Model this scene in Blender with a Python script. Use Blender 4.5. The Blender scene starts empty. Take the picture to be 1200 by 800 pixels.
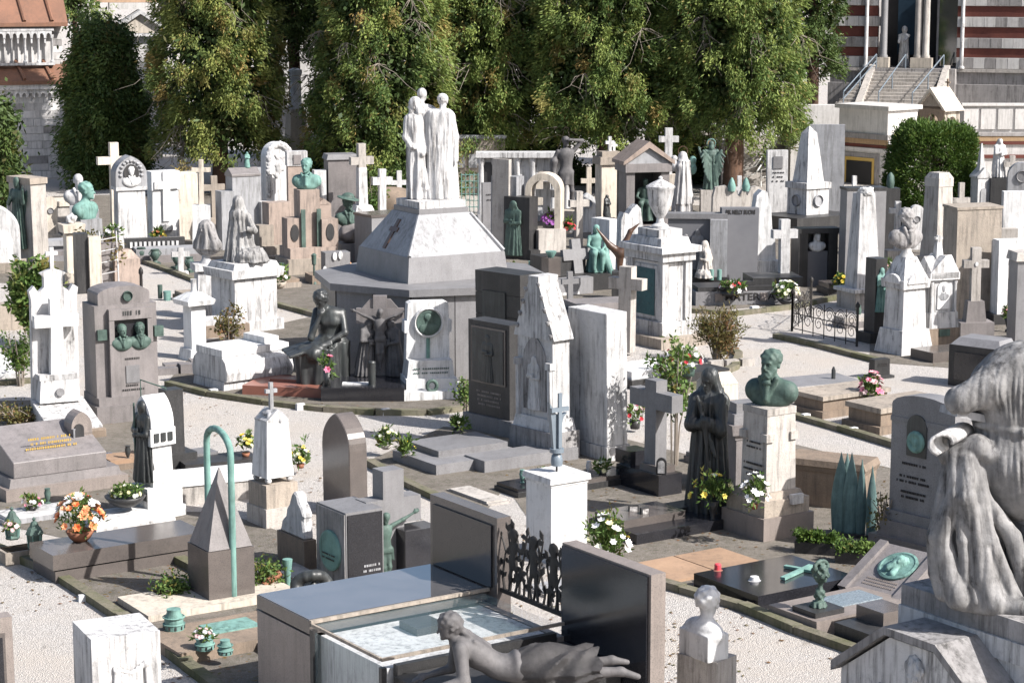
import bpy, bmesh, math, random
import numpy as np
from mathutils import Vector, Matrix, Euler
random.seed(7); RNG = np.random.default_rng(7)
SC = bpy.context.scene
COL = SC.collection
PI = math.pi
def rad(a): return math.radians(a)

# ---------------------------------------------------------------- camera
FPX = 2600.0; CAMH = 6.6; PITCH = math.atan(441.0/FPX)      # photograph is 1200 x 800
cd = bpy.data.cameras.new('camera'); cam = bpy.data.objects.new('camera', cd); COL.objects.link(cam)
cd.sensor_width = 36; cd.lens = FPX/1200*36; cd.clip_start = .5; cd.clip_end = 1000
cam.location = (0, 0, CAMH); cam.rotation_euler = (PI/2-PITCH, 0, 0); SC.camera = cam
# ---------------------------------------------------------------- sky and sun
SUN_AZ, SUN_EL = 62.0, 40.0        # degrees right of "towards the camera", elevation
w = bpy.data.worlds.new('World'); SC.world = w; w.use_nodes = True
nt = w.node_tree; nt.nodes.clear()
sk = nt.nodes.new('ShaderNodeTexSky'); sk.sky_type = 'NISHITA'; sk.sun_disc = False
sk.sun_elevation = rad(SUN_EL); sk.dust_density = 2.5
sdir = Vector((math.sin(rad(SUN_AZ))*math.cos(rad(SUN_EL)), -math.cos(rad(SUN_AZ))*math.cos(rad(SUN_EL)), math.sin(rad(SUN_EL))))
sk.sun_rotation = math.atan2(sdir.x, sdir.y)
bg = nt.nodes.new('ShaderNodeBackground'); bg.inputs['Strength'].default_value = .1
wo = nt.nodes.new('ShaderNodeOutputWorld')
nt.links.new(sk.outputs[0], bg.inputs[0]); nt.links.new(bg.outputs[0], wo.inputs[0])
sl = bpy.data.lights.new('sun', 'SUN'); sl.energy = 5.0; sl.angle = rad(.55); sl.color = (1, .972, .935)
so = bpy.data.objects.new('sun', sl); COL.objects.link(so); so.location = (10, -10, 30)
so.rotation_euler = sdir.to_track_quat('Z', 'Y').to_euler()
SC.view_settings.view_transform = 'Standard'; SC.view_settings.look = 'None'
SC.view_settings.exposure = .8; SC.view_settings.gamma = 1
SC.render.resolution_x = 1024; SC.render.resolution_y = 682
try:
    SC.cycles.max_bounces = 7; SC.cycles.diffuse_bounces = 3; SC.cycles.glossy_bounces = 3
    SC.cycles.transmission_bounces = 5; SC.cycles.caustics_reflective = False; SC.cycles.caustics_refractive = False
except Exception: pass

# ---------------------------------------------------------------- picture <-> ground
cP, sP = math.cos(PITCH), math.sin(PITCH)
def gnd(px, py, z=0.0):
    r = (px-600)/FPX; up = (400-py)/FPX
    dx, dy, dz = r, cP+up*sP, -sP+up*cP
    t = (z-CAMH)/dz
    return dx*t, dy*t, t/FPX            # x, y, metres per photo pixel
def height_at(y, py):                   # height of the photo row py in the vertical plane at distance y
    up = (400-py)/FPX
    return CAMH + y*(-sP+up*cP)/(cP+up*sP)

# ---------------------------------------------------------------- materials
MATS = {}
def _n(nt, t, **k):
    n = nt.nodes.new(t)
    for a, b in k.items(): setattr(n, a, b)
    return n
def base_mat(name):
    m = bpy.data.materials.new(name); m.use_nodes = True
    nt = m.node_tree; b = nt.nodes['Principled BSDF']; MATS[name] = m
    return m, nt, b
def coords(nt):
    tc = _n(nt, 'ShaderNodeTexCoord'); oi = _n(nt, 'ShaderNodeObjectInfo')
    mu = _n(nt, 'ShaderNodeMath', operation='MULTIPLY'); mu.inputs[1].default_value = 37
    nt.links.new(oi.outputs['Random'], mu.inputs[0])
    ad = _n(nt, 'ShaderNodeVectorMath', operation='ADD')
    nt.links.new(tc.outputs['Object'], ad.inputs[0]); nt.links.new(mu.outputs[0], ad.inputs[1])
    return ad.outputs[0], oi
def noise(nt, co, scale, detail=4, rough=.6, vec=None):
    if vec:
        mp = _n(nt, 'ShaderNodeVectorMath', operation='MULTIPLY'); mp.inputs[1].default_value = vec
        nt.links.new(co, mp.inputs[0]); co = mp.outputs[0]
    n = _n(nt, 'ShaderNodeTexNoise'); n.inputs['Scale'].default_value = scale
    n.inputs['Detail'].default_value = detail; n.inputs['Roughness'].default_value = rough
    nt.links.new(co, n.inputs['Vector']); return n.outputs['Fac']
def ramp(nt, f, a, b):
    r = _n(nt, 'ShaderNodeMapRange'); r.inputs[1].default_value = a; r.inputs[2].default_value = b
    nt.links.new(f, r.inputs[0]); return r.outputs[0]
def mixc(nt, f, a, b):
    m = _n(nt, 'ShaderNodeMix', data_type='RGBA')
    if isinstance(f, float): m.inputs[0].default_value = f
    else: nt.links.new(f, m.inputs[0])
    for i, c in ((6, a), (7, b)):
        if isinstance(c, tuple): m.inputs[i].default_value = (*c, 1)
        else: nt.links.new(c, m.inputs[i])
    return m.outputs[2]
def stone(name, c1, c2, rough=.7, spec=.4, streak=0., streakc=(.06,.055,.05), speck=0., speckc=(.03,.03,.03), big=2.5, bump=.25, bscale=40, rough2=None, var=.12, fold=0., fs=15):
    m, nt, b = base_mat(name); co, oi = coords(nt)
    f = ramp(nt, noise(nt, co, big, 6, .65), .3, .7)
    c = mixc(nt, f, c1, c2)
    if speck:
        s = ramp(nt, noise(nt, co, 110, 2, .7), .52, .66)
        mm = _n(nt, 'ShaderNodeMath', operation='MULTIPLY'); mm.inputs[1].default_value = speck
        nt.links.new(s, mm.inputs[0]); c = mixc(nt, mm.outputs[0], c, speckc)
    if streak:
        s1 = ramp(nt, noise(nt, co, 3.0, 6, .7, (5, 5, .45)), .46, .68)
        s2 = ramp(nt, noise(nt, co, 1.7, 4, .6), .30, .54)
        s3 = ramp(nt, noise(nt, co, 7, 9, .78), .54, .72)
        mm = _n(nt, 'ShaderNodeMath', operation='MULTIPLY'); nt.links.new(s1, mm.inputs[0]); nt.links.new(s2, mm.inputs[1])
        m2 = _n(nt, 'ShaderNodeMath', operation='MULTIPLY_ADD'); nt.links.new(s3, m2.inputs[0]); m2.inputs[1].default_value = .55; nt.links.new(mm.outputs[0], m2.inputs[2])
        m3 = _n(nt, 'ShaderNodeMath', operation='MULTIPLY'); m3.inputs[1].default_value = streak*.85; m3.use_clamp = True
        nt.links.new(m2.outputs[0], m3.inputs[0]); c = mixc(nt, m3.outputs[0], c, streakc)
    if var:
        hv = _n(nt, 'ShaderNodeHueSaturation'); vr = _n(nt, 'ShaderNodeMapRange')
        vr.inputs[3].default_value = 1-var; vr.inputs[4].default_value = 1+var*.6
        nt.links.new(oi.outputs['Random'], vr.inputs[0]); nt.links.new(vr.outputs[0], hv.inputs['Value'])
        nt.links.new(c, hv.inputs['Color']); c = hv.outputs[0]
    nt.links.new(c, b.inputs['Base Color'])
    b.inputs['Roughness'].default_value = rough; b.inputs['Specular IOR Level'].default_value = spec
    if rough2 is not None:
        rr = _n(nt, 'ShaderNodeMapRange'); rr.inputs[3].default_value = rough; rr.inputs[4].default_value = rough2
        nt.links.new(noise(nt, co, 5, 4, .7), rr.inputs[0]); nt.links.new(rr.outputs[0], b.inputs['Roughness'])
    if bump:
        bp = _n(nt, 'ShaderNodeBump'); bp.inputs['Strength'].default_value = bump; bp.inputs['Distance'].default_value = .02
        nt.links.new(noise(nt, co, bscale, 6, .7), bp.inputs['Height']); nt.links.new(bp.outputs[0], b.inputs['Normal'])
        if fold:                                                  # fine carved cloth folds
            b2 = _n(nt, 'ShaderNodeBump'); b2.inputs['Strength'].default_value = fold; b2.inputs['Distance'].default_value = .06
            nt.links.new(noise(nt, co, 1.0, 2.5 if fs > 12 else .6, .45, (fs, fs, fs*.11)), b2.inputs['Height']); nt.links.new(b2.outputs[0], bp.inputs['Normal'])
    return m
stone('marble', (.60,.59,.585), (.46,.45,.445), .8, .2, streak=1.1, streakc=(.10,.096,.094), bump=.4)
stone('marble_clean', (.70,.693,.685), (.58,.575,.57), .8, .2, streak=.95, streakc=(.20,.195,.19), bump=.2)
stone('marble_dirty', (.36,.345,.34), (.20,.19,.187), .75, .3, streak=1.0, streakc=(.05,.047,.045), bump=.5, bscale=25)
stone('marble_grey', (.36,.36,.37), (.255,.255,.265), .6, .4, streak=.7, bump=.2)
stone('marble_cream', (.62,.55,.46), (.50,.44,.37), .7, .3, streak=.7, bump=.3)
stone('limestone', (.40,.34,.28), (.29,.25,.21), .8, .3, streak=.7, speck=.3, bump=.4)
stone('sandstone', (.29,.22,.165), (.20,.155,.118), .8, .3, streak=.6, speck=.3, bump=.4)
stone('stone_pale', (.50,.46,.42), (.38,.35,.32), .8, .3, streak=.8, speck=.25, bump=.4)
stone('stone_pink', (.40,.315,.265), (.29,.23,.195), .75, .3, streak=.7, speck=.25)
stone('granite_red', (.30,.12,.085), (.22,.09,.065), .4, .5, speck=.35, bump=.05)
stone('granite_grey', (.23,.225,.23), (.17,.165,.17), .55, .5, streak=.3, speck=.45, bump=.1)
stone('granite_warm', (.29,.245,.22), (.22,.185,.165), .5, .5, streak=.35, speck=.5, bump=.1)
stone('granite_mauve', (.24,.215,.21), (.165,.15,.147), .55, .5, streak=.5, speck=.4, bump=.15)
stone('granite_polished', (.135,.115,.105), (.09,.078,.072), .12, .6, speck=.5, bump=0, rough2=.25)
stone('granite_dark', (.036,.035,.036), (.02,.0195,.02), .35, .4, streak=.25, streakc=(.12,.115,.11), speck=.3, speckc=(.12,.12,.12), bump=.05, rough2=.5)
stone('granite_black', (.022,.022,.026), (.013,.013,.016), .1, .6, speck=.25, speckc=(.07,.07,.08), bump=0, rough2=.22)
stone('slate_grey', (.145,.145,.155), (.12,.12,.13), .6, .35, bump=.05)
stone('curb', (.22,.19,.155), (.105,.108,.055), .9, .2, streak=.7, streakc=(.04,.05,.025), bump=.7, bscale=22)
stone('bronze_green', (.095,.15,.125), (.04,.065,.055), .6, .4, streak=.8, streakc=(.02,.035,.03), big=6, bump=.3)
stone('bronze_turq', (.215,.375,.33), (.12,.225,.20), .65, .3, streak=.8, streakc=(.04,.07,.06), big=5, bump=.15)
stone('bronze_dark', (.040,.041,.042), (.022,.024,.024), .42, .5, streak=.5, streakc=(.10,.115,.11), big=5, bump=.15)
stone('bronze_grey', (.14,.132,.132), (.07,.067,.069), .7, .35, streak=.5, streakc=(.035,.03,.03), big=5, bump=.2)
stone('bronze_brown', (.10,.045,.022), (.05,.028,.018), .4, .6, bump=.15)
stone('bronze_blue', (.15,.235,.225), (.08,.135,.13), .65, .3, streak=.8, streakc=(.035,.055,.05), big=5, bump=.2)
stone('marble_black', (.36,.35,.346), (.15,.146,.144), .85, .2, streak=1.1, streakc=(.035,.033,.033), big=4, bump=.4, bscale=30, fold=.75, fs=10)
stone('marble_drape', (.60,.59,.585), (.44,.43,.425), .8, .2, streak=1.1, streakc=(.12,.11,.105), bump=.3, fold=.7)
stone('marble_drape_dirty', (.40,.39,.38), (.23,.222,.218), .8, .2, streak=1., streakc=(.06,.056,.054), bump=.4, fold=.8)
stone('bronze_drape', (.040,.041,.042), (.022,.024,.024), .45, .45, streak=.5, streakc=(.10,.115,.11), big=5, bump=.15, fold=.6)
stone('iron', (.018,.017,.017), (.03,.025,.022), .6, .4, bump=.2)
stone('copper', (.26,.125,.075), (.15,.078,.05), .55, .5, streak=.6, streakc=(.09,.06,.045), bump=.15, big=1.2)
stone('terracotta', (.38,.25,.165), (.29,.19,.125), .8, .3, streak=.4, bump=.3)
stone('brick', (.15,.052,.04), (.10,.036,.03), .85, .2, speck=.4, speckc=(.08,.03,.025), bump=.4)
stone('chapel_stone', (.72,.69,.67), (.56,.54,.52), .85, .3, streak=.8, streakc=(.2,.19,.185), bump=.3, var=.22)
stone('plaster', (.60,.58,.56), (.50,.48,.465), .85, .2, streak=.7, streakc=(.25,.24,.22), bump=.2)
stone('plaster_grey', (.36,.34,.33), (.27,.255,.25), .85, .2, streak=.8, bump=.2)
stone('band_tan', (.42,.29,.17), (.33,.22,.13), .85, .2, streak=.5, bump=.2)
stone('soil', (.06,.045,.03), (.04,.03,.02), .95, .1, bump=.8)
stone('bark', (.13,.075,.05), (.065,.04,.03), .9, .2, streak=.6, bump=.9, bscale=12)
stone('twig', (.30,.26,.22), (.20,.17,.14), .9, .2, bump=.3)
stone('pebbles', (.30,.36,.40), (.10,.13,.16), .25, .6, big=60, bump=.8, bscale=60)
stone('gold', (.55,.36,.08), (.42,.27,.06), .4, .6, bump=0)
stone('steel', (.19,.225,.26), (.13,.16,.19), .35, .6, bump=0)
stone('paint_white', (.78,.77,.74), (.70,.69,.66), .5, .4, bump=0)
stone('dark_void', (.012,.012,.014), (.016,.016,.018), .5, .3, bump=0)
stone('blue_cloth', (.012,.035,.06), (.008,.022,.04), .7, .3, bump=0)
stone('ink', (.035,.033,.033), (.05,.046,.045), .7, .2, bump=0, var=0)
stone('photo_print', (.62,.60,.58), (.10,.09,.09), .25, .5, big=22, bump=0)
stone('clay_pot', (.30,.13,.075), (.22,.09,.05), .7, .3, bump=.2)
stone('granite_mirror', (.15,.14,.138), (.10,.094,.092), .03, 1., speck=.3, speckc=(.10,.09,.085), bump=0); MATS['granite_mirror'].node_tree.nodes['Principled BSDF'].inputs['IOR'].default_value = 2.8
def gravel():
    m, nt, b = base_mat('gravel'); tc = _n(nt, 'ShaderNodeTexCoord'); co = tc.outputs['Object']
    v = _n(nt, 'ShaderNodeTexVoronoi'); v.inputs['Scale'].default_value = 85; nt.links.new(co, v.inputs['Vector'])
    sv = _n(nt, 'ShaderNodeSeparateColor'); nt.links.new(v.outputs['Color'], sv.inputs[0])
    c = mixc(nt, sv.outputs[0], (.30,.277,.258), (.58,.545,.51))
    c = mixc(nt, ramp(nt, noise(nt, co, .55, 6, .65), .42, .72), c, (.46,.41,.36))
    c = mixc(nt, ramp(nt, noise(nt, co, 2.3, 8, .75), .60, .80), c, (.15,.125,.095))
    nt.links.new(c, b.inputs['Base Color']); b.inputs['Roughness'].default_value = .95
    b.inputs['Specular IOR Level'].default_value = .2
    ad = _n(nt, 'ShaderNodeMath', operation='ADD'); nt.links.new(v.outputs['Distance'], ad.inputs[0]); nt.links.new(noise(nt, co, 45, 5, .7), ad.inputs[1])
    bp = _n(nt, 'ShaderNodeBump'); bp.inputs['Strength'].default_value = .8; bp.inputs['Distance'].default_value = .016
    nt.links.new(ad.outputs[0], bp.inputs['Height']); nt.links.new(bp.outputs[0], b.inputs['Normal'])
gravel()
stone('plot_soil_shade', (.21,.185,.16), (.12,.105,.088), .95, .1, streak=.6, streakc=(.05,.055,.03), speck=.5, speckc=(.36,.33,.30), big=3, bump=.8, bscale=60)  # dark tone holds plot soil plus painted-in shadow between the monuments
def leafmat(name, a, bb, c, trans=.25):
    m, nt, b = base_mat(name)
    at = _n(nt, 'ShaderNodeAttribute'); at.attribute_name = 'tint'
    sp = _n(nt, 'ShaderNodeSeparateColor'); nt.links.new(at.outputs['Color'], sp.inputs[0])
    col = mixc(nt, sp.outputs[0], a, bb); col = mixc(nt, sp.outputs[1], col, c)
    nt.links.new(col, b.inputs['Base Color']); b.inputs['Roughness'].default_value = .6; b.inputs['Specular IOR Level'].default_value = .25
    tr = _n(nt, 'ShaderNodeBsdfTranslucent'); nt.links.new(col, tr.inputs[0])
    mx = _n(nt, 'ShaderNodeMixShader'); mx.inputs[0].default_value = trans
    nt.links.new(b.outputs[0], mx.inputs[1]); nt.links.new(tr.outputs[0], mx.inputs[2])
    nt.links.new(mx.outputs[0], nt.nodes['Material Output'].inputs[0])
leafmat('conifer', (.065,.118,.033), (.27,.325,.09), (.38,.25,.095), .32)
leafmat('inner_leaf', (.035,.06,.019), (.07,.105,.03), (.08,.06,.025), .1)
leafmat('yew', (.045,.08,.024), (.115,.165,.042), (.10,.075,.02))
leafmat('conifer_gold', (.075,.118,.033), (.29,.315,.09), (.40,.27,.10), .32)
leafmat('hedge', (.038,.075,.015), (.09,.15,.027), (.15,.16,.03))
leafmat('leaf', (.06,.12,.03), (.14,.20,.05), (.22,.16,.05))
leafmat('dry_leaf', (.16,.12,.05), (.10,.11,.03), (.22,.10,.05))
def petal(name, a, bcol):
    m, nt, b = base_mat(name); oi = _n(nt, 'ShaderNodeObjectInfo')
    nt.links.new(mixc(nt, oi.outputs['Random'], a, bcol), b.inputs['Base Color']); b.inputs['Roughness'].default_value = .6
petal('petal_orange', (.75,.17,.045), (.80,.42,.22)); petal('petal_white', (.80,.79,.76), (.72,.70,.70))
petal('petal_yellow', (.80,.55,.03), (.80,.68,.16)); petal('petal_pink', (.72,.16,.28), (.78,.35,.42))
petal('petal_purple', (.30,.08,.36), (.42,.16,.45)); petal('petal_red', (.50,.03,.05), (.60,.06,.08))
petal('petal_pale', (.72,.68,.36), (.70,.72,.66)); petal('petal_blush', (.72,.45,.45), (.75,.60,.58))
def glass(name, col, rough=.02, alpha=.25):
    m, nt, b = base_mat(name)
    b.inputs['Base Color'].default_value = (*col, 1); b.inputs['Roughness'].default_value = rough
    b.inputs['Specular IOR Level'].default_value = .9; b.inputs['Alpha'].default_value = alpha
    b.inputs['IOR'].default_value = 1.9
glass('glass', (.25,.36,.38), .02, .12)
glass('glass_dark', (.02,.03,.04), .05, .95)
stone('glass_teal', (.012,.085,.10), (.006,.05,.062), .4, .3, bump=0)

# ---------------------------------------------------------------- mesh helpers
def tag(o, label=None, cat=None, group=None, kind=None):
    if label: o['label'] = label
    if cat: o['category'] = cat
    if group: o['group'] = group
    if kind: o['kind'] = kind
    return o
def link(name, me, mat, parent=None, loc=None, rz=None):
    o = bpy.data.objects.new(name, me); COL.objects.link(o)
    if mat is not None and not me.materials: me.materials.append(MATS[mat])
    if parent is not None: o.parent = parent
    if loc: o.location = loc
    if rz: o.rotation_euler = (0, 0, rz)
    return o
def from_bm(name, bm, smooth=False):
    bmesh.ops.recalc_face_normals(bm, faces=bm.faces)
    me = bpy.data.meshes.new(name); bm.to_mesh(me); bm.free()
    if smooth:
        me.polygons.foreach_set('use_smooth', [True]*len(me.polygons))
    return me
def bm_prism(bm, pts, y0, y1, top=None):
    """polygon pts (x,z) extruded along y"""
    a = [bm.verts.new((p[0], y0, p[1])) for p in pts]; b = [bm.verts.new((p[0], y1, p[1])) for p in pts]
    n = len(pts); fs = [bm.faces.new(a), bm.faces.new(b[::-1])]
    for i in range(n): fs.append(bm.faces.new((a[i], b[i], b[(i+1) % n], a[(i+1) % n])))
    return fs
def bm_box(bm, x0, x1, y0, y1, z0, z1, tx=1., ty=1., ox=0., oy=0.):
    cx, cy = (x0+x1)/2, (y0+y1)/2; vs = []
    for z, sx, sy, dx, dy in ((z0, 1, 1, 0, 0), (z1, tx, ty, ox, oy)):
        for x, y in ((x0, y0), (x1, y0), (x1, y1), (x0, y1)):
            vs.append(bm.verts.new((cx+(x-cx)*sx+dx, cy+(y-cy)*sy+dy, z)))
    for f in ((3,2,1,0), (4,5,6,7), (0,1,5,4), (1,2,6,5), (2,3,7,6), (3,0,4,7)): bm.faces.new([vs[i] for i in f])
def bevel(bm, w):
    if w > 0: bmesh.ops.bevel(bm, geom=[e for e in bm.edges if e.is_manifold and e.calc_face_angle(0) > .3], offset=w, offset_type='OFFSET', segments=1, affect='EDGES', clamp_overlap=True)
def bm_lathe(bm, prof, n=20, cx=0, cy=0, sx=1., sy=1., rot=0.):
    rings = []
    for r, z in prof:
        if r < 1e-5: rings.append([bm.verts.new((cx, cy, z))])
        else: rings.append([bm.verts.new((cx+r*sx*math.cos(rot+2*PI*i/n), cy+r*sy*math.sin(rot+2*PI*i/n), z)) for i in range(n)])
    for a, b in zip(rings, rings[1:]):
        if len(a) == 1 and len(b) == 1: continue
        for i in range(n):
            j = (i+1) % n
            if len(a) == 1: bm.faces.new((a[0], b[i], b[j]))
            elif len(b) == 1: bm.faces.new((a[i], a[j], b[0]))
            else: bm.faces.new((a[i], a[j], b[j], b[i]))
    if len(rings[0]) > 1: bm.faces.new(rings[0][::-1])
    if len(rings[-1]) > 1: bm.faces.new(rings[-1])
def bm_tube(bm, pts, r, n=6, r1=None):
    pts = [Vector(p) for p in pts]; rings = []; m = len(pts)
    prev = None
    for i, p in enumerate(pts):
        t = (pts[min(i+1, m-1)]-pts[max(i-1, 0)])
        if t.length < 1e-9: t = Vector((0, 0, 1))
        t.normalize()
        a = Vector((0, 0, 1)) if abs(t.z) < .9 else Vector((1, 0, 0))
        if prev is not None and (prev - t*prev.dot(t)).length > .1: a = prev
        x = (a - t*a.dot(t)).normalized(); y = t.cross(x); prev = x
        rr = r if r1 is None else r+(r1-r)*i/max(1, m-1)
        rings.append([bm.verts.new(p+(x*math.cos(2*PI*k/n)+y*math.sin(2*PI*k/n))*rr) for k in range(n)])
    for a, b in zip(rings, rings[1:]):
        for k in range(n): bm.faces.new((a[k], a[(k+1) % n], b[(k+1) % n], b[k]))
    bm.faces.new(rings[0][::-1]); bm.faces.new(rings[-1])

# ---------------------------------------------------------------- sculpted figures: signed distance field + surface nets
def C(p0, p1, r0, r1=None, k=.04): return ('c', np.array(p0, float), np.array(p1, float), r0, r0 if r1 is None else r1, k, 1)
def E(c, r, rot=None, k=.04, s=1, nz=None):
    r = (r, r, r) if not hasattr(r, '__len__') else r
    return ('e', np.array(c, float), np.array(r, float), None if rot is None else np.array(Euler([rad(a) for a in rot]).to_matrix()), k, s, nz)
def B(c, h, rnd=.02, rot=None, k=.03, s=1):
    return ('b', np.array(c, float), np.array(h, float), None if rot is None else np.array(Euler([rad(a) for a in rot]).to_matrix()), rnd, k, s)
def D(p0, p1, ra, rb, n=9, a0=.02, a1=.01, k=.04, ph=0., tw=.6):
    """draped skirt or cloak from p0 (bottom) to p1 (top), elliptical radii ra, rb, n folds"""
    return ('d', np.array(p0, float), np.array(p1, float), np.array(ra, float), np.array(rb, float), n, a0, a1, k, ph, tw)
def xform(prims, M, t=(0, 0, 0), s=1.):
    """rotate (3x3), scale and move a list of prims"""
    out = []; M = np.array(M); t = np.array(t, float)
    for p in prims:
        if p[0] == 'c': out.append(('c', M@p[1]*s+t, M@p[2]*s+t, p[3]*s, p[4]*s, p[5]*s, p[6]))
        elif p[0] == 'e': out.append(('e', M@p[1]*s+t, p[2]*s, M if p[3] is None else M@p[3], p[4]*s, p[5], p[6] if p[6] is None else (p[6][0]*s, p[6][1]/s)))
        elif p[0] == 'b': out.append(('b', M@p[1]*s+t, p[2]*s, M if p[3] is None else M@p[3], p[4]*s, p[5]*s, p[6]))
        else: out.append(('d', M@p[1]*s+t, M@p[2]*s+t, p[3]*s, p[4]*s, p[5], p[6]*s, p[7]*s, p[8]*s, p[9], p[10]))
    return out
def rot3(rx=0, ry=0, rz=0): return np.array(Euler((rad(rx), rad(ry), rad(rz))).to_matrix())
def pbounds(p):
    if p[0] == 'c':
        r = max(p[3], p[4]); return np.minimum(p[1], p[2])-r, np.maximum(p[1], p[2])+r
    if p[0] in 'eb':
        r = np.linalg.norm(p[2]) if p[3] is not None else p[2]
        if p[0] == 'e' and p[3] is not None: r = np.max(p[2])
        return p[1]-r, p[1]+r
    r = max(p[3].max(), p[4].max())+p[6]; return np.minimum(p[1], p[2])-[r, r, .02], np.maximum(p[1], p[2])+[r, r, .02]
def pdist(p, X, Y, Z):
    if p[0] == 'c':
        d = p[2]-p[1]; L = max(d@d, 1e-9)
        qx, qy, qz = X-p[1][0], Y-p[1][1], Z-p[1][2]
        h = np.clip((qx*d[0]+qy*d[1]+qz*d[2])/L, 0, 1)
        return np.sqrt((qx-d[0]*h)**2+(qy-d[1]*h)**2+(qz-d[2]*h)**2)-(p[3]+(p[4]-p[3])*h)
    if p[0] == 'd':
        _, a, b, ra, rb, n, f0, f1, k, ph, tw = p
        h = np.clip((Z-a[2])/(b[2]-a[2]), 0, 1)
        x = X-(a[0]+(b[0]-a[0])*h); y = Y-(a[1]+(b[1]-a[1])*h)
        rx = ra[0]+(rb[0]-ra[0])*h; ry = ra[1]+(rb[1]-ra[1])*h
        an = np.arctan2(y/ry, x/rx); q = np.sqrt((x/rx)**2+(y/ry)**2)
        d = (q-1)*np.minimum(rx, ry)
        w = np.sin(n*an+ph+tw*np.sin(3*an+4*h))
        d = d-(np.abs(w)**.7*np.sign(w))*(f0+(f1-f0)*h)*np.clip(q*1.2, 0, 1)
        return np.maximum(d, np.maximum(a[2]-Z, Z-b[2]))
    qx, qy, qz = X-p[1][0], Y-p[1][1], Z-p[1][2]
    if p[3] is not None:
        R = p[3]; qx, qy, qz = (R[0,0]*qx+R[1,0]*qy+R[2,0]*qz, R[0,1]*qx+R[1,1]*qy+R[2,1]*qz, R[0,2]*qx+R[1,2]*qy+R[2,2]*qz)
    if p[0] == 'e':
        r = p[2]; k0 = np.sqrt((qx/r[0])**2+(qy/r[1])**2+(qz/r[2])**2)
        k1 = np.sqrt((qx/r[0]**2)**2+(qy/r[1]**2)**2+(qz/r[2]**2)**2)+1e-9
        d = k0*(k0-1)/k1
        if p[6] is not None: a, f = p[6]; d = d+a*np.sin(f*qx+1)*np.sin(f*qy+2)*np.sin(f*qz)
        return d
    h = p[2]-p[4]
    ax, ay, az = np.abs(qx)-h[0], np.abs(qy)-h[1], np.abs(qz)-h[2]
    return np.sqrt(np.maximum(ax, 0)**2+np.maximum(ay, 0)**2+np.maximum(az, 0)**2)+np.minimum(np.maximum(ax, np.maximum(ay, az)), 0)-p[4]
def sculpt(prims, cell, fold=None):
    lo = np.min([pbounds(p)[0] for p in prims if p[0] in 'cd' or p[-2 if p[0] == 'e' else -1] > 0], 0)-2.5*cell
    hi = np.max([pbounds(p)[1] for p in prims if p[0] in 'cd' or p[-2 if p[0] == 'e' else -1] > 0], 0)+2.5*cell
    N = np.ceil((hi-lo)/cell).astype(int)+1
    ax = [lo[i]+cell*np.arange(N[i]) for i in range(3)]
    F = np.full(N, 1.0, np.float32)
    for p in prims:
        k = p[{'c': 5, 'e': 4, 'b': 5, 'd': 8}[p[0]]]; s = p[{'e': 5, 'b': 6}[p[0]]] if p[0] in 'eb' else 1
        a, b = pbounds(p); mg = k+3*cell
        i0 = np.clip(np.floor((a-mg-lo)/cell).astype(int), 0, N); i1 = np.clip(np.ceil((b+mg-lo)/cell).astype(int)+1, 0, N)
        if (i1 <= i0).any(): continue
        X = ax[0][i0[0]:i1[0], None, None]; Y = ax[1][None, i0[1]:i1[1], None]; Z = ax[2][None, None, i0[2]:i1[2]]
        d = pdist(p, X, Y, Z).astype(np.float32); sl = (slice(i0[0], i1[0]), slice(i0[1], i1[1]), slice(i0[2], i1[2]))
        f = F[sl]; k = max(k, 1e-4)
        if s > 0:
            h = np.maximum(k-np.abs(f-d), 0)/k; F[sl] = np.minimum(f, d)-h*h*k*.25
        else:
            h = np.maximum(k-np.abs(f+d), 0)/k; F[sl] = np.maximum(f, -d)+h*h*k*.25
    if fold is not None: F += fold(ax[0][:, None, None], ax[1][None, :, None], ax[2][None, None, :]).astype(np.float32)
    S = F < 0
    cs = [(i, j, l) for i in (0, 1) for j in (0, 1) for l in (0, 1)]
    def cor(A, c): return A[c[0]:N[0]-1+c[0], c[1]:N[1]-1+c[1], c[2]:N[2]-1+c[2]]
    cnt = sum(cor(S, c).astype(np.int8) for c in cs); act = (cnt > 0) & (cnt < 8)
    idx = np.argwhere(act); n = len(idx)
    vid = np.full(act.shape, -1, np.int64); vid[act] = np.arange(n)
    acc = np.zeros((n, 3)); num = np.zeros(n)
    for a in range(8):
        for b in range(a+1, 8):
            ca, cb = np.array(cs[a]), np.array(cs[b])
            if np.abs(ca-cb).sum() != 1: continue
            fa = F[tuple((idx+ca).T)]; fb = F[tuple((idx+cb).T)]; m = (fa < 0) != (fb < 0)
            t = np.where(m, fa/np.where(m, fa-fb, 1), 0)
            acc += np.where(m[:, None], ca+(cb-ca)*t[:, None], 0); num += m
    V = lo+(idx+acc/np.maximum(num, 1)[:, None])*cell
    faces = []
    for d in range(3):
        u, v = (d+1) % 3, (d+2) % 3
        sa = [slice(None)]*3; sb = [slice(None)]*3; sa[d] = slice(0, -1); sb[d] = slice(1, None)
        e = np.argwhere(S[tuple(sa)] != S[tuple(sb)])
        e = e[(e[:, u] > 0) & (e[:, v] > 0) & (e[:, u] < N[u]-1) & (e[:, v] < N[v]-1)]
        if not len(e): continue
        q = []
        for du, dv in ((1, 1), (0, 1), (0, 0), (1, 0)):
            c = e.copy(); c[:, u] -= du; c[:, v] -= dv; q.append(vid[tuple(c.T)])
        q = np.stack(q, 1); fl = ~S[tuple(e.T)]; q[fl] = q[fl][:, ::-1]; faces.append(q)
    Q = np.concatenate(faces)
    return V, Q
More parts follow.
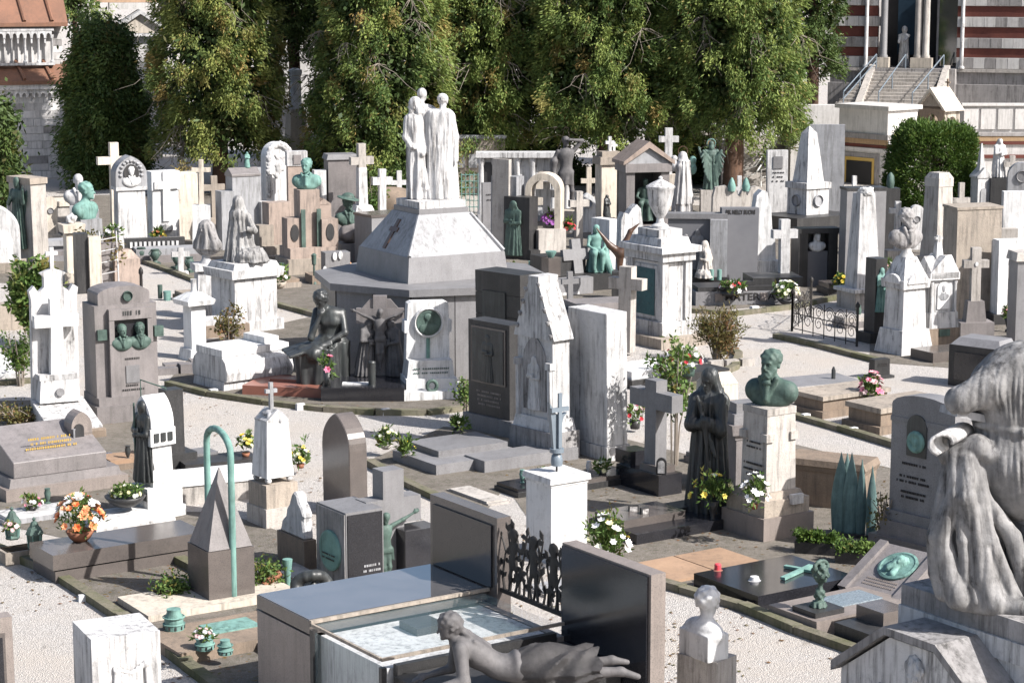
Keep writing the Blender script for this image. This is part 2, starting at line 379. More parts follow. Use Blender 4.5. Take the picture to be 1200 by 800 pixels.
def np_mesh(name, V, Q, smooth=True, tint=None):
    me = bpy.data.meshes.new(name); nv = len(V); k = Q.shape[1]; nf = len(Q)
    me.vertices.add(nv); me.vertices.foreach_set('co', np.ascontiguousarray(V, np.float32).ravel())
    me.loops.add(nf*k); me.loops.foreach_set('vertex_index', np.ascontiguousarray(Q, np.int32).ravel())
    me.polygons.add(nf); me.polygons.foreach_set('loop_start', np.arange(0, nf*k, k, dtype=np.int32))
    me.polygons.foreach_set('loop_total', np.full(nf, k, np.int32))
    if smooth: me.polygons.foreach_set('use_smooth', np.ones(nf, bool))
    me.update(calc_edges=True); me.validate()
    if tint is not None:
        at = me.color_attributes.new('tint', 'FLOAT_COLOR', 'POINT'); at.data.foreach_set('color', np.ascontiguousarray(tint, np.float32).ravel())
    return me

# ---------------------------------------------------------------- a monument: an Empty at its base, parts as children
ALL = []
class Figure(list):
    fold = None; post = None
def flat(prims, sc):
    """the same figure squashed, for reliefs"""
    F = Figure(prims); F.fold = getattr(prims, 'fold', None); F.post = np.array(sc, float); return F
def folds(cx, cy, n, amp, z0, z1, warp=.8, fade=.12):
    """gathered cloth: sharp ridges running down around a vertical axis, between heights z0 and z1"""
    def f(X, Y, Z):
        an = np.arctan2(Y-cy, X-cx); w = np.sin(n*an+warp*np.sin(2*an+3.1*Z)+warp*1.3*np.sin(1.7*Z+an))
        w2 = np.sin(n*.53*an+1.9*np.sin(2.3*Z+2*an)); m = np.clip((Z-z0)/fade, 0, 1)*np.clip((z1-Z)/fade, 0, 1)
        return m*amp*(.75-1.5*np.abs(w)**.8*.6-.5*w2)
    return f
class Mon:
    def __init__(s, name, label, cat, px, py, yaw=0., group=None, z=0.):
        s.px, s.py, s.yaw = px, py, yaw
        s.X, s.Y, s.u = gnd(px, py, z); s.z0 = z
        s.o = bpy.data.objects.new(name, None); COL.objects.link(s.o); s.o.empty_display_size = .3
        s.o.location = (s.X, s.Y, z); s.o.rotation_euler = (rad(random.uniform(-.7, .7)), rad(random.uniform(-.7, .7)), rad(yaw)) if cat in ('gravestone', 'cross', 'obelisk') and z == 0 else (0, 0, rad(yaw)); tag(s.o, label, cat, group); ALL.append(s)
    def z(s, r): return height_at(s.Y, r)-s.z0                     # photo row -> height above the base
    def add(s, name, me, mat, par=None, label=None):
        o = link(name, me, mat, par or s.o)
        if label: o['label'] = label
        return o
    def ab(s, a, b):                                               # seen widths of the left and right face -> true width, depth (px)
        t = rad(s.yaw); return b/math.cos(t), a/math.sin(t)
    def box(s, name, W, Dp, r0, r1, mat, x=0, y=0, t=1., ty=None, bv=.012, par=None, oy=0., ox=0.):
        u = s.u; bm = bmesh.new(); z0, z1 = s.z(r0), s.z(r1)
        if r0 == s.py: z0 = -.02
        bm_box(bm, (x-W/2)*u, (x+W/2)*u, (y-Dp/2)*u, (y+Dp/2)*u, min(z0, z1), max(z0, z1), t, t if ty is None else ty, ox*u, oy*u)
        bevel(bm, bv); return s.add(name, from_bm(name, bm), mat, par)
    def slab(s, name, pts, y0, y1, mat, bv=.008, par=None, x=0, smooth=False):
        """outline pts (x px, row) extruded from y0 to y1 (px)"""
        u = s.u; bm = bmesh.new(); bm_prism(bm, [((x+p[0])*u, s.z(p[1])) for p in pts], y0*u, y1*u)
        bevel(bm, bv); return s.add(name, from_bm(name, bm, smooth), mat, par)
    def side(s, name, pts, x0, x1, mat, bv=.008, par=None):
        """outline pts (y px, row) extruded along x from x0 to x1"""
        u = s.u; bm = bmesh.new(); bm_prism(bm, [(p[0]*u, s.z(p[1])) for p in pts], x0*u, x1*u)
        bmesh.ops.rotate(bm, verts=bm.verts, matrix=Matrix.Rotation(PI/2, 3, 'Z'))
        bmesh.ops.scale(bm, verts=bm.verts, vec=(-1, 1, 1)); bevel(bm, bv)
        return s.add(name, from_bm(name, bm), mat, par)
    def lathe(s, name, prof, mat, n=20, x=0, y=0, sx=1, sy=1, par=None, rot=0., smooth=True, bv=0):
        u = s.u; bm = bmesh.new(); bm_lathe(bm, [(r*u, s.z(z)) for r, z in prof], n, x*u, y*u, sx, sy, rot); bevel(bm, bv)
        me = from_bm(name, bm, smooth)
        if smooth: me.set_sharp_from_angle(angle=rad(40))
        return s.add(name, me, mat, par)
    def tube(s, name, pts, r, mat, n=6, par=None, r1=None):
        u = s.u; bm = bmesh.new(); bm_tube(bm, [(p[0]*u, p[1]*u, s.z(p[2])) for p in pts], r*u, n, None if r1 is None else r1*u)
        me = from_bm(name, bm, True); me.set_sharp_from_angle(angle=rad(50)); return s.add(name, me, mat, par)
    def cross(s, name, w, r0, r1, arm_r, aw, ah, dp, mat, x=0, y=0, par=None, bv=.01, t=1.):
        """stem width w from row r0 up to r1; arms at row arm_r reaching aw each side, ah high; depth dp"""
        h = ah/2
        pts = [(-w/2*t, r0), (w/2*t, r0), (w/2, arm_r+h), (aw, arm_r+h), (aw, arm_r-h), (w/2, arm_r-h), (w/2, r1), (-w/2, r1), (-w/2, arm_r-h), (-aw, arm_r-h), (-aw, arm_r+h), (-w/2, arm_r+h)]
        return s.slab(name, pts, y-dp/2, y+dp/2, mat, bv, par, x)
    def gable(s, name, W, Dp, r0, r1, mat, x=0, y=0, lip=0, par=None, axis='y'):
        """pitched roof with its gable to the front (ridge along y) or ridge along x"""
        e = lip
        if axis == 'y': return s.slab(name, [(x-W/2, r0), (x+W/2, r0), (x+W/2, r0-e), (x, r1), (x-W/2, r0-e)] if e else [(x-W/2, r0), (x+W/2, r0), (x, r1)], y-Dp/2, y+Dp/2, mat, .006, par)
        return s.side(name, [(y-Dp/2, r0), (y+Dp/2, r0), (y+Dp/2, r0-e), (y, r1), (y-Dp/2, r0-e)] if e else [(y-Dp/2, r0), (y+Dp/2, r0), (y, r1)], x-W/2, x+W/2, mat, .006, par)
    def fig(s, name, prims, mat, r0, r1, href, x=0, y=0, yaw=0, cpx=1.3, par=None, label=None, fold=None):
        """sculpted figure; its z 0..href spans the rows r0..r1"""
        sc = (s.z(r1)-s.z(r0))/href; cell = cpx*s.u/sc
        V, Q = sculpt(prims, cell, fold if fold is not None else getattr(prims, 'fold', None)); V = V*sc*(1. if getattr(prims, 'post', None) is None else prims.post); c, n = math.cos(rad(yaw)), math.sin(rad(yaw))
        V = np.stack([V[:, 0]*c-V[:, 1]*n+x*s.u, V[:, 0]*n+V[:, 1]*c+y*s.u, V[:, 2]+s.z(r0)], 1)
        return s.add(name, np_mesh(name, V, Q), mat, par, label)
    def lines(s, name, x, y, rows, wid, mat='ink', h=2.2, yaw=0, par=None, gap=1.2, tilt=0.):
        """carved inscription too small to read: short upright strokes"""
        u = s.u; bm = bmesh.new(); rr = random.Random(int(x*7+rows[0]*3+s.px))
        for k, r in enumerate(rows):
            ww = wid*rr.uniform(.55, 1.); cx = -ww/2
            while cx < ww/2:
                a = rr.uniform(.9, 2.); zc = s.z(r)
                bm_box(bm, cx*u, (cx+a)*u, -.003, .003, zc-h*.5*u, zc+h*.5*u); cx += a+rr.uniform(.6, gap) + (2.5 if rr.random() < .15 else 0)
        bmesh.ops.rotate(bm, verts=bm.verts, matrix=Matrix.Rotation(rad(yaw), 3, 'Z'))
        bmesh.ops.translate(bm, verts=bm.verts, vec=(x*u, y*u, 0))
        o = s.add(name, from_bm(name, bm), mat, par); o['kind'] = 'stuff'; return o
    def text(s, name, body, x, y, r, size, mat, yaw=0, par=None, sx=1.):
        c = bpy.data.curves.new(name, 'FONT'); c.body = body; c.size = size*s.u; c.extrude = .006; c.align_x = 'CENTER'; c.align_y = 'CENTER'; c.offset = .002
        o = bpy.data.objects.new(name, c); COL.objects.link(o)
        dg = bpy.context.evaluated_depsgraph_get(); me = bpy.data.meshes.new_from_object(o.evaluated_get(dg)); bpy.data.objects.remove(o)
        t = Matrix.Translation((x*s.u, y*s.u, s.z(r))) @ Matrix.Rotation(rad(yaw), 4, 'Z') @ Matrix.Rotation(PI/2, 4, 'X') @ Matrix.Diagonal((sx, 1, 1, 1))
        me.transform(t); return s.add(name, me, mat, par)
def arch(hw, r0, r1, n=12, pointed=0.):
    """arch outline of half width hw from row r0 up to crown row r1 (x, row) anticlockwise; spring computed so that the head is round"""
    pts = [(-hw, r0), (hw, r0)]; sp = r1+hw
    if pointed: sp = r1+hw*pointed
    for i in range(n+1):
        a = PI*i/n
        if pointed:
            x = hw*math.cos(a); q = 1-abs(x)/hw; z = sp-(sp-r1)*math.sin(a)**.8*(.75+.25*q)
        else: x, z = hw*math.cos(a), sp-hw*math.sin(a)
        if i in (0, n): x = hw if i == 0 else -hw
        pts.append((x, z))
    return pts
# ================================================================ the setting
def ground():
    bm = bmesh.new(); s = 260
    vs = [bm.verts.new(v) for v in ((-s, -40, 0), (s, -40, 0), (s, 480, 0), (-s, 480, 0))]; bm.faces.new(vs)
    tag(link('ground', from_bm('ground', bm), 'gravel'), kind='structure')
ground()
def plot_bed(pts, k):
    bm = bmesh.new(); bm.faces.new([bm.verts.new((*gnd(a, b)[:2], .004+.0005*k)) for a, b in pts]); tag(link('plot_ground', from_bm('plot_ground', bm), 'plot_soil_shade'), kind='structure')
for k, p in enumerate(([(566, 528), (700, 506), (868, 548), (850, 645), (742, 674), (640, 640)], [(868, 548), (930, 520), (1090, 560), (1180, 780), (1060, 786), (742, 674)], [(-20, 470), (190, 466), (226, 560), (120, 640), (-20, 610)],
    [(-20, 330), (120, 340), (150, 300), (372, 370), (420, 330), (420, 222), (-20, 232)], [(600, 250), (800, 240), (1010, 250), (1020, 350), (806, 366), (640, 350), (590, 330)], [(1010, 250), (1230, 250), (1230, 440), (1020, 424)], [(196, 448), (310, 470), (500, 482), (590, 466), (640, 420), (360, 372), (240, 400)], [(432, 540), (520, 500), (640, 510), (566, 604)], [(40, 655), (120, 600), (260, 600), (380, 640), (480, 700), (470, 830), (280, 820)])): plot_bed(p, k)
# ---- foliage
def leaf_quads(P, Dv, L, W, rng):
    n = len(P); Dv = Dv/np.linalg.norm(Dv, axis=1, keepdims=True)
    a = rng.normal(size=(n, 3)); S = np.cross(Dv, a); S /= np.linalg.norm(S, axis=1, keepdims=True)+1e-9
    m = P+Dv*(L*.45)[:, None]
    V = np.stack([P, m+S*(W*.5)[:, None], P+Dv*L[:, None], m-S*(W*.5)[:, None]], 1).reshape(-1, 3)
    return V, np.arange(4*n).reshape(n, 4)
def tint_of(t1, t2):
    n = len(t1); c = np.zeros((n, 4)); c[:, 0] = np.clip(t1, 0, 1); c[:, 1] = np.clip(t2, 0, 1); c[:, 3] = 1
    return np.repeat(c, 4, 0)
def clumps_mesh(name, cent, outd, per, sig, L, W, rng, droop=.8, brown=.12, mixout=.6, jit=.7):
    n = len(cent); N = n*per
    off = rng.normal(size=(n, per, 3))*np.array(sig)
    P = (cent[:, None]+off).reshape(-1, 3)
    Dv = np.repeat(outd, per, 0)*mixout+rng.normal(size=(N, 3))*jit+np.array([0, 0, -droop])
    t1 = np.repeat(rng.random(n), per)*.75+rng.random(N)*.4-.08
    br = np.repeat((rng.random(n) < brown*1.2)*rng.random(n), per)*.8+(rng.random(N) < .04)*.6
    V, Q = leaf_quads(P, Dv, rng.uniform(.6, 1.3, N)*L, rng.uniform(.7, 1.3, N)*W, rng)
    return np_mesh(name, V, Q, False, tint_of(t1, br))
def trunk_mesh(h, r, rng, limbs, R, z0, lean=(0, 0)):
    bm = bmesh.new()
    pts = [(lean[0]*k+math.sin(k*5)*.06, lean[1]*k, h*k) for k in np.linspace(0, 1, 9)]
    bm_tube(bm, [(0, 0, -.1)]+pts, r*1.15, 9, r*.2)
    for i in range(limbs):
        zz = rng.uniform(z0, h*.9); a = rng.uniform(0, 2*PI); l = R*(1-zz/h*.7)*rng.uniform(.6, .98)
        p = [(0, 0, zz), (math.cos(a)*l*.35, math.sin(a)*l*.35, zz+.25), (math.cos(a)*l*.7, math.sin(a)*l*.7, zz+.25), (math.cos(a)*l, math.sin(a)*l, zz-.15)]
        bm_tube(bm, p, r*.28, 5, .012)
    me = from_bm('trunk', bm, True); return me
def conifer(name, label, px, py, Rpx, top, bot_row, seed, mat='conifer', tr=.24, n=380, per=150, prof=None, group='conifers behind the graves', twigs=26, L=.14, W=.04, flat=1., sg=.105, bough=1.0, brn=.12):
    rng = np.random.default_rng(seed); t = Mon(name, label, 'tree', px, py, 0, group)
    R = Rpx*t.u; zb = t.z(bot_row)
    pr = prof or (lambda h: (.80+.35*h*2 if h < .12 else 1.0) * (1-max(0, h-.25)*1.05))
    nb = max(12, n//11); cl = []; od = []; lim = 1.0                 # boughs, each with drooping sprays
    for i in range(nb):
        h = (i+.5)/nb; h = h**1.15; a = i*2.39996+rng.uniform(-.3, .3); rb = pr(h)*R*rng.uniform(.62, .98)
        c = np.array([math.cos(a)*rb, math.sin(a)*rb*flat, zb+.15+h*(top-zb)]); o_ = np.array([math.cos(a), math.sin(a), 0.]); sd = np.array([-math.sin(a), math.cos(a), 0.])
        bs = bough*rng.uniform(.7, 1.25)
        for j in range(13):
            q = rng.normal(size=3)*.5; p = c+o_*(q[0]*.35+.25)*bs+sd*q[1]*.85*bs+np.array([0, 0, q[2]*.55*bs])
            p[2] -= .35*bs*(q[1]**2+max(0, q[0]))
            cl.append(p); od.append(o_+np.array([0, 0, .15]))
    cent = np.array(cl); cent[:, 2] = np.maximum(cent[:, 2], .15); out = np.array(od)
    t.add('trunk', trunk_mesh(top*.93, tr, rng, 34, R, max(zb, .8)), 'bark')
    o = t.add('crown', clumps_mesh('crown', cent, out, per, (sg, sg, sg*1.35), L, W, rng, .65, brn, .8, .42), mat); o['kind'] = 'stuff'
    k = int(n*1.1); hh = rng.random(k); ri = np.array([max(.1, pr(x)) for x in hh])*R*np.sqrt(rng.random(k))*.78; ai = rng.random(k)*2*PI
    ci = np.stack([np.cos(ai)*ri, np.sin(ai)*ri*flat, zb+.25+hh*(top-zb-.3)], 1)
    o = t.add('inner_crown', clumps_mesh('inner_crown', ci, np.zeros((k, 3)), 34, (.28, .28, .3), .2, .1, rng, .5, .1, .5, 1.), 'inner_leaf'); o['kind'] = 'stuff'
    if twigs:
        bm = bmesh.new()
        for i in range(twigs//2):
            aa = rng.uniform(-PI, 0); hh = rng.random()*.6; r0 = R*pr(hh)*rng.uniform(.7, .98); z = zb+hh*(top-zb)
            p = Vector((math.cos(aa)*r0, math.sin(aa)*r0, z))
            for b in range(8):
                d = Vector((rng.normal()*.5+math.cos(aa)*.4, rng.normal()*.35-.3, -abs(rng.normal())*.6-.2))*.7
                bm_tube(bm, [p, p+d*.5+Vector((rng.normal()*.05, 0, .06)), p+d*.8+Vector((rng.normal()*.12, rng.normal()*.05, -.1)), p+d+Vector((rng.normal()*.22, 0, -.24))], .011, 4, .004)
        o = t.add('bare_twig', from_bm('bare_twig', bm), 'twig'); o['kind'] = 'stuff'
    return t
conifer('conifer_tree', 'leftmost olive conifer with brownish sprays and a reddish trunk beside the dark yew', 258, 226, 71, 10.5, 172, 1, n=560, mat='conifer_gold', brn=.16)
conifer('conifer_tree', 'drooping conifer directly left of the three-figure marble group', 445, 229, 86, 11, 182, 2, n=600, brn=.13)
conifer('conifer_tree', 'tall conifer directly behind the three-figure marble group', 566, 222, 72, 11.5, 160, 3, n=640)
conifer('conifer_tree', 'dense conifer standing behind the small pedimented temple tomb', 709, 226, 82, 11, 158, 4, n=660, brn=.08)
conifer('conifer_tree', 'rightmost large conifer, beside the white stair handrail', 858, 228, 84, 10.5, 150, 5, brn=.05, n=740, tr=.3)
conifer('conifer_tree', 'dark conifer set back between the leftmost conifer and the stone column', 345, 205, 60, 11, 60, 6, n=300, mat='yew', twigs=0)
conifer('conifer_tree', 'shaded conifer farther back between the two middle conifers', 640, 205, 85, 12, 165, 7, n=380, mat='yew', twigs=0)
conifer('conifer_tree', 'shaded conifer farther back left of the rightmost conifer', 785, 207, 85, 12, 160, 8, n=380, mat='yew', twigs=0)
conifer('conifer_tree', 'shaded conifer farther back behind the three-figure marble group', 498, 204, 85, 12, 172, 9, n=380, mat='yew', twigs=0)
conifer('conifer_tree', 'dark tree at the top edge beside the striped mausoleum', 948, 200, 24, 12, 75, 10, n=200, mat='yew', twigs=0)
cone = lambda h: (1-h)**.8*1.05+.06
conifer('yew_tree', 'bushy dark green yew beside the white stone chapel', 127, 218, 34, 4.5, 214, 11, 'yew', .15, 620, 150, lambda h: .55+1.6*h if h < .28 else 1.0-(h-.28)**1.6*1.25, None, 0, .15, .045, 1., .14, .8)
conifer('yew_tree', 'small conical dark yew cut by the left edge in front of the chapel', -8, 250, 18, 2.7, 244, 12, 'yew', .1, 380, 80, cone, None, 0, .15, .04, 1., .11, .45)
conifer('conifer_tree', 'tree top showing above the chapel roof corner', 92, 190, 20, 9.5, 30, 13, 'conifer', .15, 110, 70, None, None, 0)

def shade_foliage():  # dark leaves added to imitate the deep shade under the canopy
    rng = np.random.default_rng(90); m = Mon('shade_foliage', 'dark foliage added to stand for the deep shade below the conifers', 'foliage fill', 560, 216, 0); u = m.u; n = 1500
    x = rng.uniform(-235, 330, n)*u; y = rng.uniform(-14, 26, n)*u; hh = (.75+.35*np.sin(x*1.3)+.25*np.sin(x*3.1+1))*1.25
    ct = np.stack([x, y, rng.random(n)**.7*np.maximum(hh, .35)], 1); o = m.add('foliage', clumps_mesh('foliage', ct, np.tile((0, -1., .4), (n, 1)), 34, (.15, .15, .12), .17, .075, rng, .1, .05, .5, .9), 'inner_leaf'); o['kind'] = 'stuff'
shade_foliage()
def fallen_leaves():
    rng = np.random.default_rng(33); n = 5200; P = []
    while len(P) < n:
        a, b = rng.uniform(-40, 1240), 250+560*rng.random()**.8; X, Y, _ = gnd(a, b)
        if math.sin(X*1.7+Y*.9)+math.sin(Y*1.3-X*.6)+rng.normal()*.7 > .3: P.append((X, Y, .012))
    P = np.array(P); D_ = rng.normal(size=(n, 3))*np.array([1, 1, .12]); V, Q = leaf_quads(P, D_, rng.uniform(.03, .07, n), rng.uniform(.02, .045, n), rng); V[:, 2] = .008+np.abs(V[:, 2]-.012)*.3
    o = link('fallen_leaves', np_mesh('fallen_leaves', V, Q, False, tint_of(rng.random(n), rng.random(n))), 'dry_leaf'); tag(o, 'scattered dry leaves lying on the gravel paths', 'leaves', kind='stuff')
fallen_leaves()
# ---- left chapel
def ashlar(m, x0, x1, r0, r1, course, wid, y, mat, seed, par):
    """dressed stone blocks proud of the core wall"""
    rr = random.Random(seed); row = 0; r = r0
    while r-course >= r1-.1:
        x = x0-(rr.uniform(0, wid)); row += 1
        while x < x1:
            w = wid*rr.uniform(.7, 1.35); a, b = max(x, x0), min(x+w, x1)
            if b-a > 1.5: m.box('stone_block', b-a-.35, 3, r-.2, r-course+.2, rr.choice(mat), (a+b)/2, y-rr.uniform(0, .25), bv=.008, par=par)
            x += w
        r -= course
m = Mon('stone_chapel', 'white stone chapel with copper roofs and a dwarf arcade at the left edge', 'chapel', -10, 211, 20)
core = m.box('wall', 188, 110, 211, 96, 'chapel_stone', 0, 58)
ashlar(m, -94, 96.5, 211, 140, 8.8, 24, 2.2, ['chapel_stone', 'chapel_stone', 'chapel_stone', 'plaster_grey'], 3, core)
ashlar(m, -94, 86, 140, 113.5, 8.8, 24, 4.2, ['chapel_stone', 'chapel_stone', 'chapel_stone', 'plaster_grey'], 4, core)
m.box('corner_pilaster', 11, 6, 140, 100, 'chapel_stone', 91.5, 1.5, par=core)
for k in range(12):                                            # corbel table
    m.slab('corbel_arch', [(-3.6, 106), (3.6, 106), (3.6, 115), (2.2, 115.5)]+[(2.2*math.cos(a), 113.2-3.2*math.sin(a)) for a in np.linspace(.2, PI-.2, 6)]+[(-2.2, 115.5), (-3.6, 115)], -1.5, 2, 'chapel_stone', 0, core, x=-2.5+k*7.3)
m.box('cornice', 192, 8, 105.8, 99, 'chapel_stone', 0, 0, par=core)
def seamroof(m, x0, x1, yf, yb, rf, rb, seams, par=None):
    u = m.u; bm = bmesh.new(); z0, z1 = m.z(rf), m.z(rb)
    bm_prism(bm, [(yf*u, z0), (yb*u, z1), (yb*u, z1-.25), (yf*u, z0-.12)], x0*u, x1*u)
    bmesh.ops.rotate(bm, verts=bm.verts, matrix=Matrix.Rotation(PI/2, 3, 'Z')); bmesh.ops.scale(bm, verts=bm.verts, vec=(-1, 1, 1))
    r = m.add('copper_roof', from_bm('copper_roof', bm), 'copper', par)
    for xs in seams:
        bm = bmesh.new(); bm_tube(bm, [((xs+2)*u, yf*u, z0+.05), ((xs-4)*u, yb*u, z1+.05)], .055, 6)
        m.add('roof_seam', from_bm('roof_seam', bm), 'copper', r)
seamroof(m, -98, 100, -6, 26, 95.5, 74, (-60, -24, 8, 40, 72))
up = m.box('upper_wall', 180, 80, 100, 28, 'chapel_stone', 1, 64)
ashlar(m, 80, 90.5, 80, 32, 8, 14, 22.6, ['chapel_stone', 'plaster_grey'], 5, up)
for k in range(6):
    x = -1+k*15.7; y = 14
    m.lathe('colonnette', [(2.6, 75), (2.6, 73), (1.6, 72), (1.5, 47), (2.4, 45), (2.6, 42)], 'marble', 10, x, y, par=up)
    if k < 5:
        for q in (0, 1):
            xx = x+3.9+q*7.85
            m.slab('small_arch', [(-3.9, 37.5), (3.9, 37.5), (3.9, 46), (2.6, 46)]+[(2.6*math.cos(a), 44.5-4.5*math.sin(a)) for a in np.linspace(.15, PI-.15, 7)]+[(-2.6, 46), (-3.9, 46)], y-3, y+3, 'marble', 0, up, x=xx)
            m.box('pendant', 1.8, 4, 52, 46.2, 'marble', x+7.8, y, par=up) if q == 0 else None
m.box('arcade_lintel', 84, 7, 37.3, 34, 'marble', 38, 14, par=up); m.box('arcade_sill', 84, 8, 78, 75.2, 'marble', 38, 14, par=up)
seamroof(m, -92, 96, 8, 60, 27.5, -25, (-40, 12, 44, 76), up)
# ---- gabled house behind the yew
m = Mon('gabled_mausoleum', 'pale mausoleum with a classical pediment partly hidden behind the yew', 'mausoleum', 150, 188, 12)
wl = m.box('wall', 66, 60, 188, 40, 'plaster', 8, 34); m.slab('pediment', [(-14, 39), (52, 39), (19, 17)], 0, 8, 'marble_cream')
m.slab('raking_cornice', [(-18, 36), (-15, 39.5), (19, 16.5), (53, 39.5), (56, 36), (19, 12)], -5, 62, 'marble')
m.box('cornice', 74, 9, 43, 39.6, 'marble', 19, 1.5); m.box('attic', 90, 50, 12, 4, 'plaster', 30, 60)
m.slab('side_gable', [(-46, 34), (-14, 34), (-30, 10)], 4, 30, 'plaster_grey'); m.slab('side_raking_cornice', [(-48, 33), (-46, 35), (-30, 11), (-14, 35), (-12, 33), (-30, 6)], 0, 32, 'marble')
m.box('tile_roof', 110, 60, 3.8, -20, 'terracotta', 20, 70, t=.6); m.box('side_wall', 32, 26, 188, 34.2, 'plaster_grey', -30, 18)
# ---- column monument seen between the conifers
m = Mon('memorial_column', 'weathered white stone column on a stepped base between the two left conifers', 'column', 348, 214, 25)
m.box('plinth', 34, 34, 214, 178, 'stone_pale'); m.box('upper_step', 27, 27, 178, 160, 'marble_cream'); m.box('base_block', 21, 21, 160, 128, 'marble_cream', t=.85)
m.lathe('shaft', [(9, 128), (9, 124), (7, 121), (6.4, 90), (8, 86), (8, 82), (3, 80)], 'marble_clean', 16)
m = Mon('pale_mausoleum', 'pale stone mausoleum wall glimpsed at the top between the left conifers', 'mausoleum', 352, 186, 8)
wl = m.box('wall', 90, 50, 186, -30, 'plaster', 0, 25)
for r in (20, 44, 70): m.box('string_course', 93, 53, r, r-4, 'plaster_grey', 0, 25, par=wl)
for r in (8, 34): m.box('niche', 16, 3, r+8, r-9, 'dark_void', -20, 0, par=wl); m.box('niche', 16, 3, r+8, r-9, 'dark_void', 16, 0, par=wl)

# ---- striped mausoleum with stairs, upper right
m = Mon('striped_mausoleum', 'large mausoleum striped in white stone and red brick at the top right', 'mausoleum', 1090, 190, -19)
bands = [(80, 67, 'plaster'), (66.8, 56.2, 'brick'), (56, 44.2, 'plaster'), (44, 31.7, 'brick'), (31.5, 19.7, 'plaster'), (19.5, 7.2, 'brick'), (7, -5, 'plaster'), (-5.2, -18, 'brick'), (-18.2, -30, 'plaster')]
for nm, xa, xb in (('wing_wall', -118, -66), ('wing_wall', 27, 320)):
    o = m.box(nm, xb-xa, 80, 80, -40, 'plaster_grey', (xa+xb)/2, 42, bv=0)
    for a, b, c in bands:
        m.box('brick_band' if c == 'brick' else 'stone_band', xb-xa+1, 5, a, b, c, (xa+xb)/2, 1 if c == 'brick' else .6, bv=.01, par=o)
        rr = random.Random(int(a))
        if c == 'plaster':
            x = xa+rr.uniform(4, 12)
            while x < xb-8: m.box('stone_block', 12.6, 2, a-.4, b+.4, rr.choice(['plaster', 'plaster', 'plaster_grey']), x+6.5, -1.8-rr.random()*.3, bv=.01, par=o); x += 13
    m.box('plinth', xb-xa+4, 90, 190, 80.2, 'plaster_grey', (xa+xb)/2, 42, par=o); m.box('plinth_moulding', xb-xa+8, 8, 84, 80.4, 'stone_pale', (xa+xb)/2, -2, par=o)
    m.box('plinth_cap', xb-xa+6, 10, 124, 98, 'plaster_grey', (xa+xb)/2, -6, par=o)
for x in (-78, 33): m.lathe('slender_column', [(3.6, 80), (3.6, 78), (2.2, 76), (2.2, -30)], 'marble', 12, x, -5)
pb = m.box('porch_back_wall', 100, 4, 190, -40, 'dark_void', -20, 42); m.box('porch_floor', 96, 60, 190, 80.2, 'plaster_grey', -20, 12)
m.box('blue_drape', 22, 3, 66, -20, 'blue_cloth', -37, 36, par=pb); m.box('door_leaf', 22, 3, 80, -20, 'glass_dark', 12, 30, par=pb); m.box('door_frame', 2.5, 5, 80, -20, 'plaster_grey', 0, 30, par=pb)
for x, c in ((-58, 'granite_grey'), (-18, 'stone_pale'), (-9, 'stone_pale')):
    m.lathe('porch_column', [(5.2, 68), (5.2, 66), (4.2, 64), (4, -30)], c, 14, x, -2)
for x, w in ((-58, 15), (-13, 25)): m.box('column_pedestal', w, 14, 80, 68, 'marble_cream', x, -2); m.box('pedestal_base', w+3, 17, 90, 80.2, 'granite_mauve', x, -3)
m.fig('marble_saint', [D((0, 0, 0), (0, 0, 1.35), (.24, .2), (.17, .13), 11, .025, .01), E((0, 0, 1.38), (.2, .13, .13)), C((-.2, -.02, 1.4), (-.2, -.2, 1.1), .06), C((.2, -.02, 1.4), (.05, -.22, 1.15), .06), C((0, 0, 1.4), (0, -.02, 1.6), .06), E((0, -.02, 1.66), (.09, .11, .13)), E((0, .03, 1.65), (.12, .12, .17))], 'marble', 80, 32, 1.78, -36, 10, 0, 1.0)
st = m.box('stair_core', 86, 10, 190, 92, 'plaster_grey', -24, -20)
for k in range(11):
    r = 84+k*3.6; m.box('step', 84+k*1.5, 7.6, r+5, r, 'stone_pale', -28-k*2.2, -22-k*7, bv=.01)
for sx, nm in ((-68, 'stair_parapet'), (18, 'stair_parapet')):
    m.side(nm, [(-8, 76), (-8, 190), (-104, 190), (-104, 118), (-98, 116)], sx-5 if sx < 0 else sx-5, sx+3, 'stone_pale')
for xa, xb in ((-64, -86), (-30, -46), (14, -8)):
    for dz in (0, 8) if xa == -64 else (0,):
        m.tube('handrail', [(xa, -14, 64+dz), (xb, -98, 104+dz)], .75, 'steel')
    for f in (0, .5, 1): m.tube('rail_post', [(xa+(xb-xa)*f, -14-84*f, 64+40*f), (xa+(xb-xa)*f, -14-84*f, 92+40*f)], .75, 'steel')
# ---- terrace in front of it
m = Mon('terrace_wall', 'white terrace wall with tan and dark red bands below the striped mausoleum', 'wall', 1045, 206, 0)
L = m.box('wall', 100, 20, 206, 124, 'plaster', -112, 18)
def banded(x0, x1, y, par):
    w = x1-x0; cx = (x0+x1)/2
    m.box('coping', w+3, 8, 124.5, 121.5, 'plaster', cx, y, par=par); m.box('band', w+.6, 5, 160, 156, 'plaster_grey', cx, y-.5, par=par)
    m.box('tan_band', w+.4, 4, 166, 160.3, 'band_tan', cx, y, par=par); m.box('red_band', w+.4, 4.4, 170, 166.3, 'brick', cx, y, par=par)
    m.box('red_band', w+.4, 4.4, 186, 182, 'brick', cx, y, par=par)
R = m.box('wall', 280, 20, 206, 124, 'plaster', 222, 18); banded(82, 362, 8, R)
for k in range(13): m.box('wall_panel', 17, 2, 152, 128, 'plaster', 92+k*20, 7, par=R)
m = Mon('terrace_bay', 'projecting corner bay of the terrace with a gilt framed dark window', 'wall', 1027, 214, 40)
P = m.box('bay_wall', 52, 74, 214, 126, 'plaster')
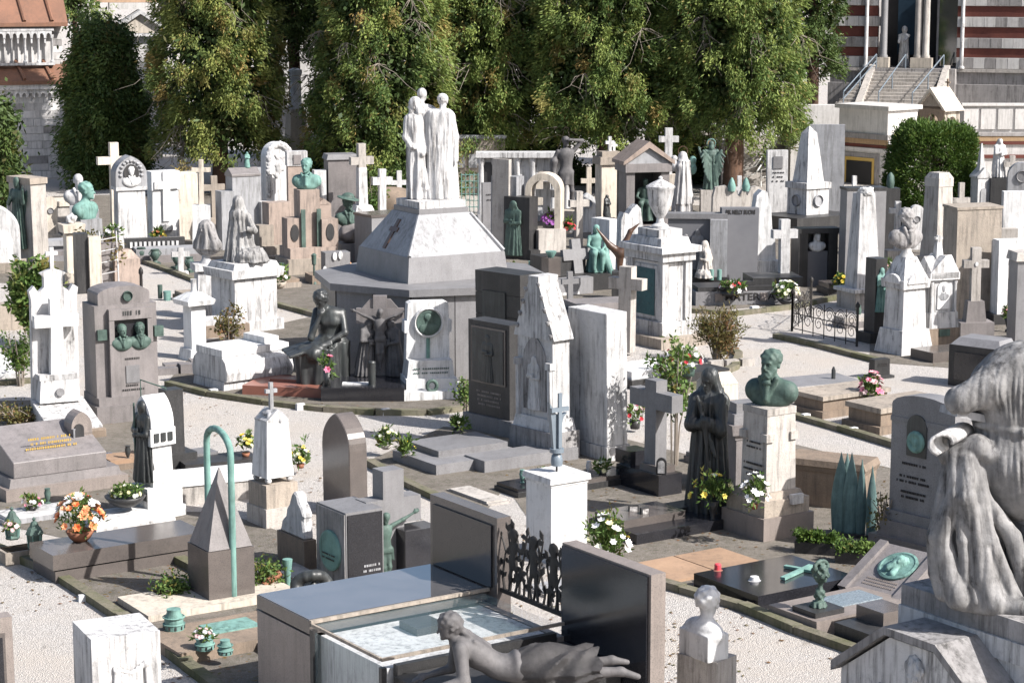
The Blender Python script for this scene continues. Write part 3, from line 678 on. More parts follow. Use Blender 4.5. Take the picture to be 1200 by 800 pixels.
for nm, a, b, e, mt in (('coping', 127, 122, 8, 'plaster'), ('string_course', 161, 155, 5, 'plaster_grey'), ('tan_band', 167, 161.3, 1.4, 'band_tan'), ('red_band', 171, 167.3, 2, 'brick'), ('base_course', 176, 171.5, 4, 'plaster')): m.box(nm, 52+e, 74+e, a, b, mt, par=P)
for k in range(18): m.box('dentil', 1.8, 1.8, 166, 162, 'marble', -25+k*2.9, -38.4, par=P, bv=0)
m.box('window_frame', 3, 56, 214, 178, 'plaster_grey', -26.5, 2, par=P); m.box('gilt_frame', 2, 44, 213, 183, 'gold', -28, 2, par=P); m.box('dark_pane', 2, 38, 213, 187, 'dark_void', -28.8, 2, par=P)
m = Mon('stone_aedicule', 'small stone house-shaped shrine with a gabled roof and arches below the stairs', 'shrine', 1098, 212, -50)
m.box('base', 40, 30, 212, 152, 'marble_cream'); w_ = 36
for sx in (-1, 1):
    for sy in (-1, 1): m.box('corner_pier', 7, 7, 152, 128, 'sandstone' if sx < 0 else 'marble_cream', sx*16, sy*10)
m.slab('front_arch', [(-19, 150), (-19, 124), (19, 124), (19, 150), (11, 150)]+[(11*math.cos(a), 144-11*math.sin(a)) for a in np.linspace(0, PI, 9)]+[(-11, 150)], -14, -9, 'sandstone')
m.side('side_arch', [(-13, 150), (-13, 124), (13, 124), (13, 150), (7, 150)]+[(7*math.cos(a), 143-7*math.sin(a)) for a in np.linspace(0, PI, 9)]+[(-7, 150)], -19.5, -15, 'marble_cream')
m.side('side_arch', [(-13, 150), (-13, 124), (13, 124), (13, 150), (7, 150)]+[(7*math.cos(a), 143-7*math.sin(a)) for a in np.linspace(0, PI, 9)]+[(-7, 150)], 15, 19.5, 'marble_cream')
m.slab('gable_wall', [(-19, 127), (19, 127), (0, 107)], -14, 13, 'limestone'); m.slab('roof', [(-24, 129), (-19, 127.5), (0, 107), (19, 127.5), (24, 129), (0, 102)], -18, 17, 'marble_cream')
m.cross('finial_cross', 1.6, 103, 93, 97, 3.4, 1.6, 1.6, 'sandstone', 0, 14)
# ---- stair with white rails behind the rightmost conifer
m = Mon('stone_stair', 'flight of grey stone steps with white rails behind the rightmost conifer', 'staircase', 884, 222, 0)
for k in range(9): m.box('step', 62, 7, 222, 216-k*6.6, 'stone_pale', 6+k*2, -6+k*7, bv=.01)
m.box('side_wall', 12, 70, 222, 158, 'plaster', 46, 22); m.box('side_wall', 8, 70, 222, 168, 'plaster_grey', -36, 26)
for dx in (-16, 6):
    for dz in (0, 9): m.tube('white_rail', [(dx, -14, 198+dz), (dx+16, -8, 194+dz), (dx+46, 40, 160+dz)], .8, 'paint_white')
    for p in ((0, -14, 198), (30, 16, 178)): m.tube('rail_post', [(dx+p[0], p[1], p[2]-1), (dx+p[0], p[1], p[2]+20)], .8, 'paint_white')
m = Mon('low_brick_wall', 'brown banded wall in deep shade between the right conifer trunks', 'wall', 800, 214, 0)
wl = m.box('wall', 90, 8, 214, 158, 'granite_mauve', 0, 0); m.box('coping', 92, 11, 158, 154, 'stone_pale', 0, 0); m.box('band', 90.5, 9, 184, 176, 'stone_pale', 0, 0, par=wl); m.box('band', 90.5, 9, 170, 165, 'band_tan', 0, 0, par=wl)
# ---- clipped hedge
def hedge():
    rng = np.random.default_rng(21); m = Mon('clipped_bush', 'big clipped dark green bush in front of the terrace wall', 'bush', 1090, 262, 10)
    u = m.u; n = 2600; W, Dp, z0, z1 = 45*u, 40*u, .1, m.z(148)
    q = rng.uniform(-1, 1, (n, 3)); f = rng.integers(0, 3, n); s = np.where(rng.random(n) < .5, -1, 1); q[np.arange(n), f] = s*rng.uniform(.86, 1, n)
    q[:, 2] = np.abs(q[:, 2]) if False else q[:, 2]
    k = (np.abs(q)**3.2).sum(1)**(1/3.2); q = q/np.maximum(k, .86)[:, None]*np.minimum(k, 1)[:, None]
    wob = 1+.05*np.sin(q[:, 0]*5+q[:, 2]*4)+.04*np.sin(q[:, 1]*9-q[:, 2]*7)
    cent = np.stack([q[:, 0]*W*wob, q[:, 1]*Dp*wob, z0+(q[:, 2]*wob*.5+.5)*(z1-z0)], 1)
    nrm = q**5; nrm /= np.linalg.norm(nrm, axis=1, keepdims=True)+1e-9
    o = m.add('foliage', clumps_mesh('foliage', cent, nrm, 26, (.07, .07, .07), .11, .03, rng, -.3, .05, .8, .6), 'hedge'); o['kind'] = 'stuff'
    bm = bmesh.new(); bm_tube(bm, [(0, 0, -.1), (0, 0, .8), (.1, 0, z1*.8)], .12, 7, .04)
    for i in range(9): bm_tube(bm, [(0, 0, .4+i*.2), (W*.7*math.cos(i*2.4), Dp*.7*math.sin(i*2.4), .8+i*.22)], .04, 5, .015)
    m.add('trunk', from_bm('trunk', bm), 'bark')
hedge()
# ---- loose shrubs
def shrub(name, label, px, py, wpx, r1, mat, seed, n=70, per=26, L=.10, W=.045, stems=9, droop=.1, flower=None, fill=.35, cat='bush', jit=1.):
    rng = np.random.default_rng(seed); m = Mon(name, label, cat, px, py, 0); u = m.u; H = m.z(r1); R = wpx*u/2
    bm = bmesh.new(); tips = []
    for i in range(stems):
        a = i*2.4+rng.uniform(-.4, .4); rr = R*rng.uniform(.3, 1); zz = H*rng.uniform(.6, .97)
        p = [(math.cos(a)*.04, math.sin(a)*.04, -.04), (math.cos(a)*rr*.3, math.sin(a)*rr*.3, zz*.45), (math.cos(a)*rr*.75, math.sin(a)*rr*.75, zz*.8), (math.cos(a)*rr, math.sin(a)*rr, zz)]
        bm_tube(bm, p, .014, 5, .005); tips.append(p)
        for b in range(2):
            q0 = Vector(p[1]).lerp(Vector(p[2]), rng.random()); q1 = q0+Vector((rng.normal()*R*.4, rng.normal()*R*.4, H*rng.uniform(.05, .25))); bm_tube(bm, [q0, q1], .008, 4, .003); tips.append([q0, q0, q0, q1])
    o = m.add('stem', from_bm('stem', bm), 'twig'); o['kind'] = 'stuff'
    cent = []
    for k in range(n):
        p = tips[rng.integers(len(tips))]; t = rng.uniform(fill, 1)*3; i = min(2, int(t)); cent.append(Vector(p[i]).lerp(Vector(p[i+1]), t-i))
    cent = np.array([tuple(c) for c in cent])+rng.normal(size=(n, 3))*.04; cent[:, 2] = np.maximum(cent[:, 2], .06)
    out = cent*np.array([1, 1, .2]); out /= np.linalg.norm(out, axis=1, keepdims=True)+1e-6
    o = m.add('foliage', clumps_mesh('foliage', cent, out, per, (.06, .06, .06), L, W, rng, droop, .12, .5, jit), mat); o['kind'] = 'stuff'
    return m
# ================================================================ sculpture library (metres, face towards -y)
def head(c, h=.24, yaw=0, pitch=0, roll=0, hair='short', beard=False, mous=False):
    P = [E((0, .05, .12), (.35, .42, .40), k=.05), E((0, -.08, -.12), (.28, .30, .37), k=.1), E((0, -.16, -.34), (.19, .19, .15), k=.1),
         C((-.17, -.335, .07), (.17, -.335, .07), .05, k=.06), C((0, -.36, .03), (0, -.455, -.13), .035, .06, k=.04),
         E((-.14, -.40, -.015), (.10, .105, .07), k=.03, s=-1), E((.14, -.40, -.015), (.10, .105, .07), k=.03, s=-1),
         E((-.135, -.31, -.01), .05, k=.015), E((.135, -.31, -.01), .05, k=.015),
         C((-.07, -.36, -.24), (.07, -.36, -.24), .028, k=.02), C((-.06, -.355, -.295), (.06, -.355, -.295), .03, k=.02), E((0, -.32, -.42), .085, k=.06),
         E((-.345, .06, -.05), (.05, .09, .13), k=.03), E((.345, .06, -.05), (.05, .09, .13), k=.03), C((0, .10, -.25), (0, .15, -.75), .19, .23, k=.1)]
    if hair == 'short': P += [E((0, .10, .20), (.41, .45, .39), k=.02, nz=(.045, 15))]
    elif hair == 'curly': P += [E((0, .10, .20), (.43, .46, .40), k=.03, nz=(.05, 18)), E((-.3, .1, -.02), (.13, .2, .2), nz=(.04, 20)), E((.3, .1, -.02), (.13, .2, .2), nz=(.04, 20))]
    elif hair == 'bun': P += [E((0, .12, .18), (.40, .44, .38), k=.03, nz=(.02, 24)), E((0, .52, .1), (.18, .18, .18), k=.06)]
    elif hair == 'long': P += [E((0, .12, .17), (.41, .44, .40), k=.03, nz=(.02, 24)), E((-.28, .2, -.35), (.15, .2, .45), k=.06, nz=(.03, 20)), E((.28, .2, -.35), (.15, .2, .45), k=.06, nz=(.03, 20)), E((0, .38, -.35), (.3, .16, .5), k=.06, nz=(.03, 20))]
    if hair == 'veil':
        hood = [E((0, .13, .10), (.50, .50, .50), k=.05), C((-.36, .08, -.1), (-.62, .16, -.95), .16, .30, k=.12), C((.36, .08, -.1), (.62, .16, -.95), .16, .30, k=.12), E((0, .36, -.5), (.52, .30, .7), k=.12), E((0, -.40, -.10), (.275, .30, .40), k=.05, s=-1)]
        P = hood+P[:15]
    if beard: P += [E((0, -.27, -.44), (.23, .17, .24), k=.05, nz=(.03, 24)), C((-.26, -.1, -.2), (-.15, -.22, -.42), .09, k=.06), C((.26, -.1, -.2), (.15, -.22, -.42), .09, k=.06)]
    if beard or mous: P += [C((0, -.4, -.2), (-.14, -.35, -.26), .05, .03, k=.02), C((0, -.4, -.2), (.14, -.35, -.26), .05, .03, k=.02)]
    return xform(P, rot3(pitch, roll, yaw), c, h)
def bust(h=.26, yaw=0, hair='short', beard=False, mous=False, coat=True, cut='round', pitch=0):
    """head and shoulders; about .62 tall, base at z=0"""
    P = head((0, 0, .47), h, yaw, pitch, 0, hair, beard, mous)
    if cut == 'square':
        P += [E((0, .04, .22), (.235, .12, .12), k=.05), B((0, .04, .11), (.20, .12, .12), .012, k=.03)]
    else: P += [E((0, .05, .17), (.27, .14, .15), k=.06), E((-.2, .05, .16), (.1, .11, .12), k=.05), E((.2, .05, .16), (.1, .11, .12), k=.05), E((0, .02, .06), (.2, .12, .1), k=.06)]
    if coat: P += [C((0, -.10, .08), (-.09, -.06, .32), .028, .03, k=.015), C((0, -.10, .08), (.09, -.06, .32), .028, .03, k=.015), C((0, -.12, .1), (0, -.1, .26), .03, k=.02), E((0, -.105, .275), (.05, .03, .03), k=.01)]
    return P
def hand(w, d, up, s=1., curl=.5):
    """palm and five fingers from the wrist w along d; up is the back of the hand"""
    w = np.array(w, float); d = np.array(d, float); d /= np.linalg.norm(d); up = np.array(up, float); up -= d*(up@d); up /= np.linalg.norm(up); sd = np.cross(d, up)
    P = [E(w+d*.05*s, .042*s, k=.03)]
    for i, (o, l) in enumerate(((-.033, .075), (-.011, .088), (.011, .083), (.033, .064))):
        a = w+d*.08*s+sd*o*s; m_ = a+d*l*.5*s-up*curl*.02*s; e = m_+d*l*.5*s*(1-curl*.6)-up*l*curl*.6*s
        P += [C(w+d*.03*s+sd*o*.7*s, a, .015*s, .0115*s, k=.012), C(a, m_, .0115*s, .010*s, k=.006), C(m_, e, .010*s, .008*s, k=.006)]
    a = w+d*.03*s-sd*.035*s; P += [C(a, a+d*.04*s-sd*.025*s-up*.01*s, .014*s, .012*s, k=.012), C(a+d*.04*s-sd*.025*s-up*.01*s, a+d*.075*s-sd*.02*s-up*.03*s, .012*s, .009*s, k=.006)]
    return P
def arm(a, b, c, r=.052, hnd=True, curl=.6, up=(0, -1, .3), sleeve=0.):
    a, b, c = map(lambda v: np.array(v, float), (a, b, c)); s = r+sleeve
    P = [C(a, b, s*1.08, s*.86, k=.04), C(b, c, s*.9, r*.56+sleeve*.7, k=.03)]
    if hnd: P += hand(c, c-b, up, 1., curl)
    return P
def leg(a, b, c, toe, r=.085):
    return [C(a, b, r*1.05, r*.66, k=.05), C(b, c, r*.68, r*.42, k=.04), E((np.array(b)*.62+np.array(c)*.38)+np.array((0, .02, 0)), (r*.62, r*.7, r*1.3), k=.05), C(c, toe, r*.42, r*.32, k=.03)]
def veiled_woman(lean=0, yaw=0, arms='fold', n=13, k=.05):
    P = [D((0, 0, 0), (0, .02, 1.28), (.30, .27), (.19, .14), n, .03, .012, .06), E((0, .02, 1.30), (.225, .14, .16), k=.08)]
    P += [D((0, .10, .25), (0, .09, 1.45), (.27, .17), (.16, .12), 9, .02, .01, .05, 1.)]
    P += head((0, -.03, 1.54), .25, yaw, 12, 0, 'veil')
    if arms == 'fold': P += arm((-.21, .0, 1.34), (-.25, -.10, 1.05), (-.03, -.22, 1.08), .05, True, .5, (0, -1, .2), .025)+arm((.21, .0, 1.34), (.25, -.10, 1.02), (.04, -.23, 1.0), .05, True, .5, (0, -1, .2), .025)
    if arms == 'cloak': P += [C((-.20, -.02, 1.30), (-.20, -.17, 1.05), .085, .075, k=.08), C((-.20, -.17, 1.05), (.10, -.21, 1.08), .07, .05, k=.06), C((.20, -.02, 1.30), (.21, -.14, 1.0), .085, .08, k=.08), C((.21, -.14, 1.0), (.02, -.24, 1.12), .07, .05, k=.06), C((-.12, -.16, 1.36), (.16, -.22, .72), .03, .025, k=.04), C((.02, -.24, 1.05), (.12, -.25, .25), .03, .03, k=.05)]
    P = Figure(P); P.fold = folds(0, .04, 17, .011, .02, 1.36); return P
def three_group():
    P = []
    # right man in a long mantle
    P += [B((.15, -.05, .79), (.205, .10, .79), .05, (0, 0, 0), .05), D((.15, .02, 0), (.15, .0, .9), (.27, .22), (.19, .14), 7, .02, .008, .08), C((.04, -.12, .1), (.05, -.12, 1.5), .025, .02, k=.05), C((.27, -.12, .05), (.24, -.11, 1.45), .03, .02, k=.05),
          E((.2, .02, 1.44), (.2, .13, .15), k=.08), C((.34, .02, 1.45), (.41, .02, 1.1), .085, .07, k=.06), C((.41, .02, 1.1), (.43, -.04, .74), .07, .05, k=.04)]
    P += [D((.36, .06, .0), (.32, .06, 1.2), (.12, .16), (.1, .1), 5, .02, .01, .06)]
    P += hand((.43, -.04, .74), (0, -.1, -1), (1, 0, 0), 1.1, .4)
    P += head((.21, .02, 1.72), .24, 170, 8, 0, 'short')
    # tall man in the middle, back
    P += [D((-.11, .14, 0), (-.11, .14, 1.5), (.21, .2), (.19, .12), 9, .02, .012, .05), E((-.12, .12, 1.53), (.23, .13, .14), k=.08), C((-.04, -.05, .85), (-.05, -.02, 1.5), .05, .06, k=.04), C((-.11, -.06, .85), (-.12, -.02, 1.5), .045, .05, k=.04)]
    P += head((-.16, .12, 1.83), .24, 160, 0, 0, 'bald')
    # left man, bearded, profile to the left, bare shoulders and a knotted cloth
    P += [E((-.30, -.03, 1.30), (.17, .15, .25), (0, -4, 0), .08), E((-.27, -.02, 1.0), (.15, .14, .24), k=.1), D((-.25, -.02, 0), (-.26, -.02, .92), (.17, .18), (.17, .16), 8, .028, .018, .05, .4)]
    P += [C((-.41, -.06, 1.42), (-.45, -.1, 1.1), .065, .05, k=.05), C((-.45, -.1, 1.1), (-.36, -.18, .94), .05, .04, k=.04), C((-.40, -.1, .96), (-.16, -.16, .80), .045, .05, k=.04), C((-.36, -.12, .9), (-.12, -.14, .3), .05, .05, k=.03), C((-.22, -.14, .82), (-.1, -.12, .2), .045, .05, k=.03)]
    P += hand((-.36, -.18, .94), (1, -.2, -.3), (0, -1, 0), 1.1, .6)
    P += head((-.30, -.05, 1.67), .245, -75, 8, 0, 'long', True)
    P = Figure(P); P.fold = folds(0, .0, 15, .009, -.1, 1.42, 1.4); return P
def nude_man():
    P = leg((-.09, 0, .88), (-.10, -.05, .47), (-.10, .0, .07), (-.12, -.15, .03))+leg((.10, 0, .88), (.15, -.02, .47), (.17, .1, .07), (.22, -.03, .03))
    P += [E((0, .0, .93), (.17, .12, .15), k=.08), E((-.08, .07, .88), (.1, .1, .11), k=.05), E((.08, .07, .88), (.1, .1, .11), k=.05), E((.01, .0, 1.15), (.15, .105, .2), k=.1), E((.0, .0, 1.36), (.205, .12, .18), k=.08)]
    P += [E((-.11, .07, 1.36), (.1, .07, .14), k=.04), E((.11, .07, 1.36), (.1, .07, .14), k=.04), C((0, .11, 1.02), (0, .1, 1.45), .015, k=.03)]
    P += arm((.2, .02, 1.46), (.40, .0, 1.70), (.12, -.10, 1.73), .055, True, .5, (0, 0, 1))
    P += arm((-.2, .02, 1.44), (-.32, .06, 1.15), (-.30, -.04, .92), .055)
    P += [C((-.3, 0, 1.2), (-.34, .05, .62), .10, .03, k=.05), D((-.02, .03, .62), (0, .03, .92), (.2, .16), (.18, .14), 7, .025, .01, .04), C((.16, .05, .95), (-.22, .08, .68), .05, .06, k=.04)]
    P += head((.0, 0, 1.68), .23, 15, 10, 0, 'short'); return P
def crucified(cross=False):
    P = leg((-.06, 0, .75), (-.06, -.09, .40), (-.01, 0, .06), (.0, -.07, -.04), .07)+leg((.06, 0, .75), (.07, -.09, .42), (.02, -.02, .07), (.01, -.08, -.03), .07)
    P += [E((0, 0, .82), (.13, .10, .13), k=.08), E((0, -.02, 1.0), (.115, .085, .2), k=.1), E((0, -.02, 1.18), (.155, .10, .15), k=.08), B((0, -.01, .77), (.14, .11, .06), .04, k=.03), C((.12, -.06, .8), (.17, -.05, .55), .05, .02, k=.03)]
    P += arm((-.16, 0, 1.28), (-.40, 0, 1.38), (-.64, .0, 1.50), .045)+arm((.16, 0, 1.28), (.40, 0, 1.38), (.64, 0, 1.50), .045)
    P += head((.02, -.05, 1.46), .2, 15, 25, 8, 'long', True); return P
def seated_bronze():
    """woman seated sideways, head bent on her hand, a cloth over wide knees"""
    P = [E((.10, .02, .98), (.19, .14, .24), (10, 0, 0), .08), E((.13, .05, .72), (.21, .17, .17), k=.1), E((.1, -.01, 1.13), (.21, .12, .12), k=.08), E((.03, -.10, 1.03), (.07, .05, .06), k=.06), E((.17, -.10, 1.03), (.07, .05, .06), k=.06)]
    P += [C((.12, .05, .66), (-.28, -.22, .62), .15, .11, k=.08), C((.05, -.02, .66), (-.10, -.38, .60), .14, .11, k=.08)]
    P += [B((-.22, -.22, .68), (.34, .22, .025), .02, (6, -14, 20), .05), D((-.10, -.20, .05), (-.10, -.16, .66), (.26, .20), (.30, .24), 8, .03, .02, .06), D((.16, .05, .0), (.18, .05, .72), (.20, .24), (.2, .18), 7, .03, .02, .08)]
    P += [C((.33, .0, .0), (.25, .0, .72), .06, .06, k=.06), C((-.18, -.35, .03), (-.26, -.46, .02), .05, .04), C((-.06, -.33, .03), (-.12, -.46, .02), .05, .04)]
    P += arm((-.09, -.02, 1.18), (-.16, -.24, .82), (-.03, -.20, 1.13), .055, True, .8)+arm((.28, .0, 1.16), (.33, -.16, .88), (.05, -.30, .74), .055)
    P += head((-.02, -.13, 1.36), .26, -30, 30, 0, 'curly'); P = Figure(P); P.fold = folds(.05, -.05, 15, .012, -.05, .72); return P
def kneeling_veiled():
    """veiled mourner kneeling in profile, seen from behind left"""
    P = [D((0, .0, .0), (-.02, .02, 1.02), (.34, .32), (.17, .15), 12, .035, .018, .06), E((-.02, -.02, 1.0), (.19, .17, .16), k=.08), D((.0, .05, .1), (-.03, .04, 1.16), (.30, .30), (.13, .14), 10, .025, .02, .05, .5)]
    P += [E((-.03, -.0, 1.22), (.12, .14, .165), k=.06), C((-.03, .04, 1.3), (.02, .18, .7), .10, .16, k=.06), E((.26, -.22, .14), (.32, .24, .15), (0, 0, 25), .08), C((.18, -.05, .95), (.32, -.12, .66), .08, .07, k=.05), C((.32, -.12, .66), (.2, -.3, .72), .07, .05, k=.05)]
    P += [D((.22, -.18, .0), (.2, -.12, .3), (.4, .3), (.28, .22), 9, .03, .02, .05)]
    P = Figure(P); P.fold = folds(0, .02, 19, .014, -.1, 1.25); return P
def seated_angel():
    P = [D((0, -.05, 0), (0, .0, .62), (.3, .3), (.2, .17), 9, .03, .02, .06), E((0, .02, .82), (.18, .13, .24), k=.08), E((0, .02, 1.0), (.2, .12, .12), k=.06), C((-.1, 0, .6), (-.12, -.36, .58), .12, .09, k=.06), C((.1, 0, .6), (.12, -.36, .58), .12, .09, k=.06), C((-.12, -.36, .58), (-.12, -.34, .1), .08, .05, k=.05), C((.12, -.36, .58), (.12, -.34, .1), .08, .05, k=.05)]
    P += arm((-.2, 0, 1.02), (-.26, -.12, .78), (-.1, -.3, .68), .05)+arm((.2, 0, 1.02), (.27, -.12, .78), (.1, -.32, .66), .05)
    P += head((0, -.04, 1.25), .23, -10, 15, 0, 'long'); return P
def wing(side=1, s=1.):
    P = []
    for i in range(8):
        f = i/7.; a = rad(20+f*70); L = (.95-.35*f)*s
        b = np.array((side*(.12+.16*(1-f))*s, .14, (1.0+.28*(1-f)-.15*f)*s)); e = b+np.array((side*math.cos(a)*.16*L, .12*L, -math.sin(a)*L*.9+.15*(1-f)))
        P.append(C(b, e, .055*s, .03*s, k=.03))
    P.append(C((side*.06, .1, 1.0*s), (side*.32*s, .16, 1.34*s), .06, .05, k=.04)); return P
def standing_angel():
    P = [D((0, 0, 0), (0, 0, 1.2), (.26, .23), (.17, .13), 11, .03, .012, .05), E((0, 0, 1.25), (.2, .13, .16), k=.08)]
    P += arm((-.2, 0, 1.32), (-.26, -.14, 1.05), (-.06, -.26, 1.15), .05, True, .5, (0, -1, 0), .02)+arm((.2, 0, 1.32), (.3, -.05, 1.1), (.38, -.12, 1.35), .05, True, .4, (0, -1, 0), .02)
    P += wing(1)+wing(-1)+head((0, -.02, 1.54), .23, 0, 10, 0, 'long'); P = Figure(P); P.fold = folds(0, 0, 15, .009, .0, 1.2); return P
def big_mourner():
    """draped woman bowed over an altar, seen from behind; z=0 at the plinth, 2.1 at the hump of the shoulders"""
    P = [E((.08, .06, 1.72), (.42, .32, .34), (0, -8, 0), .1), E((.24, .06, 1.88), (.38, .28, .22), k=.12), E((.05, .06, 1.55), (.36, .29, .20), k=.08)]
    P += [C((.0, -.06, 1.85), (-.22, -.14, 1.76), .18, .135, k=.12), C((-.22, -.14, 1.76), (-.45, -.17, 1.665), .135, .115, k=.06), C((-.45, -.17, 1.665), (-.30, .10, 1.56), .10, .06, k=.03)]
    P += [D((.06, .05, 1.30), (.07, .06, 1.62), (.335, .27), (.36, .29), 26, .008, .006, .06), C((-.29, -.08, 1.46), (.04, -.25, 1.42), .03, k=.025), C((.04, -.25, 1.42), (.38, -.17, 1.39), .03, k=.025), E((.10, .05, 1.14), (.44, .38, .38), k=.06), E((.24, .08, .92), (.46, .36, .30), k=.1), C((.14, -.26, 1.44), (.24, -.37, 1.0), .045, .03, k=.04)]
    # mantle falling from the left arm in heavy folds
    P += [C((-.52, -.10, 1.22), (-.30, -.16, 1.30), .075, .09, k=.04), C((-.30, -.16, 1.30), (-.22, -.20, 1.24), .09, .06, k=.04), E((-.34, .05, .66), (.19, .07, .58), k=.02), E((-.2, .04, .4), (.2, .08, .36), k=.02)]
    for i in range(6):
        f = i/5.; x0 = -.52+.24*f; y0 = -.08-.13*math.sin(f*2.6); r = .040+.016*(i % 2)+.006*math.sin(i*2.3); bx = x0-.05*(1-f)+.38*f**1.5; sw = .03*math.sin(i*1.9)
        pts = [(x0, y0, 1.22-.05*abs(f-.4)), (x0-.03+.05*f+sw, y0-.05-.03*(i % 2), .92), (bx-.05-.06*f-sw, y0-.06-.03*((i+1) % 2), .58), (bx-.01, y0-.08, .28), (bx+.04+.05*f, y0-.12, .06+.07*(1-f))]
        for q, (p0, p1) in enumerate(zip(pts, pts[1:])): P.append(C(p0, p1, r*(1+.2*q), r*(1.2+.2*q), k=.022))
    P += [C((-.50, -.12, .20), (-.36, -.24, .08), .11, .09, k=.03), C((-.36, -.24, .08), (-.12, -.33, .05), .09, .08, k=.02), C((-.05, -.34, .07), (.20, -.42, .05), .085, .07, k=.02), C((.20, -.42, .06), (.56, -.36, .05), .08, .075, k=.03)]
    P += head((.52, .30, 1.98), .27, 160, 45, 0, 'bun')
    P = Figure(P); a = folds(.10, .10, 31, .014, 1.46, 1.96, 1.1, .2); b = folds(.10, .10, 23, .015, .84, 1.42, 1.2, .22); c = folds(-.25, .16, 19, .006, .05, 1.2, 2.2, .1); d = folds(-.1, .3, 33, .004, 1.5, 2., .9)
    P.fold = lambda X, Y, Z: np.where(X > -.2, a(X, Y, Z), d(X, Y, Z))+np.clip((X+.12)/.1, 0, 1)*b(X, Y, Z)+np.clip((-.08-X)/.1, 0, 1)*c(X, Y, Z)
    return P
def lying_girl():
    """girl lying on her front, raised on one forearm; head at -x, feet at +x, z=0 the bed; about 1.75 long"""
    P = [E((-.42, .0, .36), (.20, .15, .12), (0, 32, 0), .08), E((-.28, 0, .25), (.22, .14, .115), (0, 26, 0), .1), E((-.05, 0, .15), (.2, .15, .12), k=.1), E((.13, .0, .15), (.20, .18, .14), k=.1)]
    P += arm((-.52, -.15, .40), (-.50, -.26, .12), (-.76, -.26, .06), .055, True, .3, (0, 0, 1), .012)+arm((-.52, .15, .40), (-.56, .22, .1), (-.80, .18, .05), .05, True, .3, (0, 0, 1))
    P += [C((.2, -.08, .14), (.62, -.09, .10), .105, .075, k=.06), C((.62, -.09, .10), (1.0, -.10, .10), .065, .042, k=.05), C((1.0, -.10, .10), (1.16, -.12, .05), .042, .028, k=.03), C((.2, .08, .14), (.6, .09, .11), .105, .075, k=.06), C((.6, .09, .11), (.95, .10, .15), .065, .042, k=.05), C((.95, .10, .15), (1.1, .11, .12), .042, .026, k=.03)]
    P += [E((.02, 0, .18), (.06, .17, .14), k=.04)]
    P += [C((-.38, -.10, .45), (-.26, -.06, .36), .02, k=.02), C((-.38, .06, .47), (-.22, .06, .36), .02, k=.02)]
    P += head((-.62, -.02, .585), .235, -80, 12, 0, 'short')+[E((-.545, -.0, .60), (.075, .09, .085), nz=(.015, 60)), C((-.54, -.03, .58), (-.44, -.05, .50), .032, .026, k=.02), C((-.44, -.05, .50), (-.30, -.06, .40), .026, .014, k=.02), C((-.54, .03, .57), (-.42, .03, .50), .03, .024, k=.02), C((-.42, .03, .50), (-.28, .03, .395), .024, .013, k=.02)]
    return P
def skirt_mesh():
    """crumpled skirt from the waist (x=-.02) to the knees (x=.78), creased like folded sheet"""
    nx, na = 30, 64; V = []; tri = lambda w: 2*abs((w/(2*PI)) % 1-.5)
    for i in range(nx):
        t = i/(nx-1); x = -.04+.80*t; ry = .16+.10*math.sin(min(1, t*1.6)*PI/2)+.02*t; rz = .145+.035*math.sin(t*PI)
        for j in range(na):
            a = 2*PI*j/na; w = 1.6*math.sin(2.1*a+3*t)+1.2*math.sin(5*t+a)
            q = .90+min(1, t*5)*(.16*tri(4*a+w+5*t)+.12*tri(7*a-2.2*w+9*t)+.22*tri(15*t+2*a+1.5*w)-.16)
            V.append((x+(.05*tri(7*a+1) if i == nx-1 else .015*tri(4*a+9*t)), math.cos(a)*ry*q*1.05, max(.012, .15+math.sin(a)*rz*q*1.05)))
    bm = bmesh.new(); v = [bm.verts.new(p) for p in V]
    for i in range(nx-1):
        for j in range(na):
            k = (j+1) % na; bm.faces.new((v[i*na+j], v[i*na+k], v[i*na+na+k], v[i*na+na+j]))
    bmesh.ops.solidify(bm, geom=bm.faces[:], thickness=.012); me = from_bm('skirt', bm, True); me.set_sharp_from_angle(angle=rad(32)); return me
def relief_face(h=.3, yaw=0):
    return flat(head((0, 0, 0), h, yaw, 0, 0, 'curly', True), (1, .45, 1.))
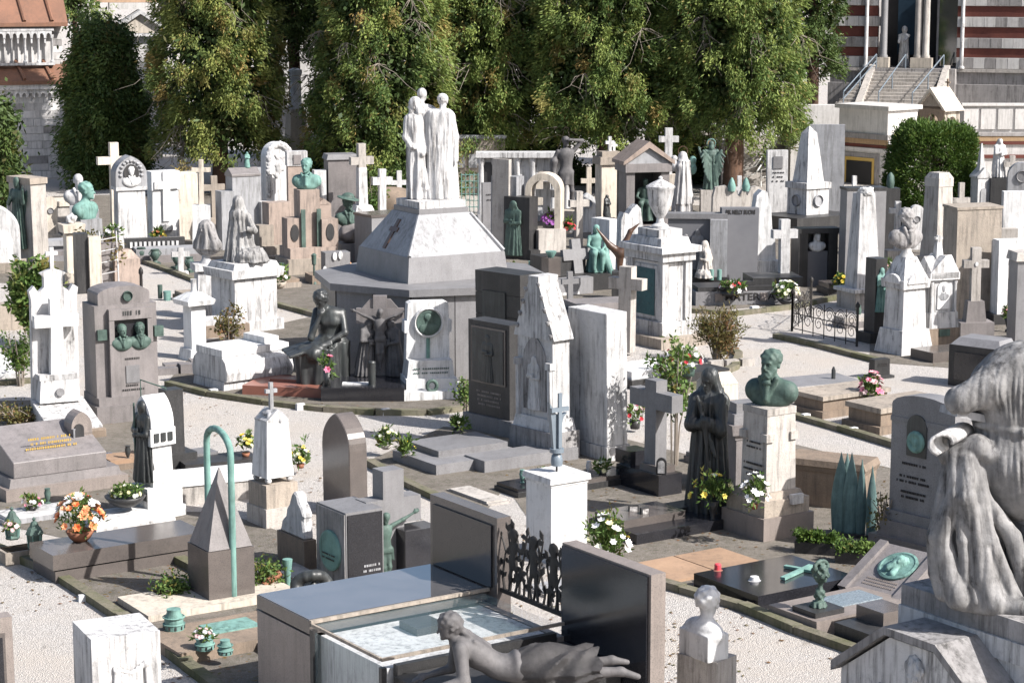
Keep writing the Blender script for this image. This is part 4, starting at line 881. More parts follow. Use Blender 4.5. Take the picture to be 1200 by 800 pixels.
# ================================================================ flowers
def blossom_mesh(r, kind, seed):
    rng = random.Random(seed); bm = bmesh.new()
    n, lay = {'rose': (6, 3), 'lily': (6, 1), 'mum': (11, 3)}[kind]
    for l in range(lay):
        rr = r*(1-.28*l); up = {'rose': .5, 'lily': .55, 'mum': .35}[kind]+l*.35
        for i in range(n):
            a = 2*PI*i/n+l*.5; c, s = math.cos(a), math.sin(a); wd = rr*PI/n*1.25
            tip = (c*rr, s*rr, rr*up); md = (c*rr*.55, s*rr*.55, rr*up*.35+.1*r)
            v = [bm.verts.new(p) for p in ((0, 0, 0), (md[0]-s*wd*.6, md[1]+c*wd*.6, md[2]), tip, (md[0]+s*wd*.6, md[1]-c*wd*.6, md[2]))]
            bm.faces.new(v)
    me = bpy.data.meshes.new('blossom'); bm.to_mesh(me); bm.free(); return me
def bouquet(name, label, px, py, z, wpx, hpx, mats, n, seed, pot='bowl', potmat='bronze_dark', brad=3.4, kind='rose', leafy=26, potw=None, poth=None, per=10, base=None, xyz=None):
    """flowers in a vessel; px, py is where it stands (at height z), wpx wide and hpx high over the pot"""
    m = Mon(name, label, 'flowers', px, py, 0, None, z)
    if xyz: m.o.location = xyz
    u = m.u; rng = np.random.default_rng(seed); pw = (potw or wpx*.42)*u; ph = (poth or hpx*.3)*u
    bm = bmesh.new()
    if pot == 'bowl': bm_lathe(bm, [(pw*.28, 0), (pw*.42, ph*.35), (pw*.56, ph), (pw*.45, ph), (pw*.3, ph*.5)], 14)
    elif pot == 'vase': bm_lathe(bm, [(pw*.34, 0), (pw*.34, ph*.08), (pw*.14, ph*.2), (pw*.32, ph*.6), (pw*.5, ph), (pw*.4, ph), (pw*.2, ph*.6)], 14)
    elif pot == 'box': bm_box(bm, -pw*.5, pw*.5, -pw*.25, pw*.25, 0, ph, 1.08, 1.08)
    else: bm_lathe(bm, [(pw*.38, 0), (pw*.5, ph), (pw*.42, ph), (pw*.34, ph*.7)], 14)
    m.add('pot', from_bm('pot', bm, True), potmat)
    R = wpx*u/2; H = hpx*u
    cent = rng.normal(size=(leafy, 3))*np.array([.3, .3, .22])*np.array([R, R, H])+np.array([0, 0, ph+H*.4]); cent[:, 2] = np.maximum(cent[:, 2], ph*.8)
    out = cent-np.array([0, 0, ph]); out /= np.linalg.norm(out, axis=1, keepdims=True)+1e-6
    o = m.add('leaves', clumps_mesh('leaves', cent, out, per, (R*.12, R*.12, H*.1), 7*u, 2.6*u, rng, 0, .05, .9, .5), 'leaf'); o['kind'] = 'stuff'
    mes = {}
    for i in range(n):
        mt = mats[i % len(mats)]
        if mt not in mes: mes[mt] = blossom_mesh(brad*u, kind, i)
        t = math.acos(1-rng.random()*1.05); a = i*2.39996
        p = Vector((math.sin(t)*math.cos(a)*R*.9, math.sin(t)*math.sin(a)*R*.9, ph*.9+H*(.25+.72*math.cos(t))))
        o = link('blossom', mes[mt], mt, m.o, tuple(p)); d = Vector((p.x, p.y-.15*R, (p.z-ph)*.9+.02)).normalized(); o.rotation_euler = d.to_track_quat('Z', 'Y').to_euler()
        sc = rng.uniform(.8, 1.25); o.scale = (sc, sc, sc)
    return m
# ================================================================ monuments: foreground
def _loc(s, px, py):
    X, Y, _ = gnd(px, py); dx, dy = (X-s.X)/s.u, (Y-s.Y)/s.u; c, n = math.cos(rad(s.yaw)), math.sin(rad(s.yaw))
    return dx*c+dy*n, -dx*n+dy*c
def _off(s, dx, dy=0):
    c, n = math.cos(rad(s.yaw)), math.sin(rad(s.yaw)); return dx*c+dy*n, -dx*n+dy*c
Mon.loc = _loc; Mon.off = _off
RR = random.Random(5)
# --- white block with carved drapery, bottom left
m = Mon('marble_block', 'white marble block with a carved drape at the bottom left', 'pedestal', 140, 868, 26)
bk = m.box('block', 81, 81, 868, 733, 'marble')
m.fig('carved_drape', [C((-.145, -.412, .62), (.03, -.415, .56), .018, k=.02), C((.03, -.415, .56), (.2, -.412, .64), .018, k=.02), E((-.145, -.41, .63), .04), E((.2, -.41, .65), .04), E((-.145, -.43, .63), .022, s=-1)]+
      [C((-.13+.045*i, -.41, .59-.05*math.sin(i*.7)), (-.10+.035*i, -.415, -.1), .02, .022, k=.02) for i in range(7)]+[C((-.15, -.41, .6), (-.19, -.412, -.1), .022, .03, k=.02), C((.2, -.41, .6), (.24, -.412, -.1), .022, .03, k=.02), E((.03, -.41, .32), (.09, .04, .12), nz=(.015, 60))], 'marble', 832, 697, 1.35, 2, 0, 0, 1.0)
# --- granite stele cut by the left edge
m = Mon('granite_stele', 'brown granite stele with a dark panel cut by the lower left edge', 'gravestone', -22, 862, 24)
m.box('slab', 80, 22, 862, 724, 'granite_warm'); m.box('panel_frame', 62, 2, 850, 742, 'granite_polished', 0, -11); m.box('panel', 56, 2, 846, 747, 'granite_black', 0, -11.8)
# --- polished slab grave with orange flowers
m = Mon('slab_grave', 'polished brown granite slab grave carrying the orange and white bouquet', 'grave', 140, 662, 34)
m.box('base', 186, 66, 662, 648.5, 'granite_polished'); m.box('shadow_gap', 182, 62, 648.5, 646.5, 'granite_black'); m.box('top_slab', 192, 70, 646.5, 629, 'granite_polished', bv=.015)
bouquet('flower_bowl', 'large bouquet of orange roses and white lilies in a brown bowl', 94, 633, .33, 58, 46, ['petal_orange', 'petal_orange', 'petal_orange', 'petal_white', 'petal_orange', 'petal_white'], 60, 3, 'bowl', 'clay_pot', 5.4, 'rose', 44, 30, 12)
m = Mon('stone_planter', 'small brown stone planter holding two green lanterns', 'planter', 28, 656, 34)
m.box('box', 56, 30, 656, 641, 'limestone'); m.box('soil_bed', 48, 24, 641, 640, 'soil')
def lantern(px, py, z, label):
    m = Mon('grave_lantern', label, 'lantern', px, py, 30, 'green bronze lanterns on the planter', z); u = m.u
    bm = bmesh.new(); bm_lathe(bm, [(8*u, 0), (9*u, 2*u), (7*u, 4*u)], 6); m.add('foot', from_bm('foot', bm), 'bronze_green')
    bm = bmesh.new(); bm_lathe(bm, [(7.2*u, 3.8*u), (8.4*u, 18*u)], 6); m.add('glass_body', from_bm('glass_body', bm), 'bronze_green')
    for k in range(6):
        bm = bmesh.new(); a = k*PI/3; bm_tube(bm, [(7.6*u*math.cos(a), 7.6*u*math.sin(a), 3*u), (9*u*math.cos(a), 9*u*math.sin(a), 19*u)], .8*u, 4); m.add('corner_bar', from_bm('corner_bar', bm), 'bronze_turq')
    bm = bmesh.new(); bm_lathe(bm, [(11*u, 18.5*u), (10.5*u, 20*u), (8*u, 25*u), (6*u, 27*u), (4*u, 32*u), (1.4*u, 34*u), (2.4*u, 36.5*u), (0, 39*u)], 8); m.add('domed_lid', from_bm('domed_lid', bm), 'bronze_green')
lantern(15, 631, .2, 'green lantern with pink flowers above it, nearer the left edge'); lantern(41, 643, .2, 'green domed lantern beside the orange bouquet')
bouquet('flower_pot', 'pale pink flowers above the left green lantern', 13, 627, .5, 18, 12, ['petal_blush'], 14, 5, 'pot', 'bronze_green', 3, 'mum', 10, 9, 6)
# --- pyramid with turquoise hoop
m = Mon('pyramid_tomb', 'brown granite pyramid on a cube with a turquoise bronze hoop over it', 'tomb', 260, 700, 32)
m.box('base_slab', 190, 92, 700, 692, 'marble_cream', -18, -4); m.box('plinth', 58, 58, 692, 637, 'granite_polished'); m.box('pyramid', 55, 55, 636.5, 547, 'granite_mauve', t=.015, bv=.004)
(ax, ay), (bx, by) = m.loc(274, 706), m.loc(246, 684); pts = [(ax, ay, 694), (ax, ay, 620), (ax, ay, 530)]
for k in range(1, 10):
    a = PI*k/10; f = (1-math.cos(a))/2; pts.append((ax+(bx-ax)*f, ay+(by-ay)*f, 528-21*math.sin(a)))
pts += [(bx, by, 530), (bx, by, 600), (bx, by, 690)]; m.tube('hoop', pts, 4, 'bronze_turq', 10)
m.box('planting_bed', 42, 18, 692.5, 690.5, 'soil', *m.off(-58, 2)); shrub('grave_plants', 'low mossy plants with reddish leaves in front of the pyramid tomb', 200, 700, 46, 683, 'leaf', 31, 46, 22, .05, .025, 6, 0, fill=.1, cat='plants')
# --- barrel-topped pillar with bronze figure
m = Mon('barrel_pillar', 'white pillar with a barrel top and a dark bronze mourner on its shaded side', 'gravestone', 184, 603, 39)
m.box('step', 52, 46, 603, 590, 'marble_clean'); m.box('plinth', 46, 41, 590, 566, 'marble_clean'); sh = m.box('shaft', 27, 36, 566, 518, 'marble_clean', 0, 0, t=.92)
m.box('capital', 33, 41, 518, 498, 'marble_clean'); m.side('barrel_top', arch(20.5, 498, 461, 14, 1.7), -15, 15, 'marble_clean')
for q in (-9, 0, 9): m.box('bronze_rosette', 6, 2, 513, 503, 'bronze_dark', q, -21)
for q in (-16, -5, 6): m.box('meander_tile', 2, 7, 580, 572, 'bronze_dark', -23.5, q)
m.fig('bronze_mourner', flat(veiled_woman(), (1, .7, 1)), 'bronze_dark', 560, 466, 1.7, -16, -2, -90, 1.2); m.tube('staff', [(-24, 4, 562), (-21, 8, 470)], 1.2, 'bronze_green')
bouquet('flower_basin', 'basin of yellowish succulents on the white grave beside the barrel-topped pillar', 147, 592, .22, 40, 14, ['petal_pale'], 22, 8, 'bowl', 'granite_dark', 2.8, 'mum', 34, 44, 12)
m = Mon('marble_ledger', 'white marble ledger lying in front of the barrel-topped pillar', 'grave', 150, 612, 34)
m.box('ledger', 96, 44, 612, 598, 'marble_clean'); m.box('moulded_edge', 100, 48, 612, 608, 'marble')
# --- sloped granite tomb on the left
m = Mon('sloped_tomb', 'grey granite tomb with a sloping gilt-lettered top and a small double arch', 'tomb', 62, 570, 34)
m.box('step', 150, 92, 570, 556, 'granite_warm'); m.box('moulding', 138, 82, 556, 546, 'granite_mauve', t=.96)
m.side('sloping_body', [(-38, 546), (-38, 528), (40, 500), (40, 546)], -62, 52, 'granite_mauve')
m.lines('gilt_letters', -8, -18, (519, 513.5, 508), 64, 'gold', 2.6); m.o.children[-1].rotation_euler = (0, 0, 0)
ar = m.box('arch_block', 26, 22, 546, 512, 'granite_warm', 38, 10); m.slab('arch_head', arch(13, 513, 486, 10, 1.5), -1, 22, 'granite_warm', x=38)
m.slab('arch_hollow', arch(6, 530, 500, 8), -3, -1.2, 'granite_dark', x=34); m.lathe('arch_column', [(2, 530), (1.5, 528), (1.5, 508), (2.2, 505)], 'marble_grey', 8, 27, -3)
bouquet('flower_pot', 'bright yellow chrysanthemums at the left edge behind the sloped tomb', 16, 540, .12, 40, 24, ['petal_yellow'], 44, 9, 'bowl', 'stone_pale', 4, 'mum', 24, 30, 8)
# --- white stele with ragged edge
m = Mon('ragged_stele', 'white stele with a ragged rough-hewn edge on a brown base', 'gravestone', 348, 660, 34)
m.box('base', 16, 66, 660, 626, 'sandstone'); m.side('ragged_slab', [(-30, 626), (-26, 604), (-29, 598), (-22, 588), (-17, 585), (-14, 577), (-6, 573), (0, 578), (6, 590), (12, 596), (15, 606), (24, 612), (27, 620), (30, 626)], -6, 7, 'marble', .02)
# --- broken cross pedestal
m = Mon('cross_pedestal', 'tapering white pedestal with draped stump and little cross on rough stone base', 'gravestone', 321, 612, 36)
m.box('stone_base', 46, 46, 612, 590, 'stone_pale'); m.box('stone_block', 42, 42, 590, 563, 'limestone')
for sx in (-1, 1):
    for sy in (-1, 1): m.lathe('ball_foot', [(0, 563), (3.4, 561), (4, 559), (3.4, 556.5), (0, 555)], 'marble', 10, sx*14, sy*14)
m.box('shaft', 36, 36, 556, 492, 'marble_clean', t=.78); m.gable('gable_cap', 29, 29, 492, 478, 'marble', lip=2)
m.fig('draped_cloth', [E((0, 0, .1), (.3, .3, .1), nz=(.03, 18)), C((.2, -.25, .1), (.36, -.3, -.1), .06), C((-.2, -.2, .1), (-.3, -.3, -.12), .06), C((0, -.3, .08), (.1, -.36, -.15), .06)], 'marble_grey', 487, 479, .22, 0, 0, 0, .9)
m.cross('little_cross', 4.5, 481, 448, 458, 7.5, 4.5, 4, 'marble_grey')
# --- polished arch stele
m = Mon('arched_stele', 'polished dark granite stele with a rounded arch top', 'gravestone', 405, 600, 34)
m.side('arched_slab', arch(32, 600, 483, 16, 1.25), -12, 12, 'granite_polished', .01); m.box('foot', 34, 76, 600, 594, 'granite_dark')
# --- dark block with bronze disc
m = Mon('disc_tomb', 'stained granite block with a round turquoise bronze portrait disc', 'tomb', 411, 684, 34)
m.box('block', 50, 68, 684, 591, 'granite_grey'); m.box('weathered_face', 2, 66, 682, 593, 'marble_dirty', -25.5, 0); m.box('black_front', 46, 2, 682, 594, 'granite_black', 0, -34.2)
bm = bmesh.new(); bm_lathe(bm, [(24*m.u, 0), (24*m.u, .025), (22*m.u, .03), (0, .03)], 28); bmesh.ops.rotate(bm, verts=bm.verts, matrix=Matrix.Rotation(-PI/2, 3, 'Y')); bmesh.ops.translate(bm, verts=bm.verts, vec=(-26.6*m.u, -2*m.u, m.z(640))); m.add('bronze_disc', from_bm('bronze_disc', bm), 'bronze_turq')
m.lines('disc_letters', -31, -2, (649, 644), 30, 'bronze_dark', 1.6, -90); m.lines('inscription', 8, -35.6, (655, 661, 667, 674), 24, 'marble_grey', 2.6)
# --- dark cross with bronze christ
m = Mon('crucifix_tomb', 'dark granite cross with a green bronze Christ between black blocks', 'tomb', 460, 676, 34)
m.cross('cross', 28, 676, 550, 598, 37, 30, 24, 'granite_grey', 0, 8); m.box('black_block', 46, 34, 676, 618, 'granite_black', 26, -8)
m.fig('bronze_christ', flat(crucified(), (1, .9, 1)), 'bronze_green', 680, 596, 1.55, -18, -14, -10, 1.1)
# --- glass tomb
GT = Mon('glass_tomb', 'low granite tomb with glass top and two upright polished slabs', 'tomb', 479, 838, 34)
m = GT; u_ = m.u; TW, TD = 1.85, 2.2
bm = None
def mb(name, x0, x1, y0, y1, z0, z1, mat, par=None, bv=.008):
    b = bmesh.new(); bm_box(b, x0, x1, y0, y1, z0, z1); bevel(b, bv); return GT.add(name, from_bm(name, b), mat, par)
hx, hy = TW/2, TD/2
mb('granite_end_panel', -hx, -hx+.08, .12, hy, -.02, .86, 'granite_warm'); mb('granite_back_panel', -hx+.09, hx-.09, hy-.08, hy, -.02, .86, 'granite_warm')
mb('granite_right_panel', hx-.08, hx, -hy, hy, -.02, .86, 'granite_warm'); mb('granite_front_panel', -hx+.15, hx-.09, -hy, -hy+.06, -.02, .9, 'granite_dark')
tp = mb('polished_top', -hx, hx, .12, hy, .88, 1.0, 'granite_polished', None, .01); mb('polished_skin', -hx+.01, hx-.01, .14, hy-.01, 1.001, 1.008, 'granite_mirror', tp, 0)
mb('glass_end_pane', -hx+.02, -hx+.035, -hy+.06, .06, .0, .9, 'glass'); mb('glass_top_pane', -hx+.04, hx-.08, -hy+.05, .06, .962, .98, 'glass')
for n_, a in (('bronze_rail', (-hx, hx, .085, .115, .98, 1.01)), ('bronze_rail', (-hx, hx, -hy-.01, -hy+.015, .96, .988)), ('bronze_rail', (-hx-.005, -hx+.018, -hy+.02, .08, .96, .986)), ('corner_post', (-hx, -hx+.05, .065, .115, 0, .925)), ('corner_post', (-hx, -hx+.05, -hy, -hy+.045, 0, .9))): mb(n_, *a, 'limestone' if n_ == 'bronze_rail' else 'granite_dark')
mb('pale_floor', -hx+.1, hx-.1, -hy+.08, .1, .02, .86, 'marble_clean'); mb('small_cube', -.15, .15, -.4, -.1, .86, .93, 'granite_dark')
# upright slabs along the right edge
mb('upright_slab', hx+.01, hx+.16, hy-1.12, hy+.02, -.02, 1.68, 'granite_polished'); mb('mirror_face', hx-.012, hx+.004, hy-1.05, hy-.05, 1.02, 1.6, 'granite_black')
s2 = mb('upright_slab', hx+.01, hx+.16, -hy-1.2, -hy+.06, -.02, 1.68, 'granite_warm'); mb('black_face', hx-.012, hx+.004, -hy-1.17, -hy+.04, .02, 1.66, 'granite_black', s2)
mb('statue_bed', -hx+.1, hx-.03, -hy-.85, -hy-.03, -.02, .825, 'granite_dark')
# openwork bronze screen between the slabs
bm = bmesh.new(); rr = random.Random(12); xx = hx+.06
ya, yb = -hy+.08, hy-1.14
for k in range(13):
    y0 = ya+(yb-ya)*(k+.5)/13; p = [(xx, y0, 1.0)]
    for j in range(1, 5): p.append((xx+rr.uniform(-.01, .01), y0+rr.uniform(-.05, .05), 1.0+j*.145*rr.uniform(.8, 1.05)))
    bm_tube(bm, p, .014, 5, .008)
    for j in range(9):
        q = Vector(p[1+j % 4]); a = rr.uniform(-.6, 2.2); l = rr.uniform(.06, .11); d = Vector((0, math.cos(a)*(1 if j % 2 else -1), math.sin(a))); n = Vector((0, -d.z, d.y))
        vs = [q, q+d*l*.5+n*l*.28, q+d*l, q+d*l*.5-n*l*.28]
        A = [bm.verts.new(v+Vector((.005, 0, 0))) for v in vs]; Bv = [bm.verts.new(v-Vector((.005, 0, 0))) for v in vs]
        bm.faces.new(A); bm.faces.new(Bv[::-1])
        for i in range(4): bm.faces.new((A[i], Bv[i], Bv[(i+1) % 4], A[(i+1) % 4]))
bm_box(bm, xx-.015, xx+.015, ya-.02, yb+.02, .99, 1.03)
GT.add('leaf_screen', from_bm('leaf_screen', bm), 'iron')
P = []
for k, (f, t) in enumerate(((.18, -20), (.5, 10), (.82, 30))):
    P += xform([E((0, 0, .43), (.05, .055, .062)), E((0, .01, .45), (.055, .06, .05), nz=(.012, 60)), E((0, 0, .28), (.05, .055, .10)), E((0, .01, .18), (.055, .06, .06)), C((0, -.02, .16), (0, -.07, .02), .032, .022), C((0, -.07, .02), (0, -.03, -.12), .022, .016), C((0, .03, .16), (0, .06, .02), .032, .022), C((0, .06, .02), (0, .08, -.12), .022, .016), C((0, -.04, .34), (0, -.13, .30), .02, .016), C((0, -.13, .30), (0, -.18, .40), .016, .012), C((0, .04, .34), (0, .12, .26), .02, .014)], rot3(0, 0, 0 if k != 1 else 180), (xx, ya+(yb-ya)*f, 1.14), .95)
V, Q = sculpt(P, .009); V[:, 0] = xx+(V[:, 0]-xx)*.45; GT.add('putto_relief', np_mesh('putto_relief', V, Q), 'iron')
m = Mon('lying_girl_statue', 'grey bronze statue of a girl lying on her front with a crumpled skirt', 'statue', 602, 800, 8, None, .84)
V, Q = sculpt(lying_girl(), .0105); s_ = .87; m.add('figure', np_mesh('figure', V*s_, Q), 'bronze_grey'); me = skirt_mesh(); me.transform(Matrix.Scale(s_, 4)); m.add('skirt', me, 'bronze_grey')
# --- bust seen from behind, bottom centre right
m = Mon('marble_bust', 'white marble bust seen from behind on a rough stone pedestal', 'bust', 827, 862, -40)
m.box('pedestal', 56, 40, 862, 766, 'stone_pale', bv=.02); m.fig('bust', bust(.27, 35, 'short', False, False, False, 'square'), 'marble_clean', 766, 686, .62, 0, 0, 165, 1.0)
# --- white box pillar with steel dove sculpture
m = Mon('white_pillar', 'bright white square pillar topped by a grey metal dome and cross sculpture', 'pedestal', 652, 652, 34)
m.box('shaft', 51, 51, 652, 563, 'marble_clean'); m.box('neck', 53, 53, 563, 559.5, 'marble_clean'); m.box('cap', 58, 58, 559.3, 552.5, 'marble_clean', t=.97)
m.lathe('pin', [(1.2, 552), (1.2, 545)], 'iron', 8); m.lathe('metal_dome', [(6.5, 545), (7.2, 540), (6, 533), (3, 530), (8.5, 529.5), (8.5, 525), (5, 524.5)], 'steel', 18)
m.slab('horn_plate', [(-6, 525), (5, 525), (5, 500), (8, 489), (13, 484), (4, 486), (-3, 484), (-12, 470), (-9, 492)], -2.5, 2.5, 'steel'); m.cross('metal_cross', 4.5, 524, 460, 479, 12, 5, 3, 'steel', 1, -4.5)
# --- black granite grave with dark standing woman
m = Mon('black_grave', 'wide polished black granite grave in front of the dark standing woman', 'grave', 778, 618, 34)
m.box('lower_slab', 150, 92, 618, 606, 'granite_black', 0, 0); m.box('upper_slab', 90, 56, 606, 597, 'granite_polished', -26, 12); m.box('step', 70, 30, 606, 601, 'granite_dark', 40, 24)
m = Mon('standing_woman_statue', 'black bronze statue of a veiled woman standing with folded arms', 'statue', 829, 608, -22)
m.box('foot_slab', 44, 40, 608, 600, 'granite_dark'); m.fig('figure', flat(veiled_woman(0, -20, 'cloak'), (.84, .84, 1)), 'bronze_drape', 601, 431, 1.68, 0, 0, 0, 1.1)
bouquet('flower_vase', 'yellow roses with grey foliage in a dark vase before the black statue', 835, 612, .08, 58, 34, ['petal_yellow', 'petal_yellow', 'petal_pale'], 12, 13, 'vase', 'granite_dark', 4.4, 'rose', 46, 14, 26)
bouquet('flower_bunch', 'green and white lilies with yellow blooms beside the white square pillar', 712, 668, .02, 56, 58, ['petal_white', 'petal_white', 'petal_pale', 'petal_white', 'petal_yellow'], 34, 14, 'pot', 'clay_pot', 5, 'lily', 110, 24, 12, 12)
for k, (px, py) in enumerate(((742, 607), (755, 610))):
    m = Mon('photo_plaque', ('framed black and white portrait photo nearer the lilies', 'framed portrait photo nearer the dark vase')[k], 'photograph', px, py, 8+k*30, None, .13)
    m.box('frame', 12, 3, py, py-16, 'granite_dark'); m.box('print', 9, 1, py-2, py-14, 'photo_print', 0, -2)
# --- dark cross in front of the rose bush
m = Mon('granite_cross', 'dark grey granite cross on a stepped polished base beside the rose bush', 'cross', 760, 572, -56)
m.box('base', 82, 34, 572, 548, 'granite_black'); m.box('cube', 30, 30, 548, 532, 'granite_black', -36, 4); m.box('collar', 34, 26, 548, 540, 'granite_polished', 16, 0); m.cross('cross', 21, 540, 443, 466, 40, 20, 16, 'granite_grey', 12, 0)
m = Mon('photo_plaque', 'small oval framed portrait leaning at the foot of the dark granite cross', 'photograph', 775, 556, -10, None, .4); m.slab('frame', arch(6, 556, 536, 8), -1.5, 1.5, 'granite_dark'); m.slab('print', arch(4, 554, 539, 8), -2.2, -1.6, 'photo_print')
# --- bust column
m = Mon('bust_column', 'stone column carrying a green bronze bust of a bearded man', 'bust', 899, 622, 34)
m.box('plinth', 76, 76, 622, 596, 'granite_warm'); m.box('upper_plinth', 68, 68, 596, 578, 'limestone'); m.box('moulding', 60, 60, 578, 570, 'limestone', t=.88); m.box('shaft', 45, 45, 570, 482, 'stone_pale', t=.94, bv=.03); m.box('abacus', 44, 44, 482, 474, 'stone_pale')
for sx, sy in ((-1, -1), (1, -1), (-1, 1)): m.box('corner_block', 12, 12, 512, 503, 'stone_pale', sx*18.5, sy*18.5)
m.box('side_cap', 14, 14, 508, 500, 'limestone', 26, 0, t=.7); m.fig('bronze_bust', bust(.28, -10, 'short', True, True), 'bronze_green', 476, 410, .62, 0, 0, -62, .9)
m.lines('inscription', -23.4, 0, (515, 521), 26, 'ink', 2.2, -90); m.lines('inscription', -23.6, 0, (540, 547, 553), 34, 'ink', 2.4, -90); m.slab('open_book', [(-8, 584), (9, 584), (9, 573), (-8, 573)], -39, -33, 'marble', x=12)
bouquet('flower_bunch', 'white flowers leaning on the bust column pedestal', 884, 596, .45, 34, 38, ['petal_white'], 22, 15, 'pot', 'clay_pot', 4, 'lily', 22, 9, 6)
m = Mon('marble_pillar', 'pale rust-streaked marble pillar right behind the black statue', 'gravestone', 838, 566, 30); m.box('shaft', 40, 40, 566, 448, 'marble_cream', t=.86); m.gable('cap', 36, 36, 448, 436, 'marble_cream', axis='x')
m = Mon('cornice_pedestal', 'grey pedestal with a deep moulded cornice left of the bust column', 'pedestal', 868, 578, 20); m.box('die', 26, 26, 578, 512, 'granite_mauve'); m.box('cornice', 40, 36, 506, 494, 'granite_mauve', t=1.1); m.box('neck', 30, 28, 512, 506, 'granite_mauve'); m.box('upper_step', 34, 30, 494, 482, 'granite_grey'); m.box('top', 26, 24, 482, 470, 'granite_grey')
# --- terracotta pavement and black polished slab on the right
m = Mon('paving_slabs', 'orange stone paving slabs beside the black polished slab', 'paving', 815, 664, 34)
for k in range(2): m.box('stone_slab', 70, 84, 664, 660, 'terracotta', -36+k*72, 0)
m = Mon('black_slab_grave', 'black polished slab grave with a turquoise bronze cross lying on it', 'grave', 908, 690, 34)
m.box('slab', 150, 116, 690, 673, 'granite_black', bv=.02)
u = m.u; bm = bmesh.new(); a = 30*u; b = 3.2*u; z = m.z(672.6)
bm_prism(bm, [(-b, -a*1.3), (b, -a*1.3), (b, a*.2), (a*.8, a*.2), (a*.8, a*.2+2*b), (b, a*.2+2*b), (b, a), (-b, a), (-b, a*.2+2*b), (-a*.8, a*.2+2*b), (-a*.8, a*.2), (-b, a*.2)], 0, .03)
bmesh.ops.rotate(bm, verts=bm.verts, matrix=Matrix.Rotation(-PI/2, 3, 'X')@Matrix.Rotation(0, 3, 'Y')); bmesh.ops.rotate(bm, verts=bm.verts, matrix=Matrix.Rotation(rad(-70), 3, 'Z')); bmesh.ops.translate(bm, verts=bm.verts, vec=(28*u, -10*u, z+.031)); m.add('bronze_cross', from_bm('bronze_cross', bm), 'bronze_turq')
m = Mon('grave_candle', 'small red grave candle on the black polished slab', 'candle', 841, 672, 0, None, .12); m.lathe('holder', [(8, 672), (8, 669), (5, 667)], 'granite_red', 14); m.lathe('candle', [(4, 667), (4, 661), (3, 660)], 'petal_red', 12)
m = Mon('grave_candle', 'white round grave light on the black polished slab', 'candle', 884, 684, 0, None, .12); m.lathe('holder', [(9, 684), (9, 680), (6, 679)], 'marble_grey', 14); m.lathe('glass', [(6, 679), (5, 675)], 'marble_clean', 12)
# --- bronze cypresses
m = Mon('bronze_cypresses', 'row of pointed blue-green bronze cypresses behind planters', 'sculpture', 1000, 628, -8)
for k, (x, hw, rt, y) in enumerate(((-16, 11, 532, 4), (-9, 10, 534, 10), (-4, 10, 531, 0), (8, 6.5, 538, -3), (20, 6.5, 545, -6))):
    u = m.u; z0, z1 = m.z(628), m.z(rt); bm = bmesh.new(); prof = []
    for t in np.linspace(0, 1, 15):
        w_ = hw*(.8+.2*min(1, t*3))*(1 if t < .4 else max(.0, 1-((t-.4)/.6)**1.7)); w_ = max(w_, .9 if t < .96 else .5); prof.append((w_*u, z0+t*(z1-z0)))
    bm_lathe(bm, prof+[(0, z1+.02)], 14, x*u, y*u, 1, .45); m.add('cypress', from_bm('cypress', bm, True), 'bronze_blue')
m.box('base', 66, 22, 628, 624, 'granite_dark')
for k, (px, py) in enumerate(((956, 648), (1003, 660))):
    m = Mon('plant_trough', ('dark trough of trailing green plants left of the bronze cypresses', 'dark trough of bright green plants before the bronze cypresses')[k], 'planter', px, py, -18); u = m.u
    m.box('trough', 46, 16, py, py-14, 'granite_dark', t=1.06); rng = np.random.default_rng(60+k); n = 60
    ct = np.stack([rng.uniform(-22, 22, n)*u, rng.uniform(-8, 8, n)*u, m.z(py-14)+rng.uniform(0, 9, n)*u], 1); o = m.add('plants', clumps_mesh('plants', ct, np.tile((0, 0, 1.), (n, 1)), 20, (.025, .025, .02), .05, .026, rng, 0, .08, .6, .8), 'hedge' if k == 0 else 'leaf'); o['kind'] = 'stuff'
# --- brown sarcophagus
m = Mon('stone_sarcophagus', 'brown moulded stone sarcophagus behind the bronze cypresses', 'tomb', 972, 590, -28)
m.box('body', 92, 44, 590, 548, 'sandstone', t=1.06); m.box('ledge', 100, 50, 548, 542, 'sandstone', t=1.04); m.box('lid', 104, 54, 542, 535, 'sandstone', t=.94); m.box('foot', 82, 40, 590, 582, 'granite_mauve')
# --- arched stele with wreath, right
m = Mon('wreath_stele', 'tall grey stele with a curved top, bronze wreath and inscription at the right', 'gravestone', 1086, 648, -52)
m.box('step', 132, 58, 648, 632, 'granite_mauve'); m.box('base', 116, 46, 632, 614, 'granite_mauve', t=.94); m.box('die_foot', 104, 36, 614, 602, 'granite_grey')
m.slab('slab', [(-48, 602), (48, 602), (48, 478)]+[(48*math.cos(a), 478-14*math.sin(a)) for a in np.linspace(.2, PI-.2, 9)]+[(-48, 478)], -14, 14, 'granite_grey'); m.box('band', 98, 30, 498, 492, 'granite_grey')
m.slab('niche', arch(15, 535, 486, 12), -15.5, -14.2, 'bronze_dark', x=-8)
m.fig('bronze_wreath', [C((.16*math.cos(a), 0, .2+.16*math.sin(a)), (.16*math.cos(a+.5), -.01, .2+.16*math.sin(a+.5)), .045, .035) for a in np.arange(0, 6.2, .45)]+[E((0, .0, .2), (.11, .06, .14), nz=(.02, 30))], 'bronze_turq', 530, 505, .4, -8, -16, 0, .8)
m.lines('inscription', -12, -14.6, (545, 560, 566, 578, 584), 52, 'ink', 2.8)
